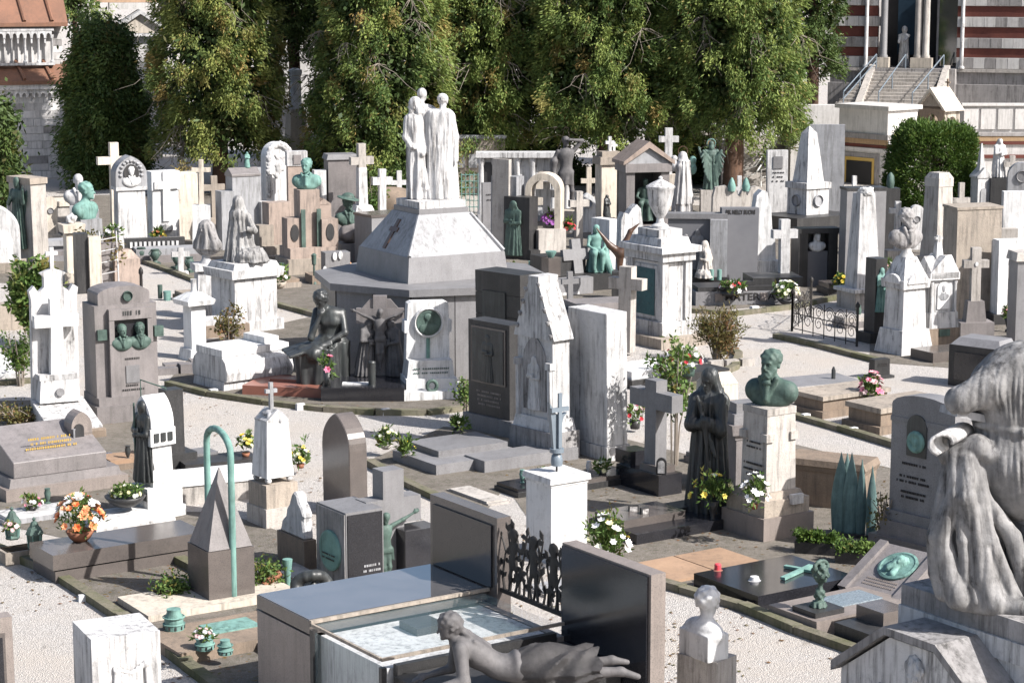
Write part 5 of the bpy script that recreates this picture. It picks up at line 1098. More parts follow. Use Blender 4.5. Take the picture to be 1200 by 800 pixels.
# --- sloping slab with medallion
m = Mon('medallion_slab', 'sloping brown granite slab with an oval turquoise portrait medallion', 'grave', 1046, 700, -48)
m.side('sloping_slab', [(-46, 700), (-46, 690), (34, 648), (34, 700)], -44, 44, 'granite_mauve')
def on_slope(m, bmx, x, f, lift):
    y = -46+80*f; z = m.z(690-42*f); sl = math.atan2(m.z(648)-m.z(690), 80*m.u)
    bmesh.ops.transform(bmx, verts=bmx.verts, matrix=Matrix.Translation((x*m.u, y*m.u, z+lift)) @ Matrix.Rotation(sl, 4, 'X'))
bm = bmesh.new(); bm_lathe(bm, [(25*m.u, 0), (25*m.u, .02), (22*m.u, .03), (20*m.u, .022), (0, .03)], 30, sx=1, sy=.95); on_slope(m, bm, 4, .62, .004); m.add('bronze_medallion', from_bm('bronze_medallion', bm), 'bronze_turq')
V, Q = sculpt(flat(head((0, 0, 0), .2, -70, 0, 0, 'short', True), (1, .35, 1.)), .012); V = V@rot3(-90).T; bmv = Matrix.Rotation(math.atan2(m.z(648)-m.z(690), 80*m.u), 4, 'X'); V = V@np.array(bmv.to_3x3()).T+np.array([4*m.u, (-46+80*.62)*m.u, m.z(690-42*.62)+.03]); m.add('portrait', np_mesh('portrait', V, Q), 'bronze_turq')
bm = bmesh.new(); rr = random.Random(4)
for r_ in range(3):
    c = -22
    while c < 22: a = rr.uniform(.8, 1.8); bm_box(bm, c*m.u, (c+a)*m.u, (r_*5-2)*m.u, (r_*5+1)*m.u, 0, .004); c += a+1.4
on_slope(m, bm, 0, .22, .003); m.add('inscription', from_bm('inscription', bm), 'granite_warm')
for sx in (-39, 39): bm = bmesh.new(); bm_box(bm, -6*m.u, 6*m.u, -44*m.u, 44*m.u, 0, .04); on_slope(m, bm, sx, .5, .0); m.add('raised_border', from_bm('raised_border', bm), 'granite_mauve')
# --- bronze lamp grave and stepped blocks
m = Mon('lamp_grave', 'granite grave with a blue pebble bed and a dark bronze rose lamp', 'grave', 985, 722, 34)
m.box('base', 150, 84, 722, 706, 'granite_warm', 0, 0); m.box('pebble_bed', 66, 40, 706.5, 704.5, 'pebbles', 20, 6); m.box('lamp_block', 44, 40, 706, 700, 'granite_dark', -46, -12)
m.fig('bronze_lamp', [D((0, 0, 0), (0, 0, .08), (.13, .13), (.09, .09), 8, .01, .01), C((0, 0, .05), (.03, 0, .35), .05, .03), E((.02, 0, .18), (.08, .07, .09), nz=(.03, 50)), E((.03, 0, .5), (.12, .12, .15), nz=(.04, 45))]+[C((.03+.13*math.cos(a), 0, .58+.1*math.sin(a)), (.03+.13*math.cos(a+.5), 0, .58+.1*math.sin(a+.5)), .018) for a in np.arange(-.3, 3.4, .5)], 'bronze_green', 700, 646, .7, -46, -12, 0, .8)
m = Mon('stepped_blocks', 'stack of dark granite blocks beside the big mourner pedestal', 'grave', 1024, 752, 34); m.box('low_block', 70, 60, 752, 730, 'granite_dark'); m.box('upper_block', 40, 46, 730, 714, 'granite_polished', 18, 6)
# --- big mourner at the right edge
m = Mon('mourner_monument', 'large weathered marble monument with a draped woman bowed over an altar, right edge', 'monument', 1168, 902, -56)
m.box('body', 300, 120, 902, 748, 'marble', 40, 4); m.box('upper_step', 300, 122, 748, 724, 'marble', 40, 2); m.box('plinth_slab', 290, 112, 724, 700, 'marble_dirty', 36, 0, bv=.02)
pd = m.slab('pediment', [(-142, 902), (94, 902), (94, 798), (14, 742), (-62, 742), (-142, 798)], -118, -50, 'marble')
m.slab('pediment_moulding', [(-152, 802), (-142, 794), (-64, 738), (16, 738), (94, 794), (104, 802), (104, 790), (18, 729), (-66, 729), (-152, 790)], -126, -48, 'marble_dirty', par=pd)
bearded = m.fig('bearded_relief', relief_face(.36, 35), 'marble', 780, 756, .18, -22, -117, -22, 1.0, pd)
m.fig('laurel_relief', [C((0, 0, 0), (.03, 0, .34), .012)]+[C((.01+.0*i, 0, .03*i), (.01+.06*(-1)**i, -.01, .03*i+.05), .016, .006, k=.01) for i in range(11)], 'marble_dirty', 850, 790, .4, -80, -118.5, 0, .9, pd)
ox, oy = m.off(0, -8)
m.fig('draped_woman', big_mourner(), 'marble_black', 702, 399, 2.10, ox, oy, 56, 1.1)
ox, oy = m.off(36, 10); al = m.box('altar', 80, 66, 702, 592, 'marble_dirty', ox, oy)
m.box('altar_frieze', 92, 76, 640, 622, 'marble_dirty', ox, oy, par=al); m.box('altar_top', 92, 76, 608, 590, 'marble_dirty', ox, oy, par=al)
for k in range(12): m.box('flute', 4, 3, 638, 624, 'marble', ox-40+k*7.2, oy-39, par=al)
m.lathe('volute', [(2, 594), (9, 594), (9, 576), (2, 576)], 'marble_dirty', 14, *m.off(18, -30))
u = m.u; bm = bmesh.new(); q = []
for i in range(11):
    a = rad(-70+i*26); q.append((-.36-.145*math.cos(a)*(1-.04*i), 0, .0+.085*math.sin(a)*(1-.04*i)))
A = [bm.verts.new((p[0], -.22, p[2])) for p in q]; Bv = [bm.verts.new((p[0]+.24, .1, p[2]+.02)) for p in q]
for i in range(10): bm.faces.new((A[i], A[i+1], Bv[i+1], Bv[i]))
bmesh.ops.scale(bm, verts=bm.verts, vec=(.95, 1., 1.3)); bmesh.ops.solidify(bm, geom=bm.faces[:], thickness=.025)
bmesh.ops.rotate(bm, verts=bm.verts, matrix=Matrix.Rotation(rad(56), 3, 'Z')); ox, oy = m.off(-38, -22); bmesh.ops.translate(bm, verts=bm.verts, vec=(ox*u, oy*u, m.z(508))); m.add('curled_scroll', from_bm('curled_scroll', bm, True), 'marble')
ox, oy = m.off(-52, -16); bm = bmesh.new(); bm_box(bm, -.19, .19, -.12, .12, -.03, .03); bevel(bm, .008); bmesh.ops.rotate(bm, verts=bm.verts, matrix=Matrix.Rotation(rad(80), 3, 'Z')@Matrix.Rotation(rad(14), 3, 'Y')); bmesh.ops.translate(bm, verts=bm.verts, vec=(ox*u, oy*u, m.z(482))); m.add('stone_book', from_bm('stone_book', bm), 'marble_grey')
# ================================================================ monuments: the central group and the middle ground
m = Mon('central_monument', 'big grey octagonal tomb with truncated pyramid and three marble figures', 'monument', 506, 425, 30)
u = m.u
def octa(name, R, r0, r1, mat, rot=8, t=1., n=8, x=0, y=0):
    bm = bmesh.new(); a0 = rad(90-rot)-rad(m.yaw)+PI
    z0, z1 = m.z(r0), m.z(r1); bm_lathe(bm, [(R*u, -.02 if r0 == m.py else z0), (R*t*u, z1)], n, x*u, y*u, 1, 1, a0); bevel(bm, .012); return m.add(name, from_bm(name, bm), mat)
octa('drum', 131, 425, 328, 'granite_dark'); octa('drum_cornice', 139, 328, 320, 'granite_grey')
for k in range(8):                                                # facing slabs of the drum
    a = rad(90-8-m.yaw)+PI+rad(45)*(k+.5); R_ = 131*math.cos(PI/8); 
    for j in (-1, 1):
        bm = bmesh.new(); hw = 131*math.sin(PI/8)-1.2; x0, x1 = (-hw, -.5) if j < 0 else (.5, hw)
        bm_box(bm, x0*u, x1*u, -.012, .012, .02, m.z(329)); bevel(bm, .006); bmesh.ops.rotate(bm, verts=bm.verts, matrix=Matrix.Rotation(a+PI/2, 3, 'Z')); bmesh.ops.translate(bm, verts=bm.verts, vec=(math.cos(a)*(R_)*u, math.sin(a)*R_*u, 0)); m.add('facing_slab', from_bm('facing_slab', bm), 'granite_dark' if k in (3, 4, 5, 6) else 'granite_grey')
m.box('lower_block', 130, 134, 320, 291, 'granite_grey', t=.95, bv=.05)
m.box('pyramid_frustum', 122, 126, 291, 247, 'marble_grey', t=.54, ty=.54, bv=.03)
m.box('top_plinth', 64, 64, 247, 241, 'granite_grey'); m.box('marble_plinth', 60, 58, 241, 233, 'marble')
for sx in (-1, 1):
    bm = bmesh.new(); w0, d0 = 61*u, -63*u; bm_tube(bm, [(sx*w0*1.0, d0*1.0, m.z(290)), (sx*w0*.545, d0*.545, m.z(248))], .035, 6); m.add('corner_rib', from_bm('corner_rib', bm), 'marble_grey')
m.fig('marble_group', three_group(), 'marble_drape', 233, 105, 1.93, 1, 0, -30, 1.2)
bm = bmesh.new(); bm_prism(bm, [(-.05, -.3), (.05, -.3), (.05, .02), (.14, .02), (.14, .10), (.05, .10), (.05, .25), (-.05, .25), (-.05, .10), (-.14, .10), (-.14, .02), (-.05, .02)], -.02, .02)
bmesh.ops.rotate(bm, verts=bm.verts, matrix=Matrix.Rotation(-math.atan2(28*u, m.z(247)-m.z(291)), 3, 'X')); bmesh.ops.rotate(bm, verts=bm.verts, matrix=Matrix.Rotation(-PI/2, 3, 'Z')); bmesh.ops.translate(bm, verts=bm.verts, vec=(-47.5*u, 4*u, m.z(270))); m.add('bronze_cross', from_bm('bronze_cross', bm), 'bronze_brown')
# --- front ring of graves
m = Mon('seated_statue', 'dark bronze statue of a woman seated bent over a spread cloth', 'statue', 378, 455, 0)
m.box('seat_rock', 46, 34, 455, 418, 'granite_dark', 4, 8, t=.85); m.fig('figure', seated_bronze(), 'bronze_dark', 456, 340, 1.48, 2, -4, 0, 1.0)
m = Mon('red_slab', 'red granite slab grave under the seated bronze woman', 'grave', 350, 458, -14); m.box('slab', 112, 74, 458, 447, 'granite_red'); m.box('step', 40, 18, 447, 444, 'granite_red', -14, 4)
bouquet('flower_vase', 'pink rose in a ribbed dark vase by the red slab', 384, 458, .14, 24, 20, ['petal_pink', 'petal_blush'], 3, 17, 'pot', 'bronze_dark', 4, 'rose', 12, 10, 24)
m = Mon('crucifix_grave', 'dark granite slab grave with a bronze crucifixion group behind it', 'grave', 428, 462, 0)
m.box('slab', 96, 90, 462, 446, 'granite_black'); m.box('white_plaque', 34, 12, 446, 444.5, 'marble_clean', -8, -20)
m.cross('cross', 16, 446, 352, 376, 28, 18, 8, 'granite_mauve', 16, 40); m.slab('arch_brace', [(-26, 372), (-12, 356), (12, 356), (26, 372), (10, 392), (-10, 392)], 38, 42, 'granite_mauve', x=16)
m.fig('bronze_christ', crucified(), 'bronze_grey', 436, 367, 1.55, 16, 30, 0, 1.0)
for sx in (-1, 1): m.fig('bronze_mourner', xform(veiled_woman(), rot3(0, -7*sx, 0)), 'bronze_grey', 446, 380, 1.68, 16+sx*19, 32, -30*sx, 1.0)
m.lathe('ribbed_vase', [(4.5, 446)]+[(4.6-.5*(k % 2), 446-k*2.2) for k in range(13)]+[(3.6, 418)], 'bronze_dark', 14, 10, -28)
m = Mon('medallion_stele', 'white marble stele with a round green bronze portrait medallion', 'gravestone', 502, 462, 13)
m.box('foot', 84, 60, 462, 452, 'marble_clean', 0, -6); m.box('step', 60, 42, 452, 440, 'marble_clean'); m.box('ledge', 56, 34, 440, 420, 'marble_clean', 0, 2, t=.92); sl_ = m.slab('slab', [(-26, 428), (26, 428), (25, 378), (24, 356), (20, 354), (-20, 354), (-24, 356), (-25, 378)], 4, 20, 'marble_clean')
for sx in (-1, 1): m.box('side_block', 4, 18, 390, 376, 'marble_clean', sx*26, 12)
def disc(m, name, x, y, r, row, mat, th=.03, ring=None, yaw=0, sy=1.):
    u = m.u; bm = bmesh.new(); bm_lathe(bm, [(r*u, 0), (r*u, th), (r*.9*u, th*1.15), (0, th*.9)] if not ring else [(r*u, 0), (r*u, th), (r*.92*u, th*1.5), (r*.84*u, th), (r*.8*u, th*.5), (0, th*.5)], 28, sy=sy)
    bmesh.ops.rotate(bm, verts=bm.verts, matrix=Matrix.Rotation(PI/2, 3, 'X')); bmesh.ops.rotate(bm, verts=bm.verts, matrix=Matrix.Rotation(rad(yaw), 3, 'Z')); bmesh.ops.translate(bm, verts=bm.verts, vec=(x*u, y*u, m.z(row))); return m.add(name, from_bm(name, bm), mat)
disc(m, 'medallion_ring', 0, 4, 18, 378, 'marble_clean', .05, True); disc(m, 'medallion', 0, 2.2, 14.5, 378, 'bronze_green', .03)
m.fig('portrait', flat(bust(.27, 60, 'bun', False, False, False), (1, .35, 1)), 'bronze_green', 391, 367, .62, 0, -1, 0, .8)
m.box('bronze_stem', 4, 2, 420, 393, 'bronze_turq', 0, 3); m.lines('inscription', 0, -15.4, (429, 434), 46, 'bronze_green', 1.5); m.fig('bronze_wreath', [C((.12*math.cos(a), 0, .15+.13*math.sin(a)), (.12*math.cos(a+.5), 0, .15+.13*math.sin(a+.5)), .035) for a in np.arange(0, 6.2, .5)], 'bronze_green', 453, 439, .3, -2, -32, 0, .7)
# --- dark steles right of the drum
m = Mon('dark_stele', 'tall polished dark stele with a bronze relief panel standing on a grey base', 'gravestone', 583, 505, -48)
m.box('base', 84, 34, 505, 486, 'granite_grey'); m.box('slab', 72, 26, 486, 376, 'granite_dark'); m.box('frame', 60, 2, 448, 382, 'granite_polished', 0, -13.4); m.box('relief_panel', 54, 2, 446, 385, 'bronze_dark', 0, -14.2)
m.fig('relief_figure', flat(veiled_woman(), (1, .3, 1)), 'bronze_dark', 446, 390, 1.7, 0, -15, 0, 1.0); m.lines('gilt_inscription', 0, -13.3, (458, 463, 468, 473), 56, 'granite_warm', 2)
m = Mon('block_stele', 'tall dark stele of stacked granite blocks with bronze panel behind the polished one', 'gravestone', 598, 470, -48)
for k in range(6): m.box('granite_block', 78, 34, 470-k*25.5 if k else 470, 470-(k+1)*25.5+.5, 'granite_dark', 0, 0)
m.box('bronze_panel', 40, 2, 440, 340, 'bronze_dark', -6, -17.6)
m = Mon('flat_grave', 'low grey granite double slab grave in front of the polished dark stele', 'grave', 530, 540, 34)
m.box('lower_slab', 124, 96, 540, 528, 'granite_grey', 6, -6); m.box('upper_slab', 96, 70, 528, 521, 'granite_grey', 16, 14); m.box('front_slab', 132, 42, 540, 526, 'granite_grey', 62, -54)
bouquet('flower_pot', 'small dark pot with a round green plant on the flat granite grave', 537, 512, .16, 24, 16, ['petal_pale'], 4, 18, 'pot', 'granite_dark', 2, 'mum', 30, 13, 10)
bouquet('flower_pot', 'pale yellow flowers in a low pot on the left corner of the flat granite grave', 452, 526, .1, 30, 22, ['petal_pale'], 12, 19, 'bowl', 'stone_pale', 3, 'mum', 22, 14, 5)
bouquet('flower_pot', 'spiky yellow-green plant in a low pot beside the pale yellow flowers', 476, 535, .1, 22, 24, ['petal_yellow'], 3, 20, 'bowl', 'stone_pale', 2.4, 'mum', 26, 14, 4)
# --- gothic stele and white slab
m = Mon('gothic_stele', 'weathered marble gothic stele with a steep gable and pointed niche', 'gravestone', 638, 532, -50)
m.box('base', 80, 40, 532, 500, 'marble_dirty'); m.box('moulding', 74, 34, 500, 486, 'marble', t=.9); sb = m.slab('body', [(-31, 486), (31, 486), (31, 392), (-31, 392)], -13, 13, 'marble'); m.slab('gable', [(-36, 394), (36, 394), (33, 386), (9, 330), (9, 322), (-9, 322), (-9, 330), (-33, 386)], -15, 15, 'marble')
m.slab('pointed_niche', arch(20, 478, 392, 12, 1.5), -14.6, -13.2, 'marble_dirty'); m.fig('niche_figure', flat(veiled_woman(), (1, .35, 1)), 'marble', 478, 415, 1.7, 0, -15, 0, 1.1)
for k in range(9): f = k/8.; m.fig('crocket', [E((0, 0, .1), (.1, .06, .1), nz=(.03, 30))], 'marble_dirty', 392-58*f, 386-58*f, .2, -31+21*f if k % 2 else 31-21*f, -16, 0, 1.2)
for sx in (-1, 1): m.box('corner_column', 5, 5, 486, 426, 'marble', sx*28, -15); m.box('bracket', 9, 9, 428, 420, 'marble', sx*28, -14)
m = Mon('plain_slab', 'plain tall white marble slab standing right of the gothic stele', 'gravestone', 701, 532, 35)
m.box('foot', 34, 78, 532, 516, 'marble'); m.side('slab', [(-37, 516), (37, 516), (37, 362), (-37, 362)], -15, 15, 'marble')
m.box('side_moulding', 6, 50, 400, 385, 'marble', 15.5, 4)
# --- urn aedicule
m = Mon('urn_shrine', 'white marble octagonal shrine with a glazed niche, topped by a lidded urn', 'shrine', 772, 400, 34)
m.box('step', 70, 100, 400, 388, 'limestone'); m.box('base', 48, 74, 388, 372, 'marble'); b_ = m.box('body', 36, 60, 372, 304, 'marble', bv=.05)
m.box('niche_frame', 2.5, 46, 370, 308, 'marble', -18.5, 0, par=b_); m.box('niche_glass', 2, 34, 366, 312, 'glass_teal', -19.6, 0, par=b_)
for q in range(7):
    for w_ in range(3): m.lathe('glass_tile', [(0, 363-q*7.3), (3.6, 360-q*7.3), (0, 357-q*7.3)], 'glass_teal', 6, -20.4, -11+w_*10.5+(q % 2)*4, sx=.2, par=b_)
for sx in (-1, 1):
    for sy in (-1, 1): m.box('corner_pier', 9, 9, 374, 302, 'marble', sx*17, sy*29)
m.box('architrave', 48, 74, 302, 292, 'marble'); m.box('cornice', 58, 84, 292, 285, 'marble', bv=.06); m.box('cap', 44, 62, 285, 276, 'marble', t=.9); m.box('urn_block', 34, 40, 276, 267, 'marble')
m.lathe('urn', [(10, 267), (10, 264), (5, 261), (4, 256), (8, 250), (13, 240), (15, 228), (15.5, 222), (17, 220), (17, 218), (12, 215), (6, 212), (2, 210), (2.6, 208), (0, 206)], 'marble', 20)
m = Mon('white_cross', 'pale stone cross standing directly left of the urn shrine', 'cross', 734, 416, -30); m.cross('cross', 16, 412, 312, 332, 22, 13, 14, 'stone_pale')
m = Mon('low_tomb', 'dark low tomb with rough top left of the urn shrine', 'tomb', 700, 380, 20); m.box('slab', 96, 60, 380, 360, 'granite_dark'); m.box('rough_top', 80, 46, 360, 352, 'granite_mauve', 6, 0); m.box('white_edge', 110, 20, 380, 376, 'marble', 0, -42)
m = Mon('white_ledger', 'stepped white and dark ledger grave below the urn shrine', 'grave', 758, 446, 34); m.box('lower_step', 96, 70, 446, 436, 'granite_dark'); m.box('marble_slab', 88, 58, 436, 427, 'marble_clean'); m.box('dark_step', 70, 40, 446, 430, 'granite_dark', 40, -40)
shrub('rose_bush', 'tall rose bush with fresh green leaves between the dark cross and the urn shrine', 790, 545, 50, 386, 'leaf', 41, 60, 15, .08, .045, 6, .1, fill=.4)
bouquet('flower_pot', 'pink and red flowers in dark pots between the white slab and dark cross', 744, 502, .05, 34, 18, ['petal_pink', 'petal_red', 'petal_blush'], 12, 22, 'pot', 'granite_dark', 3, 'rose', 18, 14, 10)
shrub('dry_shrub', 'round grassy shrub with yellowing leaves on the plot corner right of the urn shrine', 840, 424, 62, 362, 'dry_leaf', 42, 150, 26, .10, .022, 26, -.6, fill=.05)
bouquet('flower_bunch', 'white and red flowers on stones behind the rose bush', 800, 440, .2, 50, 26, ['petal_white', 'petal_white', 'petal_red'], 24, 23, 'box', 'bronze_green', 3.4, 'mum', 30, 26, 12)
# --- left: white cross monument
m = Mon('white_cross_monument', 'white marble monument with big cross before a gothic-topped stele', 'gravestone', 70, 500, 26)
m.side('ledger', [(-72, 500), (-72, 488), (14, 468), (14, 500)], -30, 32, 'marble'); m.side('ledger_base', [(-78, 502), (-78, 492), (-73, 490), (-73, 502)], -32, 34, 'sandstone')
m.box('pedestal', 48, 30, 470, 444, 'marble', 0, 8, t=.9); m.box('moulding', 46, 28, 444, 438, 'marble', 0, 8); m.cross('cross', 14, 438, 350, 376, 26, 14, 10, 'marble_clean', 0, 2, t=1.25)
m.slab('stele', [(-27, 480), (29, 480), (29, 352), (31, 340), (25, 336), (20, 344), (13, 338), (13, 326), (17, 322), (2, 316), (-13, 322), (-9, 326), (-9, 338), (-16, 344), (-21, 336), (-27, 342), (-25, 352)], 14, 24, 'marble'); m.cross('finial_cross', 4.5, 318, 292, 299, 7, 4.5, 4, 'marble', 2, 19)
disc(m, 'portrait_plate', 0, -7.5, 5, 458, 'granite_grey', .02)
# --- big granite stele with two bronze heads
m = Mon('twin_bust_stele', 'tall mauve granite stele with two bronze portrait busts in a recess', 'gravestone', 145, 488, 28)
m.box('step', 84, 66, 488, 468, 'granite_mauve'); m.box('base', 76, 58, 468, 459, 'granite_mauve'); m.box('body', 74, 46, 459, 354, 'granite_mauve', 0, 4); m.slab('arched_top', [(-31, 356), (31, 356), (31, 342)]+[(31*math.cos(a), 342-9*math.sin(a)) for a in np.linspace(.25, PI-.25, 8)]+[(-31, 342)], -14, 26, 'granite_mauve')
m.box('front_panel_lower', 52, 8, 459, 399, 'granite_mauve', 4, -22); m.box('front_panel_head', 52, 8, 370.5, 358, 'granite_mauve', 4, -22)
for sx in (-1, 1): m.box('front_panel_side', 6, 8, 398.5, 371, 'granite_mauve', 4+sx*23, -22)
m.box('recess', 40, 2, 398.5, 371, 'granite_black', 4, -19.5); disc(m, 'bronze_emblem', 4, -14.5, 6, 345, 'bronze_green', .03, True)
for sx, f in ((-1, 'bun'), (1, 'short')): m.fig('bronze_head', bust(.3, -10*sx, f, sx > 0, sx > 0), 'bronze_green', 405, 374, .66, 4+sx*10.5, -25, 0, .7)
for sx in (-1, 1): m.box('bronze_garland', 11, 50 if sx < 0 else 8, 393, 381, 'bronze_green', 4+sx*33.5, 2 if sx < 0 else -22)
m.lines('bronze_letters', 4, -26.6, (363,), 30, 'bronze_dark', 5, 0, None, 3); m.lines('inscription', 4, -26.3, (416, 447, 452), 30, 'ink', 2.2); m.box('carved_panel', 16, 1.6, 444, 424, 'granite_grey', 4, -26.4)
m = Mon('dark_pillar', 'plain dark granite pillar on a base right behind the barrel-topped pillar', 'gravestone', 203, 545, 34); m.box('base', 44, 40, 545, 528, 'granite_dark'); m.box('pillar', 22, 20, 528, 455, 'granite_dark'); m.tube('bronze_frame', [(-34, 8, 470), (-34, 8, 442), (-8, -4, 453), (-8, -4, 470)], 1.1, 'bronze_green')
m = Mon('white_slab_grave', 'white topped low slab grave behind the pyramid tomb', 'grave', 248, 582, 24); m.box('body', 110, 56, 582, 560, 'stone_pale'); m.box('white_top', 116, 60, 560, 553, 'marble_clean')
m = Mon('plaque_grave', 'dark inscribed flat grave with yellow flowers behind the white slab grave', 'grave', 255, 545, 24); m.box('slab', 90, 46, 545, 536, 'granite_dark')
for k, (px, py) in enumerate(((288, 535), (352, 548))): bouquet('flower_pot', ('yellow flowers on the dark inscribed flat grave', 'yellow chrysanthemums right of the tapering white cross pedestal')[k], px, py, .1, 22, 24, ['petal_yellow', 'petal_pale'], 20, 25+k, 'pot', 'clay_pot', 3, 'mum', 18, 10, 5)
# --- small marble pedestal, sarcophagus
m = Mon('small_pedestal', 'small white marble pedestal with overhanging cap and stub on top', 'pedestal', 229, 420, 38)
m.box('foot', 30, 30, 420, 407, 'marble_clean', t=.85); m.box('shaft', 19, 19, 407, 358, 'marble_clean'); m.box('cap', 34, 34, 356, 350, 'marble_clean', t=1.1); m.box('cap_top', 36, 36, 350, 342, 'marble_clean', t=.35); m.lathe('stub', [(4, 342), (3.4, 339), (3.4, 328), (4, 327)], 'marble', 10)
m = Mon('marble_sarcophagus', 'white marble sarcophagus with bulging sides on a moulded foot', 'tomb', 285, 448, 40)
m.box('foot', 96, 66, 448, 438, 'marble', t=.97); m.side('bulging_body', [(-36, 438), (-38, 428), (-34, 416), (-26, 410), (26, 410), (34, 416), (38, 428), (36, 438)], -46, 46, 'marble'); m.box('lid', 92, 56, 410, 402, 'marble_clean'); m.box('headrest', 20, 44, 402, 394, 'marble_clean', 26, 0)
shrub('dry_rose_bush', 'thin yellowing rose bush between the small pedestal and the veiled statue', 268, 412, 46, 360, 'dry_leaf', 43, 44, 14, .07, .04, 9, .1, fill=.4)
# --- veiled statue
m = Mon('veiled_statue', 'large marble statue of a veiled kneeling mourner on a wide pedestal', 'statue', 287, 385, 40)
m.box('step', 70, 60, 385, 372, 'marble'); m.box('die', 58, 50, 372, 322, 'marble'); m.box('cornice', 70, 60, 322, 312, 'marble', t=1.04); m.box('cap', 64, 56, 312, 305, 'marble', t=.9); m.fig('veiled_figure', kneeling_veiled(), 'marble_drape_dirty', 305, 231, 1.36, -4, 0, -40, 1.0)
m = Mon('veiled_bust', 'small veiled marble bust on a tapering white column left of the kneeling mourner', 'bust', 243, 372, 20)
m.box('shaft', 28, 26, 372, 318, 'marble', t=.85); m.box('cap', 32, 30, 316, 308, 'marble'); m.lathe('socle', [(8, 308), (5, 303), (5, 298)], 'marble_grey', 12); m.fig('bust', bust(.27, 0, 'veil', False, False, False)+[D((0, .06, .1), (0, .04, .55), (.26, .2), (.12, .12), 9, .025, .02)], 'marble_dirty', 298, 258, .62, 0, 0, -50, .9)
# ================================================================ monuments: back rows, left
m = Mon('winged_stele', 'grey stele with a green bronze winged figure on its shaded side at the left', 'gravestone', 36, 305, 42)
m.box('slab', 20, 50, 305, 212, 'stone_pale'); m.box('cap', 23, 54, 214, 207, 'limestone'); m.fig('bronze_angel', flat(standing_angel(), (1, .6, 1)), 'bronze_green', 290, 205, 1.7, -14, 0, -90, 1.0)
m = Mon('arched_tomb', 'white arch-fronted marble tomb cut by the left edge', 'tomb', 2, 318, 10); m.slab('body', arch(22, 318, 242, 12, 1.5), -14, 14, 'marble'); m.slab('arch_panel', arch(15, 316, 268, 12), -15.6, -14.2, 'marble_clean'); m.box('foot', 56, 40, 318, 306, 'limestone')
m = Mon('marble_bust', 'pale marble bust on a grey pedestal behind the green half-figure', 'bust', 94, 276, 10); m.box('pedestal', 22, 20, 276, 240, 'marble_grey'); m.fig('bust', bust(.27, 20, 'bald'), 'marble', 240, 203, .62, 0, 0, 0, .9)
m = Mon('bronze_figure', 'pale green bronze half-figure in front of the pale marble bust', 'statue', 104, 284, 30); m.box('pedestal', 26, 24, 284, 256, 'marble_grey'); m.fig('figure', bust(.27, 20, 'short', False, False, False), 'bronze_turq', 258, 213, .62, 0, 0, 40, .8)
m = Mon('ornate_column', 'cream ornate short column with carved capital left of the ladder', 'column', 86, 330, 25); m.box('base', 26, 26, 330, 318, 'marble_cream'); m.box('shaft', 17, 17, 318, 274, 'marble_cream'); m.box('capital', 24, 24, 272, 262, 'marble_cream', t=1.12); m.fig('carved_finial', [E((0, 0, .1), (.12, .12, .12), nz=(.04, 30))], 'marble', 262, 252, .2, 0, 0, 0, .8)
m = Mon('ladder_tomb', 'two tall pillars with a white ladder and creeper between them', 'gravestone', 116, 342, 24)
m.box('pillar', 14, 16, 342, 272, 'granite_dark', -20, 0); m.box('pillar', 14, 14, 342, 276, 'marble_cream', -6, -6); m.box('rear_panel', 26, 8, 342, 286, 'granite_mauve', 14, 10)
for sx in (2, 22): m.tube('ladder_rail', [(sx, -8, 340), (sx+1, 2, 272)], .9, 'marble')
for k in range(5): m.tube('ladder_rung', [(2, -7+k*2, 334-k*13), (22.6, -7+k*2, 331-k*13)], .7, 'marble')
shrub('creeper', 'creeper with yellowing leaves trailing over the ladder pillars', 122, 338, 52, 262, 'dry_leaf', 44, 50, 20, .09, .05, 6, .4, fill=.55)
bouquet('flower_pot', 'white flowers on top of the ladder tomb', 132, 283, .55, 24, 16, ['petal_white'], 16, 28, 'pot', 'bronze_dark', 2.6, 'mum', 12, 8, 4)
m = Mon('pink_pedestal', 'pink stone pedestal with sloping top right of the ladder', 'pedestal', 146, 338, 28); m.box('die', 32, 28, 338, 302, 'stone_pink', t=.96); m.box('sloped_top', 30, 26, 302, 292, 'stone_pink', t=.5)
m = Mon('tan_cross', 'tan stone cross behind the pointed arch stele', 'cross', 136, 276, 26); m.cross('cross', 10, 276, 167, 188, 20, 9, 8, 'marble_cream')
m = Mon('pointed_stele', 'grey pointed-arch stele with a marble portrait in a round wreathed niche', 'gravestone', 154, 298, 24)
m.box('foot', 46, 32, 298, 286, 'marble'); m.box('shaft', 34, 22, 286, 222, 'marble', t=.94); m.box('ledge', 37, 25, 222, 218, 'marble'); m.slab('pointed_head', arch(18.5, 218, 182, 14, 1.25), -12, 12, 'marble_grey'); m.slab('portrait_niche', [(9*math.cos(a), 202-10.5*math.sin(a)) for a in np.linspace(0, 2*PI, 20)[:-1]], -13.5, -12.2, 'granite_dark')
m.fig('portrait_bust', flat(bust(.28, 0, 'short', False, True), (1, .6, 1)), 'marble_clean', 217, 194, .62, 0, -13, 0, .7)
for k in range(11): a = rad(-10+k*20); m.fig('wreath_leaf', [E((0, 0, .08), (.1, .05, .08), nz=(.02, 40))], 'marble_grey', 204-14.5*math.sin(a), 200-14.5*math.sin(a), .16, 12.6*math.cos(a), -13, 0, 1.1)
m = Mon('relief_stele', 'broad white stele carved with a cross and wreath in relief', 'gravestone', 192, 284, 32); m.box('slab', 34, 16, 284, 203, 'marble_clean', t=.94); m.box('head', 35, 18, 222, 200, 'marble_clean'); m.cross('relief_cross', 9, 258, 200, 216, 15, 9, 3, 'marble_clean', 0, -9.5); m.lathe('relief_wreath', [(6, 270), (8, 268), (8, 262), (6, 260)], 'marble', 14, 0, -8)
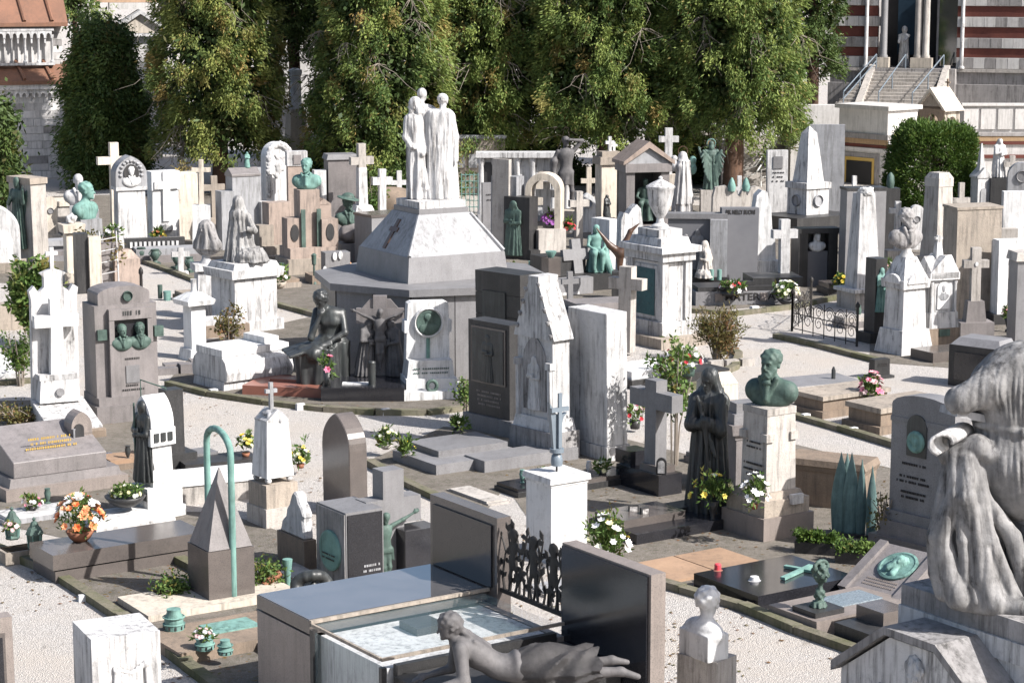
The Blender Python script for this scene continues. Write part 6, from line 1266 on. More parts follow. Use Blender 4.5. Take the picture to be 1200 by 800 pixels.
m = Mon('plain_stele', 'plain pale stele between the cross-relief stele and the tan cross on a block', 'gravestone', 220, 280, 30); m.box('slab', 25, 12, 280, 203, 'marble_cream', t=.95); m.box('top', 20, 10, 204, 201, 'marble_cream')
m = Mon('block_cross', 'slim tan cross on a white block', 'cross', 237, 292, 6); m.box('block', 22, 18, 292, 240, 'marble_clean', t=.92); m.cross('cross', 5.5, 240, 187, 199, 11, 5, 5, 'marble_cream')
m = Mon('greek_key_tomb', 'dark tomb with a greek key band behind four green urns', 'tomb', 196, 305, 16); m.box('base', 92, 46, 305, 296, 'granite_mauve'); m.box('back_beam', 70, 10, 296, 280, 'granite_dark', -12, 18); m.box('slab', 84, 30, 296, 289, 'marble_grey', 4, -4)
for k in range(11): m.box('key_pattern', 3, 1.5, 291-(k % 2)*2, 284, 'marble', -40+k*5.4, 12.4)
for k, (px, py) in enumerate(((166, 308), (182, 310), (208, 315), (222, 319))):
    m = Mon('bronze_urn', ('leftmost of four green bronze urns on the left kerb', 'second of four green bronze urns on the left kerb', 'third of four green bronze urns on the left kerb', 'rightmost of four green bronze urns on the left kerb')[k], 'urn', px, py, 20*k, 'green urns on the left kerb')
    m.box('foot', 11, 11, py, py-3, 'bronze_green'); m.lathe('body', [(3, py-3), (2.4, py-5), (5, py-9), (5.6, py-13), (4, py-16), (5, py-18), (3.4, py-18)], 'bronze_green', 12)
    for sx in (-1, 1): m.tube('handle', [(sx*5, 0, py-10), (sx*7.5, 0, py-13), (sx*4.4, 0, py-17)], .7, 'bronze_green', 5)
# --- centre left back
m = Mon('dark_gable_tomb', 'grey gabled slab tomb with a small green figure on top, left of the oval relief', 'tomb', 286, 290, 28); m.box('slab', 34, 22, 290, 206, 'marble_grey'); m.gable('cap', 36, 24, 206, 196, 'granite_mauve', axis='x', lip=3); m.fig('green_figurine', xform(veiled_woman(), np.eye(3)), 'bronze_turq', 197, 178, 1.7, 6, 0, 0, .8); m.box('wing_slab', 16, 20, 290, 222, 'marble_grey', -24, -4); m.box('lower_slab', 18, 20, 290, 236, 'marble', 24, -10)
m = Mon('garland_stele', 'tall white marble stele with an arched garland of carved flowers', 'gravestone', 326, 285, 32); m.slab('slab', arch(17, 285, 166, 14), -7, 7, 'marble_clean')
rr = random.Random(3)
m.fig('carved_garland', [E((.30*math.cos(a)+rr.uniform(-.03, .03), 0, 1.5+.34*math.sin(a)), (.075, .07, .075), nz=(.03, 40)) for a in np.arange(0, 3.3, .16)]+[E((-.30+rr.uniform(-.03, .03), 0, 1.5-k*.09), (.065, .06, .065), nz=(.03, 40)) for k in range(12)]+[E((rr.uniform(-.12, .14), .02, rr.uniform(.95, 1.55)), (.09, .06, .1), nz=(.03, 35)) for k in range(10)], 'marble', 250, 166, 1.9, 0, -7, 0, 1.0)
m = Mon('rough_block_tomb', 'stack of brown rough stone blocks in front of the garland stele', 'tomb', 323, 308, 30); m.box('base', 40, 36, 308, 286, 'limestone', 0, 0); m.box('tall_block', 28, 20, 286, 237, 'stone_pink', 4, 4); m.box('side_block', 18, 16, 286, 262, 'limestone', -16, -4); m.box('low_block', 24, 22, 308, 296, 'limestone', -18, -18)
m = Mon('bust_monument', 'brown stone monument with turquoise bronze bust and oval portraits', 'monument', 362, 318, 24)
m.box('step', 66, 50, 318, 300, 'limestone'); m.box('base', 58, 40, 300, 288, 'stone_pink'); m.box('central_pillar', 24, 22, 288, 222, 'stone_pink', 0, 4); m.box('flank_block', 18, 20, 288, 254, 'stone_pink', -20, 0); m.box('flank_block', 20, 22, 288, 256, 'stone_pink', 21, -6); m.box('upper_block', 18, 18, 256, 240, 'stone_pink', 18, 4); m.gable('small_gable', 19, 19, 240, 233, 'stone_pink', 18, 4)
m.fig('bronze_bust', bust(.28, -15, 'short', False, True, True), 'bronze_turq', 222, 186, .62, 0, 4, -25, .8)
for x, y in ((-20, -11), (21, -18)): m.slab('oval_portrait', [(5*math.cos(a), 271-10*math.sin(a)) for a in np.linspace(0, 2*PI, 16)[:-1]], y, y+1.5, 'granite_dark', x=x)
for x in (-10, 9): m.box('bronze_strip', 5, 2, 290, 244, 'bronze_green', x, -12)
m = Mon('hat_boy_bust', 'dark bronze bust of a boy in a wide hat on a rough rock', 'bust', 413, 312, 20); m.box('block', 34, 28, 312, 284, 'granite_grey'); m.fig('rock', [E((0, 0, .3), (.4, .32, .3), nz=(.05, 12))], 'granite_mauve', 286, 262, .58, 0, 0, 0, 1.0); m.fig('bust', bust(.28, 20, 'short')+[E((0, 0, .60), (.26, .24, .03), (6, 10, 0), k=.01), E((0, .02, .64), (.14, .14, .09))], 'bronze_green', 264, 225, .74, -4, 0, 0, .8)
m = Mon('tall_cross', 'tall stone cross on a white column left of the central tomb', 'cross', 425, 288, 24); m.box('base', 30, 28, 288, 250, 'marble'); m.box('moulding', 26, 24, 250, 240, 'marble', t=.7); m.box('column', 11, 11, 240, 196, 'marble', t=.9); m.cross('cross', 9, 197, 168, 188, 14, 9, 8, 'stone_pale')
m = Mon('slim_cross', 'slim grey cross right of the tall stone cross', 'cross', 448, 286, 22); m.cross('cross', 8, 286, 198, 212, 12, 9, 7, 'marble')
m = Mon('dark_box_tomb', 'dark speckled granite box tomb half hidden by the central pyramid', 'tomb', 446, 318, 34); m.box('block', 46, 40, 318, 252, 'granite_grey'); m.box('top', 48, 42, 252, 249, 'granite_polished')
m = Mon('grey_house_tomb', 'dark grey block tomb behind the turquoise bust', 'tomb', 400, 282, 16); m.box('block', 34, 26, 282, 186, 'granite_mauve'); m.box('top', 38, 30, 186, 180, 'granite_grey', 0, 0, t=.9); m.box('white_side', 14, 14, 282, 198, 'marble', -26, -4)
m = Mon('brown_block_stele', 'brown stele with white capping behind the bust monument', 'gravestone', 349, 290, 14); m.box('slab', 22, 14, 290, 194, 'stone_pink'); m.box('cap', 24, 16, 194, 177, 'marble'); m.box('recess', 9, 2, 192, 181, 'granite_mauve', 0, -8)
bouquet('flower_pot', 'green plant bowl on brown stones left of the central tomb', 326, 338, .1, 26, 16, ['petal_white'], 6, 30, 'bowl', 'limestone', 2.4, 'mum', 26, 18, 8)
bouquet('flower_pot', 'cream flowers in a white pot at the foot of the bust monument', 404, 322, .05, 18, 10, ['petal_pale', 'petal_orange'], 14, 31, 'pot', 'marble', 2.4, 'mum', 8, 7, 8)
m = Mon('oval_photo_tomb', 'low dark tomb with white oval photographs and a lamp post left of the central drum', 'tomb', 388, 330, 20); m.box('slab', 54, 34, 330, 320, 'sandstone'); m.box('block', 30, 20, 320, 296, 'granite_grey', 8, 8)
for k, (x, r) in enumerate(((4, 300), (11, 299), (-12, 314))): m.slab('oval_photo', [(2.6*math.cos(a), r-5*math.sin(a)) for a in np.linspace(0, 2*PI, 12)[:-1]], -4 if k < 2 else -18, -2.4 if k < 2 else -16.6, 'marble_clean', x=x)
m.lathe('lamp_post', [(4, 330), (3, 326), (1.2, 324), (1.2, 308), (2.4, 307), (3, 298), (3.4, 296), (1, 294)], 'bronze_green', 10, -24, -14)
m = Mon('tree_hedge', 'dark leafy mass of shrubs between the conifer trunks', 'bush', 480, 236, 0)
# --- behind the central monument
m.o['label'] = 'dark clipped shrub behind the crosses under the conifers'
rng = np.random.default_rng(71); n = 150; ct = rng.normal(size=(n, 3))*np.array([.9, .3, .35])+np.array([0, 0, .6]); ct[:, 2] = np.abs(ct[:, 2])+.05
o = m.add('foliage', clumps_mesh('foliage', ct, np.tile((0, -1., .3), (n, 1)), 40, (.1, .1, .1), .12, .05, rng, .1, .05, .5, .8), 'yew'); o['kind'] = 'stuff'
m = Mon('sand_boulder', 'tan rounded boulder stone behind the slim grey cross', 'boulder', 463, 272, 0); m.fig('stone', [E((0, 0, .3), (.42, .3, .32), nz=(.05, 9))], 'sandstone', 272, 218, .62, 0, 0, 0, 1.2)
# ================================================================ back rows, centre
m = Mon('pilaster_tomb', 'long white marble wall tomb with pilasters behind the bronze nude', 'mausoleum', 614, 258, 0)
m.box('coping', 112, 24, 184, 178, 'marble'); w_ = m.box('wall', 104, 12, 258, 184, 'marble', 0, 4); m.box('foot', 108, 22, 258, 250, 'marble_grey')
for x in (-50, -34, -8, 10, 34, 50): m.lathe('pilaster', [(4.5, 250), (4.5, 246), (3.2, 244), (3, 194), (4.6, 190), (4.8, 184.2)], 'marble_grey' if x in (-34,) else 'marble', 12, x, -5)
for x in (-21, 22): m.slab('arched_niche', arch(8, 240, 200, 10), -3.5, -2.2, 'marble_cream', x=x)
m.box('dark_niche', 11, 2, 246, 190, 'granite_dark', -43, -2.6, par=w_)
shrub('creeper', 'creeper with small leaves hanging on the long white wall tomb', 634, 252, 34, 178, 'leaf', 45, 44, 18, .08, .05, 5, .3, fill=.5)
m = Mon('green_grille', 'pale green iron grille beside the central marble group', 'fence', 553, 252, 0)
for k in range(6): m.tube('upright_bar', [(-12+k*4.8, 0, 252), (-12+k*4.8, 0, 203)], .5, 'bronze_turq', 4)
for k in range(7): m.tube('cross_bar', [(-13, .2, 250-k*7.5), (13, .2, 250-k*7.5)], .5, 'bronze_turq', 4)
m = Mon('brick_niche_wall', 'low brown brick niche wall behind the central group', 'wall', 562, 228, 0); w_ = m.box('wall', 60, 12, 228, 162, 'limestone', 0, 0); m.box('coping', 64, 15, 162, 158, 'marble_grey')
for k in range(4): m.box('niche_panel', 10, 2, 196, 180, 'marble_grey', -22+k*14.5, -6.6, par=w_)
m = Mon('pilaster_stele', 'grey broken pilaster stele with green bronze reliefs right of the central group', 'gravestone', 594, 300, -30); m.box('slab', 34, 18, 300, 206, 'marble_grey'); m.box('front', 22, 6, 300, 186, 'stone_pale', -2, -10); m.box('dark_side', 34, 20, 300, 228, 'granite_dark', 24, -10); m.fig('bronze_relief', flat(veiled_woman(), (1, .5, 1)), 'bronze_green', 296, 232, 1.7, 20, -21, 0, .9)
m = Mon('nude_statue', 'dark bronze nude man seen from behind shading his eyes', 'statue', 663, 262, 0); m.box('base', 40, 32, 262, 246, 'marble_cream'); m.fig('figure', nude_man(), 'bronze_grey', 246, 159, 1.83, 0, 0, 10, .9)
m = Mon('arch_frame', 'cream stone arch frame around a white cross', 'gravestone', 638, 300, -12)
m.slab('arch', [(-21, 300), (-21, 222)]+[(-21*math.cos(a), 222-20*math.sin(a)) for a in np.linspace(.15, PI-.15, 14)]+[(21, 222), (21, 300), (14, 300), (14, 224)]+[(14*math.cos(a), 224-14*math.sin(a)) for a in np.linspace(.15, PI-.15, 12)]+[(-14, 224), (-14, 300)], -12, 12, 'marble_cream'); m.cross('inner_cross', 8, 298, 214, 228, 13, 9, 6, 'marble_clean', 0, 14)
bouquet('flower_bowl', 'round mass of purple chrysanthemums on a pale block', 645, 267, .66, 24, 14, ['petal_purple'], 40, 33, 'bowl', 'granite_grey', 2.6, 'mum', 10, 14, 4)
bouquet('flower_bowl', 'red flowers beside the purple chrysanthemums', 667, 274, .5, 15, 12, ['petal_red'], 18, 34, 'bowl', 'granite_grey', 2.4, 'mum', 10, 9, 4)
m = Mon('pale_block', 'pale stone block under the purple chrysanthemums', 'pedestal', 643, 302, 20); m.box('block', 34, 24, 302, 268, 'stone_pale'); m.box('urn_base', 12, 12, 302, 290, 'granite_dark', -24, -14)
m = Mon('small_grey_cross', 'small weathered cross between the arch frame and the dark statuette', 'cross', 678, 290, 20); m.cross('cross', 8, 290, 224, 238, 12, 8, 7, 'stone_pale')
m = Mon('white_round_stone', 'rounded white headstone with a wreath behind the small weathered cross', 'gravestone', 688, 272, 10); m.slab('slab', arch(9, 272, 226, 10, 1.3), -4, 4, 'marble_clean'); disc(m, 'wreath', 0, -4, 5, 238, 'marble_grey', .04, True)
m = Mon('dark_statuette', 'small black bronze mourner statuette on a block', 'statue', 711, 292, 10); m.box('block', 22, 20, 292, 256, 'granite_dark'); m.fig('figure', veiled_woman(), 'bronze_dark', 256, 228, 1.7, 0, 0, 40, .7)
m = Mon('cross_pillar', 'pale pillar with moulded cap and small white crosses left of the temple tomb', 'gravestone', 712, 268, 20); m.box('shaft', 24, 20, 268, 192, 'marble_cream'); m.box('cap', 30, 26, 192, 183, 'limestone', t=.95); m.box('upper_cap', 22, 18, 183, 177, 'limestone'); m.cross('white_cross', 3.6, 177, 160, 167, 5.5, 3.6, 3, 'marble_clean', 2, 0); m.cross('white_cross', 2.6, 177, 167, 171, 4, 2.6, 2.4, 'marble_clean', 9, 4)
m = Mon('temple_tomb', 'small grey temple tomb with a pediment and green bronze mourner inside', 'tomb', 753, 280, 14)
m.box('podium', 62, 46, 280, 262, 'granite_mauve'); m.box('rear_wall', 52, 8, 262, 200, 'granite_dark', 0, 16)
for sx in (-1, 1): m.box('side_pier', 10, 38, 262, 200, 'granite_mauve', sx*21, 0)
m.box('entablature', 56, 44, 200, 190, 'granite_mauve'); m.slab('pediment', [(-27, 190), (27, 190), (0, 171)], -20, 20, 'marble_grey'); m.slab('roof', [(-31, 191), (-27, 189), (0, 171.5), (27, 189), (31, 191), (31, 187), (0, 164), (-31, 187)], -24, 24, 'stone_pink')
m.fig('bronze_mourner', seated_angel(), 'bronze_green', 258, 208, 1.4, 2, -2, -20, .9)
m = Mon('broken_marble_stele', 'broken wavy-topped marble stele in front of the temple tomb', 'gravestone', 738, 330, 20); m.slab('slab', [(-16, 330), (16, 330), (15, 272), (12, 262), (9, 244), (4, 239), (-2, 244), (-6, 250), (-12, 248), (-15, 256)], -7, 7, 'marble', .02)
m = Mon('white_high_cross', 'plain white stone cross right behind the temple tomb', 'cross', 782, 262, 4); m.box('base', 22, 16, 262, 204, 'marble_cream', t=.8); m.cross('cross', 8.5, 206, 150, 163, 11.5, 7, 7, 'marble')
m = Mon('madonna_statue', 'grey marble Madonna with child and a wire halo, seen from behind', 'statue', 799, 272, 20); m.box('base', 36, 30, 272, 248, 'granite_dark'); m.fig('figure', veiled_woman(0, 0, 'none', 9)+[E((.22, -.1, 1.3), (.1, .09, .16)), E((.2, -.12, 1.5), .09), C((.1, -.1, 1.2), (.25, -.15, 1.2), .06)], 'marble_drape', 249, 178, 1.68, 0, 0, 195, 1.0); m.fig('child', [E((0, 0, .1), (.09, .09, .14)), E((0, 0, .3), (.08, .09, .1))], 'bronze_turq', 203, 183, .4, 12, -2, 0, .8)
a_ = [(6*math.cos(t), 0, 177-5.5*math.sin(t)) for t in np.linspace(0, 2*PI, 15)]; m.tube('wire_halo', a_, .5, 'bronze_brown', 5)
m = Mon('green_angel_statue', 'turquoise bronze angel with halo and spread wings beside the Madonna', 'statue', 832, 272, 0); m.box('pedestal', 24, 22, 272, 222, 'stone_pale'); m.fig('figure', standing_angel(), 'bronze_green', 222, 165, 1.68, 0, 0, 190, .8); m.tube('halo', [(5*math.cos(t), 1, 168-5*math.sin(t)) for t in np.linspace(0, 2*PI, 13)], .6, 'bronze_turq', 5)
m = Mon('kneeling_bronze_tomb', 'dark stepped tomb with a slanted cross and turquoise bronze kneeling woman', 'tomb', 672, 337, 30)
m.box('step', 104, 70, 337, 318, 'granite_dark'); m.box('block', 52, 40, 318, 298, 'granite_dark', -18, 6); m.box('urn_block', 16, 16, 318, 296, 'granite_polished', -44, -22); m.lathe('urn', [(3, 296), (6, 291), (6.5, 289), (4, 289)], 'bronze_turq', 12, -44, -22)
o = m.cross('slanted_cross', 12, 322, 282, 300, 19, 13, 6, 'granite_grey', -4, -20); o.rotation_euler = (rad(-12), 0, 0); m.box('front_block', 60, 20, 337, 318, 'granite_grey', -34, -40); m.fig('bronze_woman', seated_angel()+[C((.25, -.1, .78), (.35, -.3, .2), .07, .06), C((.2, -.2, .5), (.38, -.35, .0), .11, .09)], 'bronze_turq', 318, 263, 1.38, 22, -14, -20, .8)
m = Mon('blank_white_slab', 'blank white marble slab on a foot behind the kneeling bronze woman', 'gravestone', 709, 322, 34); m.box('foot', 26, 40, 322, 316, 'marble_clean'); m.box('slab', 14, 36, 316, 256, 'marble_clean')
m = Mon('winged_bronze', 'rusty bronze bird-wing sculpture with upswept tips', 'sculpture', 726, 350, 0); m.box('base', 18, 16, 350, 318, 'granite_dark')
m.fig('bronze_wings', [C((0, 0, .2), (.0, 0, .6), .06, .12), C((0, 0, .6), (-.26, -.02, .80), .13, .08), C((-.26, -.02, .80), (-.60, -.04, 1.24), .08, .015), C((0, 0, .62), (.16, .03, .85), .14, .11), C((.16, .03, .85), (.26, .05, 1.15), .11, .06), C((.26, .05, 1.15), (.5, .06, 1.36), .06, .012)], 'bronze_brown', 324, 260, 1.4, 0, 0, 0, .8)
m = Mon('relief_tomb', 'blue-grey marble wall tomb with carved relief and a kneeling marble figure', 'tomb', 815, 335, -4)
m.box('base', 78, 40, 335, 322, 'granite_dark'); m.box('wall', 66, 16, 322, 256, 'slate_grey', 0, 6); m.box('coping', 72, 22, 256, 250, 'granite_grey', 0, 6); m.box('return_pier', 20, 18, 322, 256, 'marble_grey', 26, -6)
m.fig('relief_figures', flat(xform(veiled_woman(), np.eye(3), (-.25, 0, 0))+xform(veiled_woman(), np.eye(3), (-.8, 0, -.2)), (.9, .4, 1)), 'granite_grey', 316, 268, 1.7, 8, -3, 0, .9); m.fig('kneeling_figure', kneeling_veiled(), 'stone_pale', 322, 281, 1.36, 10, -16, -60, .8)
for x in (18, 27): m.lathe('green_candle', [(2.6, 324), (2.6, 312)], 'bronze_turq', 10, x, -26)
m = Mon('lettered_slab', 'smooth slate-grey slab with dark lettering along its top edge', 'gravestone', 864, 334, 6); m.box('slab', 44, 12, 334, 243, 'slate_grey'); m.text('lettering', 'RIK MELLY BUONI', 0, -6.3, 248, 7, 'ink', 0, None, .62)
m = Mon('rough_white_stone', 'rough tapering white marble stone right of the slate-grey slab', 'gravestone', 893, 330, 10); m.box('foot', 34, 26, 330, 304, 'marble_clean'); m.slab('rough_stone', [(-14, 304), (14, 304), (13, 282), (9, 268), (7, 240), (2, 224), (-4, 222), (-10, 228), (-13, 250)], -8, 8, 'marble_clean', .03)
m = Mon('carved_stones', 'pale jagged stones with bronze lamps behind the relief tomb', 'gravestone', 850, 300, 8); m.slab('jagged_stone', [(-18, 300), (18, 300), (17, 232), (12, 228), (10, 220), (4, 224), (-2, 217), (-14, 219), (-17, 230)], -4, 4, 'stone_pale', .02); m.slab('jagged_stone', [(14, 302), (38, 302), (37, 226), (30, 222), (26, 230), (20, 224), (15, 232)], 4, 12, 'stone_pale', .02)
for x in (5, 22): m.lathe('green_lamp', [(4, 224), (5, 218), (3, 212), (1, 208)], 'bronze_turq', 10, x, -4)
m = Mon('mater_ave_grave', 'dark granite grave with raised Latin letters along its front', 'grave', 868, 354, 8); m.box('base', 118, 46, 354, 338, 'granite_grey'); m.box('slab', 112, 42, 338, 333, 'granite_dark'); m.box('side_slab', 60, 50, 336, 325, 'granite_dark', 42, 16); m.text('lettering', 'MATER', -4, -23.4, 344.5, 12, 'ink', 0, None, 1.1); m.text('lettering', 'AVE', 38, -23.4, 344.5, 12, 'ink', 0, None, 1.1); m.box('leaf_ornament', 9, 2, 349, 340, 'granite_warm', 22, -23.5); m.box('leaf_ornament', 9, 2, 349, 340, 'granite_warm', -32, -23.5)
o_ = m.box('flower_box', 34, 10, 334, 328, 'granite_dark', -4, -8)
bouquet('flower_bunch', 'pink and white flowers on the dark lettered grave', 858, 346, .22, 34, 12, ['petal_blush', 'petal_white', 'petal_red'], 18, 35, 'box', 'granite_dark', 2.8, 'rose', 14, 24, 4)
bouquet('flower_bunch', 'yellow and white bouquet at the right end of the dark lettered grave', 921, 356, .05, 34, 24, ['petal_pale', 'petal_white', 'petal_pale'], 30, 36, 'bowl', 'granite_dark', 3, 'mum', 22, 18, 5)
m = Mon('stone_cross', 'thick pale stone cross planted on a rock right of the slate slab', 'cross', 918, 348, 12); m.fig('rock', [E((0, 0, .08), (.17, .14, .16), nz=(.03, 24))], 'stone_pale', 348, 318, .28, 0, 0, 0, 1.0); m.cross('cross', 11, 330, 257, 274, 15, 10, 10, 'marble')
# ================================================================ back rows, right
m = Mon('portrait_stele', 'white stele with a rectangular portrait plate by the obelisk', 'gravestone', 910, 262, 4); m.box('slab', 24, 10, 262, 176, 'marble'); m.box('portrait_plate', 11, 1.5, 197, 183, 'granite_grey', 0, -5.5); m.lines('inscription', 0, -5.4, (202, 207, 212), 18, 'ink', 1.6)
m = Mon('white_obelisk', 'white stone obelisk on a square wreathed pedestal above a dark tomb', 'obelisk', 946, 272, 34); m.box('base_tomb', 96, 70, 272, 250, 'granite_dark', -4, -6); m.box('pedestal', 34, 34, 250, 220, 'marble'); m.box('cap', 38, 38, 220, 213, 'marble'); m.box('obelisk', 26, 26, 213, 156, 'marble', t=.5); m.box('point', 13, 13, 156, 148, 'marble', t=.1)
for y_ in (0,): disc(m, 'wreath', 0, -17, 7, 234, 'marble_grey', .04, True); disc(m, 'wreath', -17, 0, 7, 234, 'marble_grey', .04, True, -90)
m = Mon('smooth_gravestone', 'tall smooth blue-grey panel stone beside the obelisk', 'gravestone', 968, 262, -8); m.box('panel', 40, 8, 262, 146, 'marble_grey')
m = Mon('dark_bust_tomb', 'black framed tomb holding a small pale marble bust', 'tomb', 954, 334, 10); m.box('back_block', 46, 20, 334, 268, 'granite_dark', 0, 10)
for sx in (-1, 1): m.box('side_pillar', 11, 14, 334, 272, 'granite_dark', sx*18, -6)
m.box('lintel', 50, 20, 272, 266, 'granite_dark', 0, -4); m.box('shelf', 24, 12, 334, 293, 'slate_grey', 0, -5); m.fig('marble_bust', bust(.27, 10, 'long', False, False, False), 'marble_clean', 293, 271, .62, 0, -9, 0, .5); m.box('front_slab', 70, 60, 346, 334, 'granite_polished', 26, -30); m.box('front_base', 74, 64, 352, 346, 'granite_dark', 26, -30)
m = Mon('wide_dark_stele', 'wide dark granite stele behind the tapered wreath obelisk', 'gravestone', 1008, 338, 12); m.box('slab', 48, 22, 338, 222, 'granite_grey'); m.box('top', 50, 24, 222, 219, 'granite_dark')
m = Mon('wreath_obelisk', 'tapering pale grey obelisk with a carved wreath at its top', 'obelisk', 1010, 360, 24); m.box('base', 44, 40, 360, 338, 'stone_pale'); m.box('slab_foot', 50, 46, 340, 336, 'marble'); m.box('obelisk', 32, 26, 336, 226, 'marble', t=.62); m.fig('carved_wreath', [E((.16*math.cos(a), -.16*abs(math.sin(a)), .2+.06*math.sin(2*a)), (.08, .08, .08), nz=(.03, 35)) for a in np.arange(-3.2, 3.2, .45)]+[E((.0, 0, .22), (.15, .13, .1))], 'marble_clean', 232, 220, .3, 0, -2, 0, .8)
m = Mon('bronze_figure_stele', 'narrow black stele with a slim green bronze figure', 'gravestone', 1024, 400, 28); m.box('foot', 30, 26, 400, 388, 'granite_dark'); m.box('slab', 16, 20, 388, 302, 'granite_dark'); m.fig('bronze_figure', flat(veiled_woman(), (.8, .6, 1)), 'bronze_turq', 364, 312, 1.7, 0, -11, 0, .8)
m = Mon('green_urn_stele', 'dark stele with a green bronze lamp on top left of the clipped bush', 'gravestone', 1040, 300, 10); m.box('slab', 20, 14, 300, 220, 'granite_dark'); m.lathe('bronze_lamp', [(4, 220), (5, 214), (4, 206), (1, 202)], 'bronze_green', 10)
m = Mon('thin_white_cross', 'thin white cross in front of the clipped bush', 'cross', 1050, 330, 6); m.cross('cross', 6.5, 330, 236, 247, 10, 6, 5, 'marble'); m.box('block', 22, 18, 330, 292, 'stone_pale', -4, -6); bouquet('flower_pot', 'pale flower pot below the thin white cross', 1038, 318, .45, 16, 10, ['petal_blush', 'petal_white'], 10, 38, 'bowl', 'stone_pale', 2.2, 'mum', 8, 8, 4)
m = Mon('truncated_pillar', 'tall tapering stone pillar with a chamfered head right of the white bust pillar', 'gravestone', 1096, 335, 34); m.box('base', 34, 34, 335, 300, 'stone_pale'); m.box('shaft', 27, 27, 300, 218, 'stone_pale', t=.82); m.box('neck', 23.5, 23.5, 218, 208, 'stone_pale'); m.box('head', 23, 23, 208, 202, 'stone_pale', t=.7)
m = Mon('brown_slab', 'large plain brown slab with a dark left side', 'gravestone', 1136, 372, 14); m.box('slab', 56, 38, 372, 243, 'limestone'); m.box('top', 58, 40, 243, 240, 'limestone')
m = Mon('slab_cross', 'stone cross with an oval photo standing before the brown slab', 'cross', 1141, 398, 4); m.box('foot', 40, 30, 398, 376, 'granite_mauve'); m.box('pedestal', 24, 18, 376, 352, 'granite_mauve', t=.8); m.cross('cross', 11, 352, 290, 309, 15, 9, 9, 'stone_pale'); m.slab('oval_photo', [(2*math.cos(a), 309-2.8*math.sin(a)) for a in np.linspace(0, 2*PI, 10)[:-1]], -5.6, -4.8, 'marble_clean')
m = Mon('gothic_shrine', 'little white gothic shrine with twin gables and a bronze nameplate', 'gravestone', 1096, 408, 22)
m.box('base', 42, 36, 408, 382, 'sandstone'); m.box('moulding', 40, 34, 382, 364, 'marble', t=.94); m.box('die', 32, 26, 364, 324, 'marble'); m.slab('front_gable', [(-20, 326), (20, 326), (20, 318), (0, 298), (-20, 318)], -17, 15, 'marble'); m.side('side_gable', [(-17, 325), (17, 325), (17, 317), (0, 299), (-17, 317)], -19, 19, 'marble'); m.box('pinnacle', 10, 10, 304, 284, 'marble', t=.6); m.cross('finial', 4, 284, 276, 279, 5, 3, 4, 'marble')
m.slab('front_niche', arch(8, 360, 328, 10), -14.5, -13.2, 'marble_clean'); m.fig('niche_bust', flat(bust(.27, 0), (1, .4, 1)), 'marble_grey', 350, 332, .62, 0, -14, 0, .8); m.box('bronze_nameplate', 14, 2, 391, 383, 'bronze_green', 0, -18.5)
for sx in (-1, 1): m.lathe('corner_column', [(2.4, 364), (1.8, 361), (1.8, 332), (2.6, 328)], 'marble', 8, sx*16, -14)
m = Mon('bust_pillar', 'tall white marble pillar with rounded canopy and a bearded bust on top', 'bust', 1059, 412, 32)
m.box('foot', 50, 48, 412, 384, 'marble', t=.82); m.box('shaft', 36, 34, 384, 334, 'marble', t=.9); m.box('canopy', 40, 38, 336, 326, 'marble', t=1.05)
for q, (x, y, yw) in enumerate(((0, -18, 0), (-19, 0, 1))): (m.slab('lunette', [(15*math.cos(a), 330-11*math.sin(a)) for a in np.linspace(0, PI, 10)], y-3, y+1, 'marble') if not yw else m.side('lunette', [(14*math.cos(a), 330-11*math.sin(a)) for a in np.linspace(0, PI, 10)], -22, -18, 'marble'))
m.box('tapering_roof', 38, 36, 326, 300, 'marble', t=.45); m.lathe('socle', [(10, 302), (8, 298), (5.5, 294), (5.5, 288), (8, 285)], 'marble', 14); m.fig('bust', bust(.29, 25, 'curly', True, True), 'marble_dirty', 290, 245, .62, 0, 0, -10, .8)
m = Mon('black_slab', 'dark polished flat grave right of the white bust pillar', 'grave', 1104, 420, 30); m.box('slab', 62, 40, 420, 408, 'granite_polished'); m.box('step', 74, 52, 424, 420, 'stone_pale')
m = Mon('white_stele', 'white blank stele by the right edge above the arched niche', 'gravestone', 1190, 330, 0); m.box('slab', 36, 12, 330, 224, 'marble_clean'); m.box('lower_stone', 26, 14, 334, 266, 'stone_pale', -16, -10)
m = Mon('niche_stele', 'white stele with an arched niche holding a marble figure by the right edge', 'gravestone', 1188, 378, 10); m.box('foot', 62, 30, 378, 366, 'granite_dark')
m.slab('slab', [(-26, 366), (-26, 280), (26, 280), (26, 366), (14, 366), (14, 306)]+[(14*math.cos(a), 306-14*math.sin(a)) for a in np.linspace(.15, PI-.15, 10)]+[(-14, 306), (-14, 366)], -12, 8, 'marble_clean'); m.box('back', 50, 4, 366, 282, 'marble', 0, 11); m.fig('niche_figure', veiled_woman(), 'marble', 366, 298, 1.7, 2, 0, 0, .9)
bouquet('flower_vase', 'pink lilies in a dark vase before the niche stele', 1181, 388, .02, 18, 14, ['petal_blush', 'petal_pink'], 8, 39, 'vase', 'granite_dark', 3, 'lily', 10, 10, 16)
m = Mon('edge_column', 'rough granite column with a cap cut by the right edge', 'column', 1198, 416, 8); m.box('shaft', 30, 28, 416, 304, 'granite_grey'); m.box('cap', 36, 34, 304, 294, 'stone_pale', t=.9)
m = Mon('gothic_pinnacle', 'white gothic pinnacle shrine right behind the clipped bush', 'gravestone', 1147, 268, 20); m.box('body', 16, 16, 268, 208, 'marble'); m.gable('gable', 19, 18, 208, 196, 'marble', lip=2); m.box('spire', 8, 8, 200, 168, 'marble', t=.2); m.slab('niche', arch(4.5, 246, 220, 8), -9, -8.2, 'marble_grey')
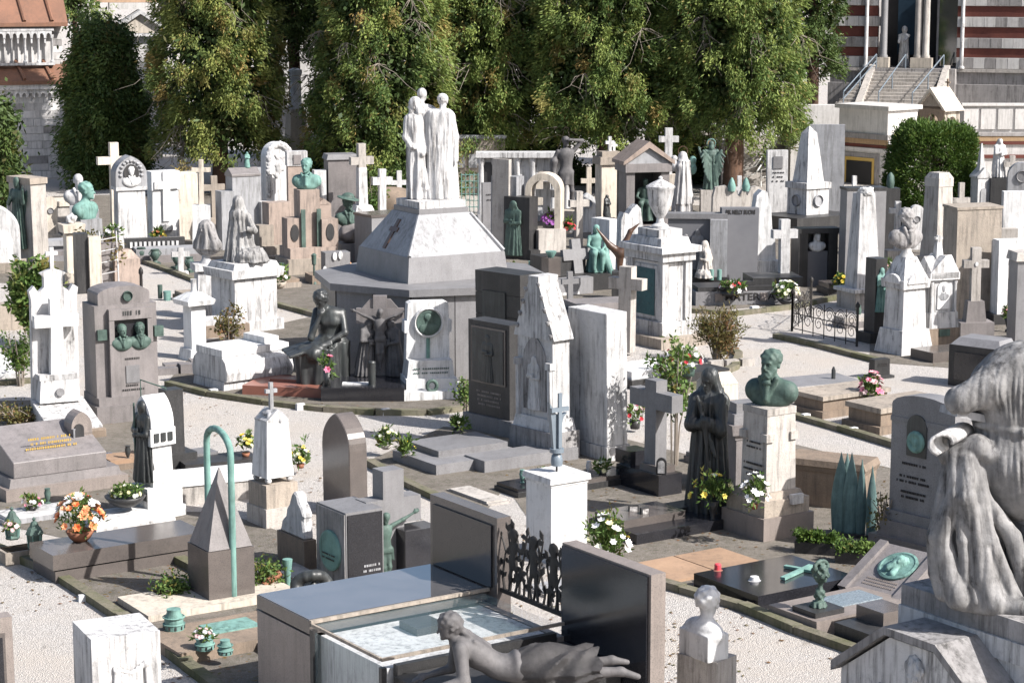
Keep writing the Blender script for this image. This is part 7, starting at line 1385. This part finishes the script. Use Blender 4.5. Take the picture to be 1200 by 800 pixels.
m = Mon('hooded_statue', 'pale draped statue on a dark pedestal near the right edge', 'statue', 1168, 268, 0); m.box('pedestal', 22, 20, 268, 208, 'granite_dark'); m.fig('figure', veiled_woman(), 'marble', 208, 162, 1.7, 0, 0, 20, .8); m.cross('stone_cross', 6, 250, 182, 192, 10, 6, 5, 'stone_pale', 14, -6)
m = Mon('round_top_stele', 'pale round-topped stele with portrait at the right edge', 'gravestone', 1194, 276, -6); m.slab('slab', arch(16, 276, 190, 12), -6, 6, 'marble_grey'); disc(m, 'portrait', 0, -6, 7, 206, 'granite_grey', .03, True)
# --- iron fence, ring fence, flat graves right
m = Mon('iron_fence', 'low black wrought iron fence with scrolls around a plot', 'fence', 972, 398, 0)
pa, pb_, pc = (928, 388), (1004, 406), (1022, 388)
def fence_run(p, q, n):
    (x0, y0), (x1, y1) = m.loc(*p), m.loc(*q)
    for k in range(n+1):
        f = k/n; x, y = x0+(x1-x0)*f, y0+(y1-y0)*f
        m.tube('fence_post' if k in (0, n) else 'upright', [(x, y, 398), (x, y, 398-(46 if k in (0, n) else 34+6*(k % 2)))], 1.5 if k in (0, n) else .6, 'iron', 6)
        if k in (0, n): m.lathe('post_finial', [(2.4, 353), (2.6, 350), (0, 346)], 'iron', 8, x, y)
        if k < n:
            cx, cy = x+(x1-x0)/n/2, y+(y1-y0)/n/2; r = math.hypot((x1-x0)/n, (y1-y0)/n)*.42; dx, dy = (x1-x0)/n/2*.84, (y1-y0)/n/2*.84
            for rr_, sc in ((382, 1), (369, .8)): m.tube('scroll', [(cx+dx*sc*t*math.cos(a), cy+dy*sc*t*math.cos(a), rr_-r*sc*t*math.sin(a)) for a, t in ((i*.55, 1-i*.045) for i in range(18))], .5, 'iron', 4)
            m.tube('arched_rail', [(x+(x1-x0)/n*g, y+(y1-y0)/n*g, 367-7*math.sin(PI*g)) for g in np.linspace(0, 1, 6)], .55, 'iron', 4)
    for r in (394, 376): m.tube('rail', [(x0, y0, r), (x1, y1, r)], .6, 'iron', 4)
fence_run(pa, pb_, 6); fence_run((928, 388), (950, 372), 3)
m = Mon('ring_fence_grave', 'flat grey slab grave edged by a row of stone rings', 'grave', 958, 456, 24); m.box('slab', 96, 60, 456, 446, 'granite_grey', 0, 6); m.box('rail_base', 104, 4, 456, 453, 'stone_pale', 0, -34); m.box('rail_top', 104, 4, 446.5, 444, 'stone_pale', 0, -34)
for k in range(12): m.tube('stone_ring', [(-46+k*8.4+3.6*math.cos(a), -34, 449.7-3.4*math.sin(a)) for a in np.linspace(0, 2*PI, 13)], .8, 'stone_pale', 5)
m.lathe('small_lamp', [(2.5, 446), (2.5, 436), (1, 432)], 'bronze_dark', 8, 24, 4)
m = Mon('brown_ledger', 'brown stone ledger tomb on a step left of the pink flowers', 'grave', 985, 480, 34); m.box('step', 110, 60, 480, 472, 'sandstone'); m.box('body', 100, 50, 472, 460, 'sandstone'); m.box('top', 106, 56, 460, 455, 'limestone')
m = Mon('brown_ledger', 'brown stone ledger tomb on a step right of the pink flowers', 'grave', 1052, 498, 34); m.box('step', 118, 64, 498, 489, 'sandstone'); m.box('body', 106, 54, 489, 474, 'sandstone'); m.box('top', 112, 60, 474, 468, 'limestone')
bouquet('flower_bunch', 'pink roses with blue-green leaves between the brown ledgers', 1021, 472, .14, 30, 30, ['petal_pink', 'petal_pink', 'petal_blush'], 24, 40, 'pot', 'granite_dark', 4, 'rose', 26, 12, 8)
m = Mon('black_desk_stele', 'low black granite stele with a sloping top behind the big mourner', 'gravestone', 1150, 452, -40); m.box('block', 66, 40, 452, 404, 'granite_dark'); m.box('sloping_top', 64, 38, 404, 396, 'granite_grey', t=.8, oy=6); m.box('inset', 50, 2, 444, 412, 'granite_black', 0, -20.6)
bouquet('flower_bunch', 'pale pink flowers behind the low black stele', 1150, 412, .1, 34, 12, ['petal_blush', 'petal_pink'], 10, 41, 'box', 'limestone', 3.4, 'lily', 10, 20, 5)
m = Mon('gravel_plot', 'tan stone plot edging in front of the slab cross', 'grave', 1150, 418, 20); m.box('slab', 90, 50, 418, 410, 'limestone')
# ================================================================ shrubs
shrub('laurel_bush', 'leafy green laurel bush at the left edge before the winged stele', 38, 408, 70, 296, 'leaf', 51, 260, 30, .12, .06, 14, .1, fill=.3)
shrub('thorn_bush', 'thin dark shrub with small leaves at the left edge below the laurel', 24, 452, 52, 375, 'hedge', 52, 60, 18, .07, .035, 8, .1, fill=.3)
shrub('low_shrub', 'low dark ground shrub left of the white cross monument', 22, 502, 54, 474, 'dry_leaf', 53, 60, 24, .05, .03, 10, .1, fill=.1)
shrub('box_shrub', 'yellow-green shrub between the crosses left of the central tomb', 437, 276, 34, 198, 'leaf', 54, 70, 24, .10, .05, 9, .1, fill=.3)
shrub('ivy_stem', 'thin ivy on the dark stele right of the medallion stele', 545, 490, 16, 430, 'leaf', 55, 26, 16, .06, .035, 4, .1, fill=.3)
shrub('young_rose', 'reddish leafless rose stems right of the bronze cypresses', 1034, 640, 26, 575, 'dry_leaf', 56, 22, 8, .05, .03, 7, .1, fill=.4)
# ================================================================ kerbs and white number stones
def kerb(label, pts, seg=.9, h=.085, wd=.13, group='stone kerbs along the gravel paths', z=0):
    P = [Vector((*gnd(a, b)[:2], 0)) for a, b in pts]
    o = bpy.data.objects.new('path_kerb', None); COL.objects.link(o); o.location = P[0]; tag(o, label, 'kerb', group)
    rr = random.Random(len(label)+int(pts[0][0]))
    for a, b in zip(P, P[1:]):
        d = b-a; L = d.length; n = max(1, round(L/seg)); d.normalize(); ang = math.atan2(d.y, d.x)
        for k in range(n):
            l = L/n-.012; bm = bmesh.new(); bm_box(bm, -l/2, l/2, -wd/2, wd/2, -.03, h*rr.uniform(.9, 1.1)); bevel(bm, .014)
            q = a+d*(L*(k+.5)/n)-P[0]; k_ = link('kerb_stone', from_bm('kerb_stone', bm), 'curb', o, (q.x, q.y, 0), ang+rr.uniform(-.012, .012))
kerb('kerb along the left edge of the lower left path', [(-20, 640), (60, 672), (105, 702), (180, 752), (262, 815)])
kerb('curved kerb in front of the seated bronze and medallion stele', [(196, 452), (245, 464), (310, 474), (380, 482), (440, 486), (500, 486), (552, 480), (590, 470)])
kerb('kerb before the black polished slab on the right path', [(735, 676), (800, 694), (870, 714), (935, 742), (1000, 765), (1060, 790)])
kerb('kerb before the brown ledgers', [(925, 488), (985, 505), (1050, 525), (1100, 542)])
kerb('kerb under the iron fence', [(908, 396), (955, 406), (1000, 418), (1032, 426)])
kerb('kerb left of the central tomb', [(150, 302), (190, 316), (232, 332), (300, 352), (372, 372)])
kerb('kerb before the flat granite grave', [(432, 545), (470, 566), (510, 585), (560, 606)])
kerb('kerb before the dark lettered grave', [(806, 366), (860, 370), (930, 362), (1000, 346)])
kerb('kerb at the left edge by the low shrub', [(-10, 452), (40, 448), (60, 446)])
kerb('kerb around the shrub corner plot', [(800, 462), (830, 446), (862, 432), (866, 418), (848, 406)])
kerb('kerb behind the pyramid tomb', [(150, 640), (210, 660), (240, 676)])
for k, (px, py, lb) in enumerate(((352, 480, 'before the dark crucifix slab'), (452, 486, 'before the white medallion stele'), (918, 730, 'before the bronze lamp grave'), (1016, 770, 'before the stack of dark blocks'), (944, 492, 'before the left brown ledger'), (1000, 508, 'before the right brown ledger'), (53, 672, 'before the polished slab grave'), (97, 704, 'at the bend of the lower left kerb'), (198, 766, 'beside the white marble block'), (884, 366, 'before the dark lettered grave'), (250, 463, 'before the marble sarcophagus'), (930, 358, 'by the yellow and white bouquet'), (127, 538, 'under the white cross ledger'), (12, 650, 'at the left edge by the lanterns'))):
    m = Mon('number_stone', 'small white number stone on the kerb '+lb, 'marker', px, py, RR.uniform(10, 40), 'white number stones on the kerbs'); m.box('stone', 11, 7, py, py-7.5, 'marble_clean', t=.86, bv=.01)
# --- lower left graves beside the white block
m = Mon('brown_grave', 'brown stone grave with turquoise plaque and ring vases', 'grave', 262, 752, 34); m.box('slab', 150, 104, 752, 738, 'sandstone', -6, -2); m.box('bronze_plaque', 62, 40, 738.5, 736.6, 'bronze_turq', 14, 10); m.box('front_block', 84, 60, 762, 742, 'granite_mauve', 58, -62)
m.fig('bronze_palm', [C((0, 0, 0), (.35*math.cos(a), .22*math.sin(a), .05), .016, .006, k=.01) for a in np.arange(0, 3.3, .28)], 'bronze_turq', 737, 733, .1, 2, 2, 0, .7)
def ringvase(px, py, z, label, s=1.):
    m = Mon('ring_vase', label, 'vase', px, py, 0, 'turquoise ring vases', z); q = lambda r: py-r*s
    m.lathe('body', [(12*s, q(0)), (12.5*s, q(6)), (11*s, q(8)), (11.5*s, q(14)), (8*s, q(20)), (8.5*s, q(24)), (6.5*s, q(24))], 'bronze_turq', 18)
    for r in (7, 15): m.tube('ring', [(12.6*s*math.cos(a), 12.6*s*math.sin(a), q(r)) for a in np.linspace(0, 2*PI, 17)], .9, 'bronze_turq', 5)
    for k in range(10): a = k*PI/5; m.box('slot', 2.4*s, 2.4*s, q(2), q(5.4), 'bronze_dark', 11.8*s*math.cos(a), 11.8*s*math.sin(a), bv=0)
ringvase(204, 737, .12, 'turquoise ring vase nearest the pyramid tomb'); ringvase(240, 760, .12, 'turquoise ring vase holding white flowers', .9); ringvase(264, 766, .12, 'small ribbed vase right of the flower ring vase', .7)
bouquet('flower_bunch', 'white and pink flowers in the turquoise ring vase', 238, 752, .3, 28, 14, ['petal_white', 'petal_blush'], 18, 61, 'pot', 'bronze_green', 3, 'mum', 12, 10, 3)
m = Mon('dark_coil', 'black bronze wreath leaning beside the glass tomb', 'wreath', 366, 706, 20); m.fig('wreath', [C((.22*math.cos(a), .04*math.sin(3*a), .2+.18*math.sin(a)), (.22*math.cos(a+.4), .04, .2+.18*math.sin(a+.4)), .075, .06) for a in np.arange(0, 6.3, .4)]+[E((0, 0, .12), (.2, .12, .14), nz=(.03, 30))], 'bronze_dark', 706, 668, .44, 0, 0, 0, 1.0)
m = Mon('orange_urn', 'fallen terracotta vase among plants behind the pyramid tomb', 'vase', 318, 690, 40); m.tube('vase', [(-10, 0, 684), (-4, 0, 680), (6, 0, 676), (12, 0, 673)], 4.6, 'clay_pot', 12); m.lathe('green_vase', [(3, 690), (3.4, 680), (5.6, 662), (6, 658), (4.6, 658)], 'bronze_turq', 12, 22, -2)
shrub('grave_plants', 'low green plants around the fallen terracotta vase', 312, 688, 40, 664, 'leaf', 57, 44, 20, .05, .03, 6, .0, fill=.1, cat='plants')
m = Mon('grave_edging', 'pale stone grave border behind the fallen terracotta vase', 'grave', 318, 676, 30); m.box('border', 90, 60, 676, 671, 'stone_pale')
shrub('grave_plants', 'green sprouts at the foot of the lying girl statue', 523, 846, 40, 812, 'leaf', 58, 40, 20, .06, .035, 6, .0, fill=.1, cat='plants')
m = Mon('wall_grave', 'low stone tomb with moulded edge below the chapel wall', 'tomb', 66, 268, 24); m.box('body', 46, 40, 268, 240, 'stone_pale'); m.box('lid', 50, 44, 240, 234, 'marble_cream'); m.lathe('urn', [(3, 268), (4, 262), (3, 256), (4.4, 250), (3, 250)], 'bronze_dark', 10, 12, -28)
m = Mon('ground_slabs', 'stepped grey slab graves between the winged stele and the ornate column', 'grave', 64, 304, 20); m.box('slab', 60, 40, 304, 298, 'granite_grey'); m.box('upper_slab', 30, 22, 298, 293, 'granite_mauve', 10, -6); m.box('rear_slab', 50, 30, 292, 286, 'marble_grey', 6, 44)
m = Mon('brown_kerb_tomb', 'brown rough stone tomb at the left edge behind the laurel', 'tomb', 4, 385, 20); m.box('block', 44, 30, 385, 356, 'limestone'); m.box('green_plate', 22, 14, 398, 392, 'bronze_turq', 0, -26)
m = Mon('white_wedge_grave', 'low white wedge grave at the left edge', 'grave', 6, 440, 10); m.side('wedge', [(-20, 440), (-20, 434), (0, 412), (16, 430), (16, 440)], -24, 18, 'marble_clean')
m = Mon('iron_bollard', 'black iron bollard with a pointed finial behind the twin bust stele', 'bollard', 166, 352, 0); m.lathe('post', [(3, 352), (2, 349), (1.8, 322), (2.8, 320), (2.6, 316), (0, 312)], 'iron', 10)
m = Mon('copper_can', 'small green watering pots on the path left of the small pedestal', 'pot', 196, 352, 10); m.lathe('pot', [(4, 352), (4.6, 341), (3.8, 341)], 'bronze_turq', 12); m.lathe('pot', [(2.6, 350), (2.8, 334), (2.2, 334)], 'bronze_green', 10, -8, 4)
m = Mon('brown_plinth_tomb', 'brown low plinth behind the small marble pedestal', 'tomb', 258, 392, 24); m.box('plinth', 60, 40, 392, 378, 'sandstone'); m.box('slab', 52, 34, 378, 372, 'marble')
m = Mon('stone_rubble', 'dark rough stones left of the marble sarcophagus', 'stones', 208, 436, 20)
for k in range(4): m.box('stone', 28-k*3, 18, 436, 428-k*1.5, 'granite_mauve', -16+k*14, (k % 2)*14-6, bv=.03)
m = Mon('rear_graves', 'pale low graves in front of the chapel', 'grave', 104, 256, 10); m.box('slab', 24, 18, 256, 246, 'marble_grey')
m = Mon('corner_stones', 'pale rubble stones edging the grassy shrub', 'stones', 856, 428, 20)
for k in range(5): m.box('stone', 16, 10, 428, 420+k % 2*2, 'stone_pale', -22+k*10, -6+(k % 2)*9, bv=.02)

# ================================================================ low slabs that fill the plots
for px, py, yaw, W, Dp, h, mt, top, lb in (
    (44, 606, 34, 96, 40, 10, 'marble_grey', 'marble', 'white-topped low slab behind the two green lanterns'),
    (150, 545, 30, 60, 44, 12, 'sandstone', 'terracotta', 'orange stone step right of the sloped gilt-lettered tomb'),
    (232, 540, 34, 40, 34, 12, 'granite_warm', 'granite_grey', 'small granite slab at the foot of the dark pillar'),
    (618, 575, 34, 60, 50, 10, 'granite_dark', 'granite_black', 'dark slab grave left of the white square pillar'),
    (700, 566, 34, 70, 46, 12, 'granite_dark', 'granite_polished', 'dark stepped slab behind the white square pillar'),
    (836, 540, 34, 60, 36, 12, 'granite_mauve', 'granite_grey', 'grey slab at the foot of the rust-streaked marble pillar'),
    (1046, 668, -50, 50, 30, 8, 'granite_mauve', 'granite_mauve', 'narrow brown slab between the cypresses and the wreath stele'),
    (1000, 382, 20, 40, 30, 12, 'granite_mauve', 'stone_pale', 'pale slab inside the black iron fence'),
    (1182, 404, 14, 60, 40, 8, 'granite_dark', 'granite_dark', 'dark slab in front of the niche stele'),
    (240, 350, 30, 66, 36, 10, 'sandstone', 'limestone', 'brown ledger behind the veiled bust column'),
    (318, 336, 28, 60, 40, 10, 'limestone', 'sandstone', 'brown slab with pots left of the bust monument'),
    (614, 330, 20, 70, 40, 8, 'granite_dark', 'granite_grey', 'dark slab right of the central drum'),
    (560, 325, 10, 60, 40, 12, 'granite_grey', 'granite_dark', 'dark slab behind the central pyramid on the right'),
    (650, 345, 30, 50, 30, 6, 'marble', 'marble_clean', 'thin white slab before the kneeling bronze woman'),
    (800, 352, 20, 46, 40, 12, 'granite_dark', 'granite_dark', 'dark step right of the urn shrine'),
    (120, 312, 20, 60, 30, 8, 'granite_grey', 'marble_grey', 'grey slab in front of the pointed arch stele'),
    (178, 290, 16, 40, 26, 8, 'granite_mauve', 'granite_grey', 'slab at the foot of the cross-relief stele'),
    (1072, 330, 20, 40, 30, 10, 'granite_mauve', 'granite_dark', 'dark slab below the clipped bush'),
    (985, 344, 14, 46, 36, 14, 'granite_dark', 'granite_polished', 'polished slab between the dark bust tomb and the wreath obelisk'),
    (770, 300, 14, 70, 36, 10, 'granite_dark', 'granite_mauve', 'dark step before the small temple tomb'),
    (560, 582, 34, 30, 90, 4, 'stone_pale', 'stone_pale', 'pale border stone left of the white square pillar'),
    (655, 690, 34, 70, 40, 6, 'stone_pale', 'marble_grey', 'pale border slab behind the leaf screen'),
    (460, 600, 34, 36, 60, 5, 'stone_pale', 'marble', 'white rubble strip behind the dark crucifix tomb'),
    (90, 560, 34, 30, 30, 6, 'granite_warm', 'granite_warm', 'small granite kerb block before the sloped tomb'),
    (330, 720, 34, 40, 50, 8, 'granite_mauve', 'granite_polished', 'dark block between the ring vases and the glass tomb'),
):
    m = Mon('slab_grave', lb, 'grave', px, py, yaw); m.box('base', W, Dp, py, py-h*.6, mt); m.box('top_slab', W*.94, Dp*.9, py-h*.6, py-h, top)
# --- small lamps and vases on the graves
def small_vase(px, py, z, lb, s=1., mat='bronze_green', fl=None):
    m = Mon('grave_vase', lb, 'vase', px, py, 0, None, z); q = lambda r: py-r*s
    m.lathe('body', [(4*s, q(0)), (4*s, q(1.5)), (1.6*s, q(3)), (3.6*s, q(8)), (4.4*s, q(14)), (3.2*s, q(18)), (4*s, q(20)), (3*s, q(20))], mat, 12)
for k, (px, py, z, s, mt, lb) in enumerate(((56, 590, .1, .9, 'bronze_green', 'green vase on the white-topped low slab'), (150, 538, .12, .8, 'bronze_dark', 'dark vase on the orange stone step'), (612, 566, .1, .8, 'bronze_turq', 'turquoise vase on the dark slab left of the white pillar'), (690, 556, .12, .8, 'marble', 'white vase on the dark stepped slab behind the white pillar'),
    (1006, 374, .1, .8, 'bronze_green', 'green vase inside the black iron fence'), (330, 326, .1, .9, 'bronze_green', 'green vase on the brown slab with pots'), (310, 330, .1, .7, 'bronze_dark', 'small dark pot on the brown slab with pots'), (622, 322, .1, .8, 'bronze_turq', 'turquoise vase on the dark slab right of the central drum'), (1190, 396, .1, .9, 'bronze_dark', 'dark vase on the slab before the niche stele'),
    (300, 440, .0, 1., 'marble', 'white marble vase beside the sarcophagus'), (796, 344, .12, .9, 'bronze_green', 'green vase on the dark step right of the urn shrine'), (762, 292, .1, .8, 'bronze_dark', 'dark vase before the temple tomb'), (1068, 322, .1, .8, 'bronze_green', 'green vase on the slab below the clipped bush'), (128, 304, .1, .7, 'bronze_green', 'green vase before the pointed arch stele'))): small_vase(px, py, z, lb, s, mt)
for k, (px, py, z, w_, h_, c, lb) in enumerate(((38, 598, .1, 26, 14, ['petal_white', 'petal_pink'], 'pink and white flowers on the white-topped low slab'), (632, 568, .1, 24, 14, ['petal_yellow', 'petal_white'], 'yellow and white flowers on the dark slab left of the white pillar'), (706, 556, .12, 26, 12, ['petal_pale'], 'pale flowers on the dark stepped slab'), (600, 324, .1, 18, 10, ['petal_red', 'petal_white'], 'red and white flowers on the dark slab right of the central drum'),
    (985, 336, .2, 18, 10, ['petal_yellow'], 'small yellow flowers before the wreath obelisk'), (244, 342, .1, 20, 11, ['petal_white', 'petal_purple'], 'white and purple flowers on the brown ledger'), (780, 292, .1, 16, 10, ['petal_pink'], 'pink flowers before the temple tomb'), (1140, 384, .1, 16, 9, ['petal_white', 'petal_pale'], 'white flowers at the foot of the slab cross'), (186, 284, .1, 18, 10, ['petal_orange', 'petal_yellow'], 'orange flowers at the cross-relief stele'), (96, 318, .05, 18, 12, ['petal_red'], 'red flowers by the ornate column'))):
    bouquet('flower_pot', lb, px, py, z, w_, h_, c, 14, 80+k, 'pot', 'granite_dark', 2.6, 'mum', 14, w_*.4, 5)
# --- slim crosses and small stones filling the rear rows
for px, py, r1, w_, yaw, mt, kind, lb in (
    (252, 262, 206, 12, 20, 'limestone', 'cross', 'short brown cross before the reddish conifer trunk'), (268, 270, 226, 16, 26, 'stone_pale', 'arch', 'small rounded stone left of the grey gabled slab'),
    (304, 262, 196, 9, 18, 'marble_grey', 'cross', 'grey cross between the gabled slab and the garland stele'), (378, 276, 214, 16, 20, 'granite_mauve', 'slab', 'plain brown stone right behind the turquoise bust'),
    (468, 258, 200, 9, 14, 'marble', 'cross', 'white cross under the conifers left of the central group'), (486, 264, 216, 15, 14, 'stone_pale', 'arch', 'small rounded headstone behind the central pyramid'),
    (574, 276, 214, 14, 12, 'granite_grey', 'slab', 'grey narrow stone right of the central group'), (580, 250, 190, 8, 10, 'marble', 'cross', 'slim white cross beside the long white wall tomb'),
    (618, 292, 236, 12, -20, 'granite_dark', 'slab', 'narrow dark stone left of the cream arch frame'), (690, 262, 196, 9, 10, 'marble_cream', 'cross', 'cream cross between the bronze nude and the pale capped pillar'),
    (792, 250, 206, 15, 10, 'marble_grey', 'arch', 'small grey rounded stone behind the Madonna'), (866, 268, 206, 8, 6, 'marble', 'cross', 'slim white cross before the grey stone steps'),
    (884, 276, 218, 16, 10, 'stone_pale', 'arch', 'rounded tan headstone right of the jagged stones'), (1000, 292, 206, 8, 10, 'marble', 'cross', 'slim white cross left of the clipped bush behind the wide dark stele'),
    (1072, 292, 240, 14, 10, 'marble', 'arch', 'small white rounded stone before the clipped bush'), (1124, 300, 214, 10, 12, 'stone_pale', 'cross', 'pale cross behind the brown slab'),
    (1156, 316, 250, 15, 8, 'marble_grey', 'slab', 'grey inscribed stone between the brown slab and the white stele'), (60, 282, 230, 13, 24, 'marble_cream', 'arch', 'small cream stone between the winged stele and the ornate column'),
    (20, 300, 236, 14, 24, 'marble', 'slab', 'white stone left of the winged stele'), (212, 322, 290, 10, 20, 'marble', 'cross', 'little white cross near the four green urns'),
    (640, 372, 330, 13, 20, 'granite_dark', 'slab', 'low dark stone behind the tall block stele'), (668, 366, 318, 10, 20, 'granite_grey', 'cross', 'grey cross behind the gothic stele'),
    (820, 296, 262, 10, 8, 'bronze_green', 'cross', 'green metal cross above the relief tomb'), (1030, 442, 420, 18, 30, 'granite_dark', 'slab', 'low dark stone left of the white bust pillar foot')):
    m = Mon({'cross': 'stone_cross', 'arch': 'headstone', 'slab': 'headstone'}[kind], lb, 'cross' if kind == 'cross' else 'gravestone', px, py, yaw); h_ = py-r1
    m.box('base', w_*1.6, w_*1.2, py, py-h_*.14, mt)
    if kind == 'cross': m.cross('cross', w_*.62, py-h_*.14, r1, r1+h_*.24, w_*1.05, w_*.6, w_*.5, mt)
    elif kind == 'arch': m.slab('stone', arch(w_*.6, py-h_*.14, r1), -w_*.25, w_*.25, mt); disc(m, 'portrait', 0, -w_*.26, w_*.28, r1+h_*.32, 'granite_grey', .02, True)
    else: m.box('stone', w_*1.3, w_*.6, py-h_*.14, r1, mt, t=.95); m.lines('inscription', 0, -w_*.31-.3, (r1+h_*.22, r1+h_*.32), w_*.8, 'ink', 1.4)
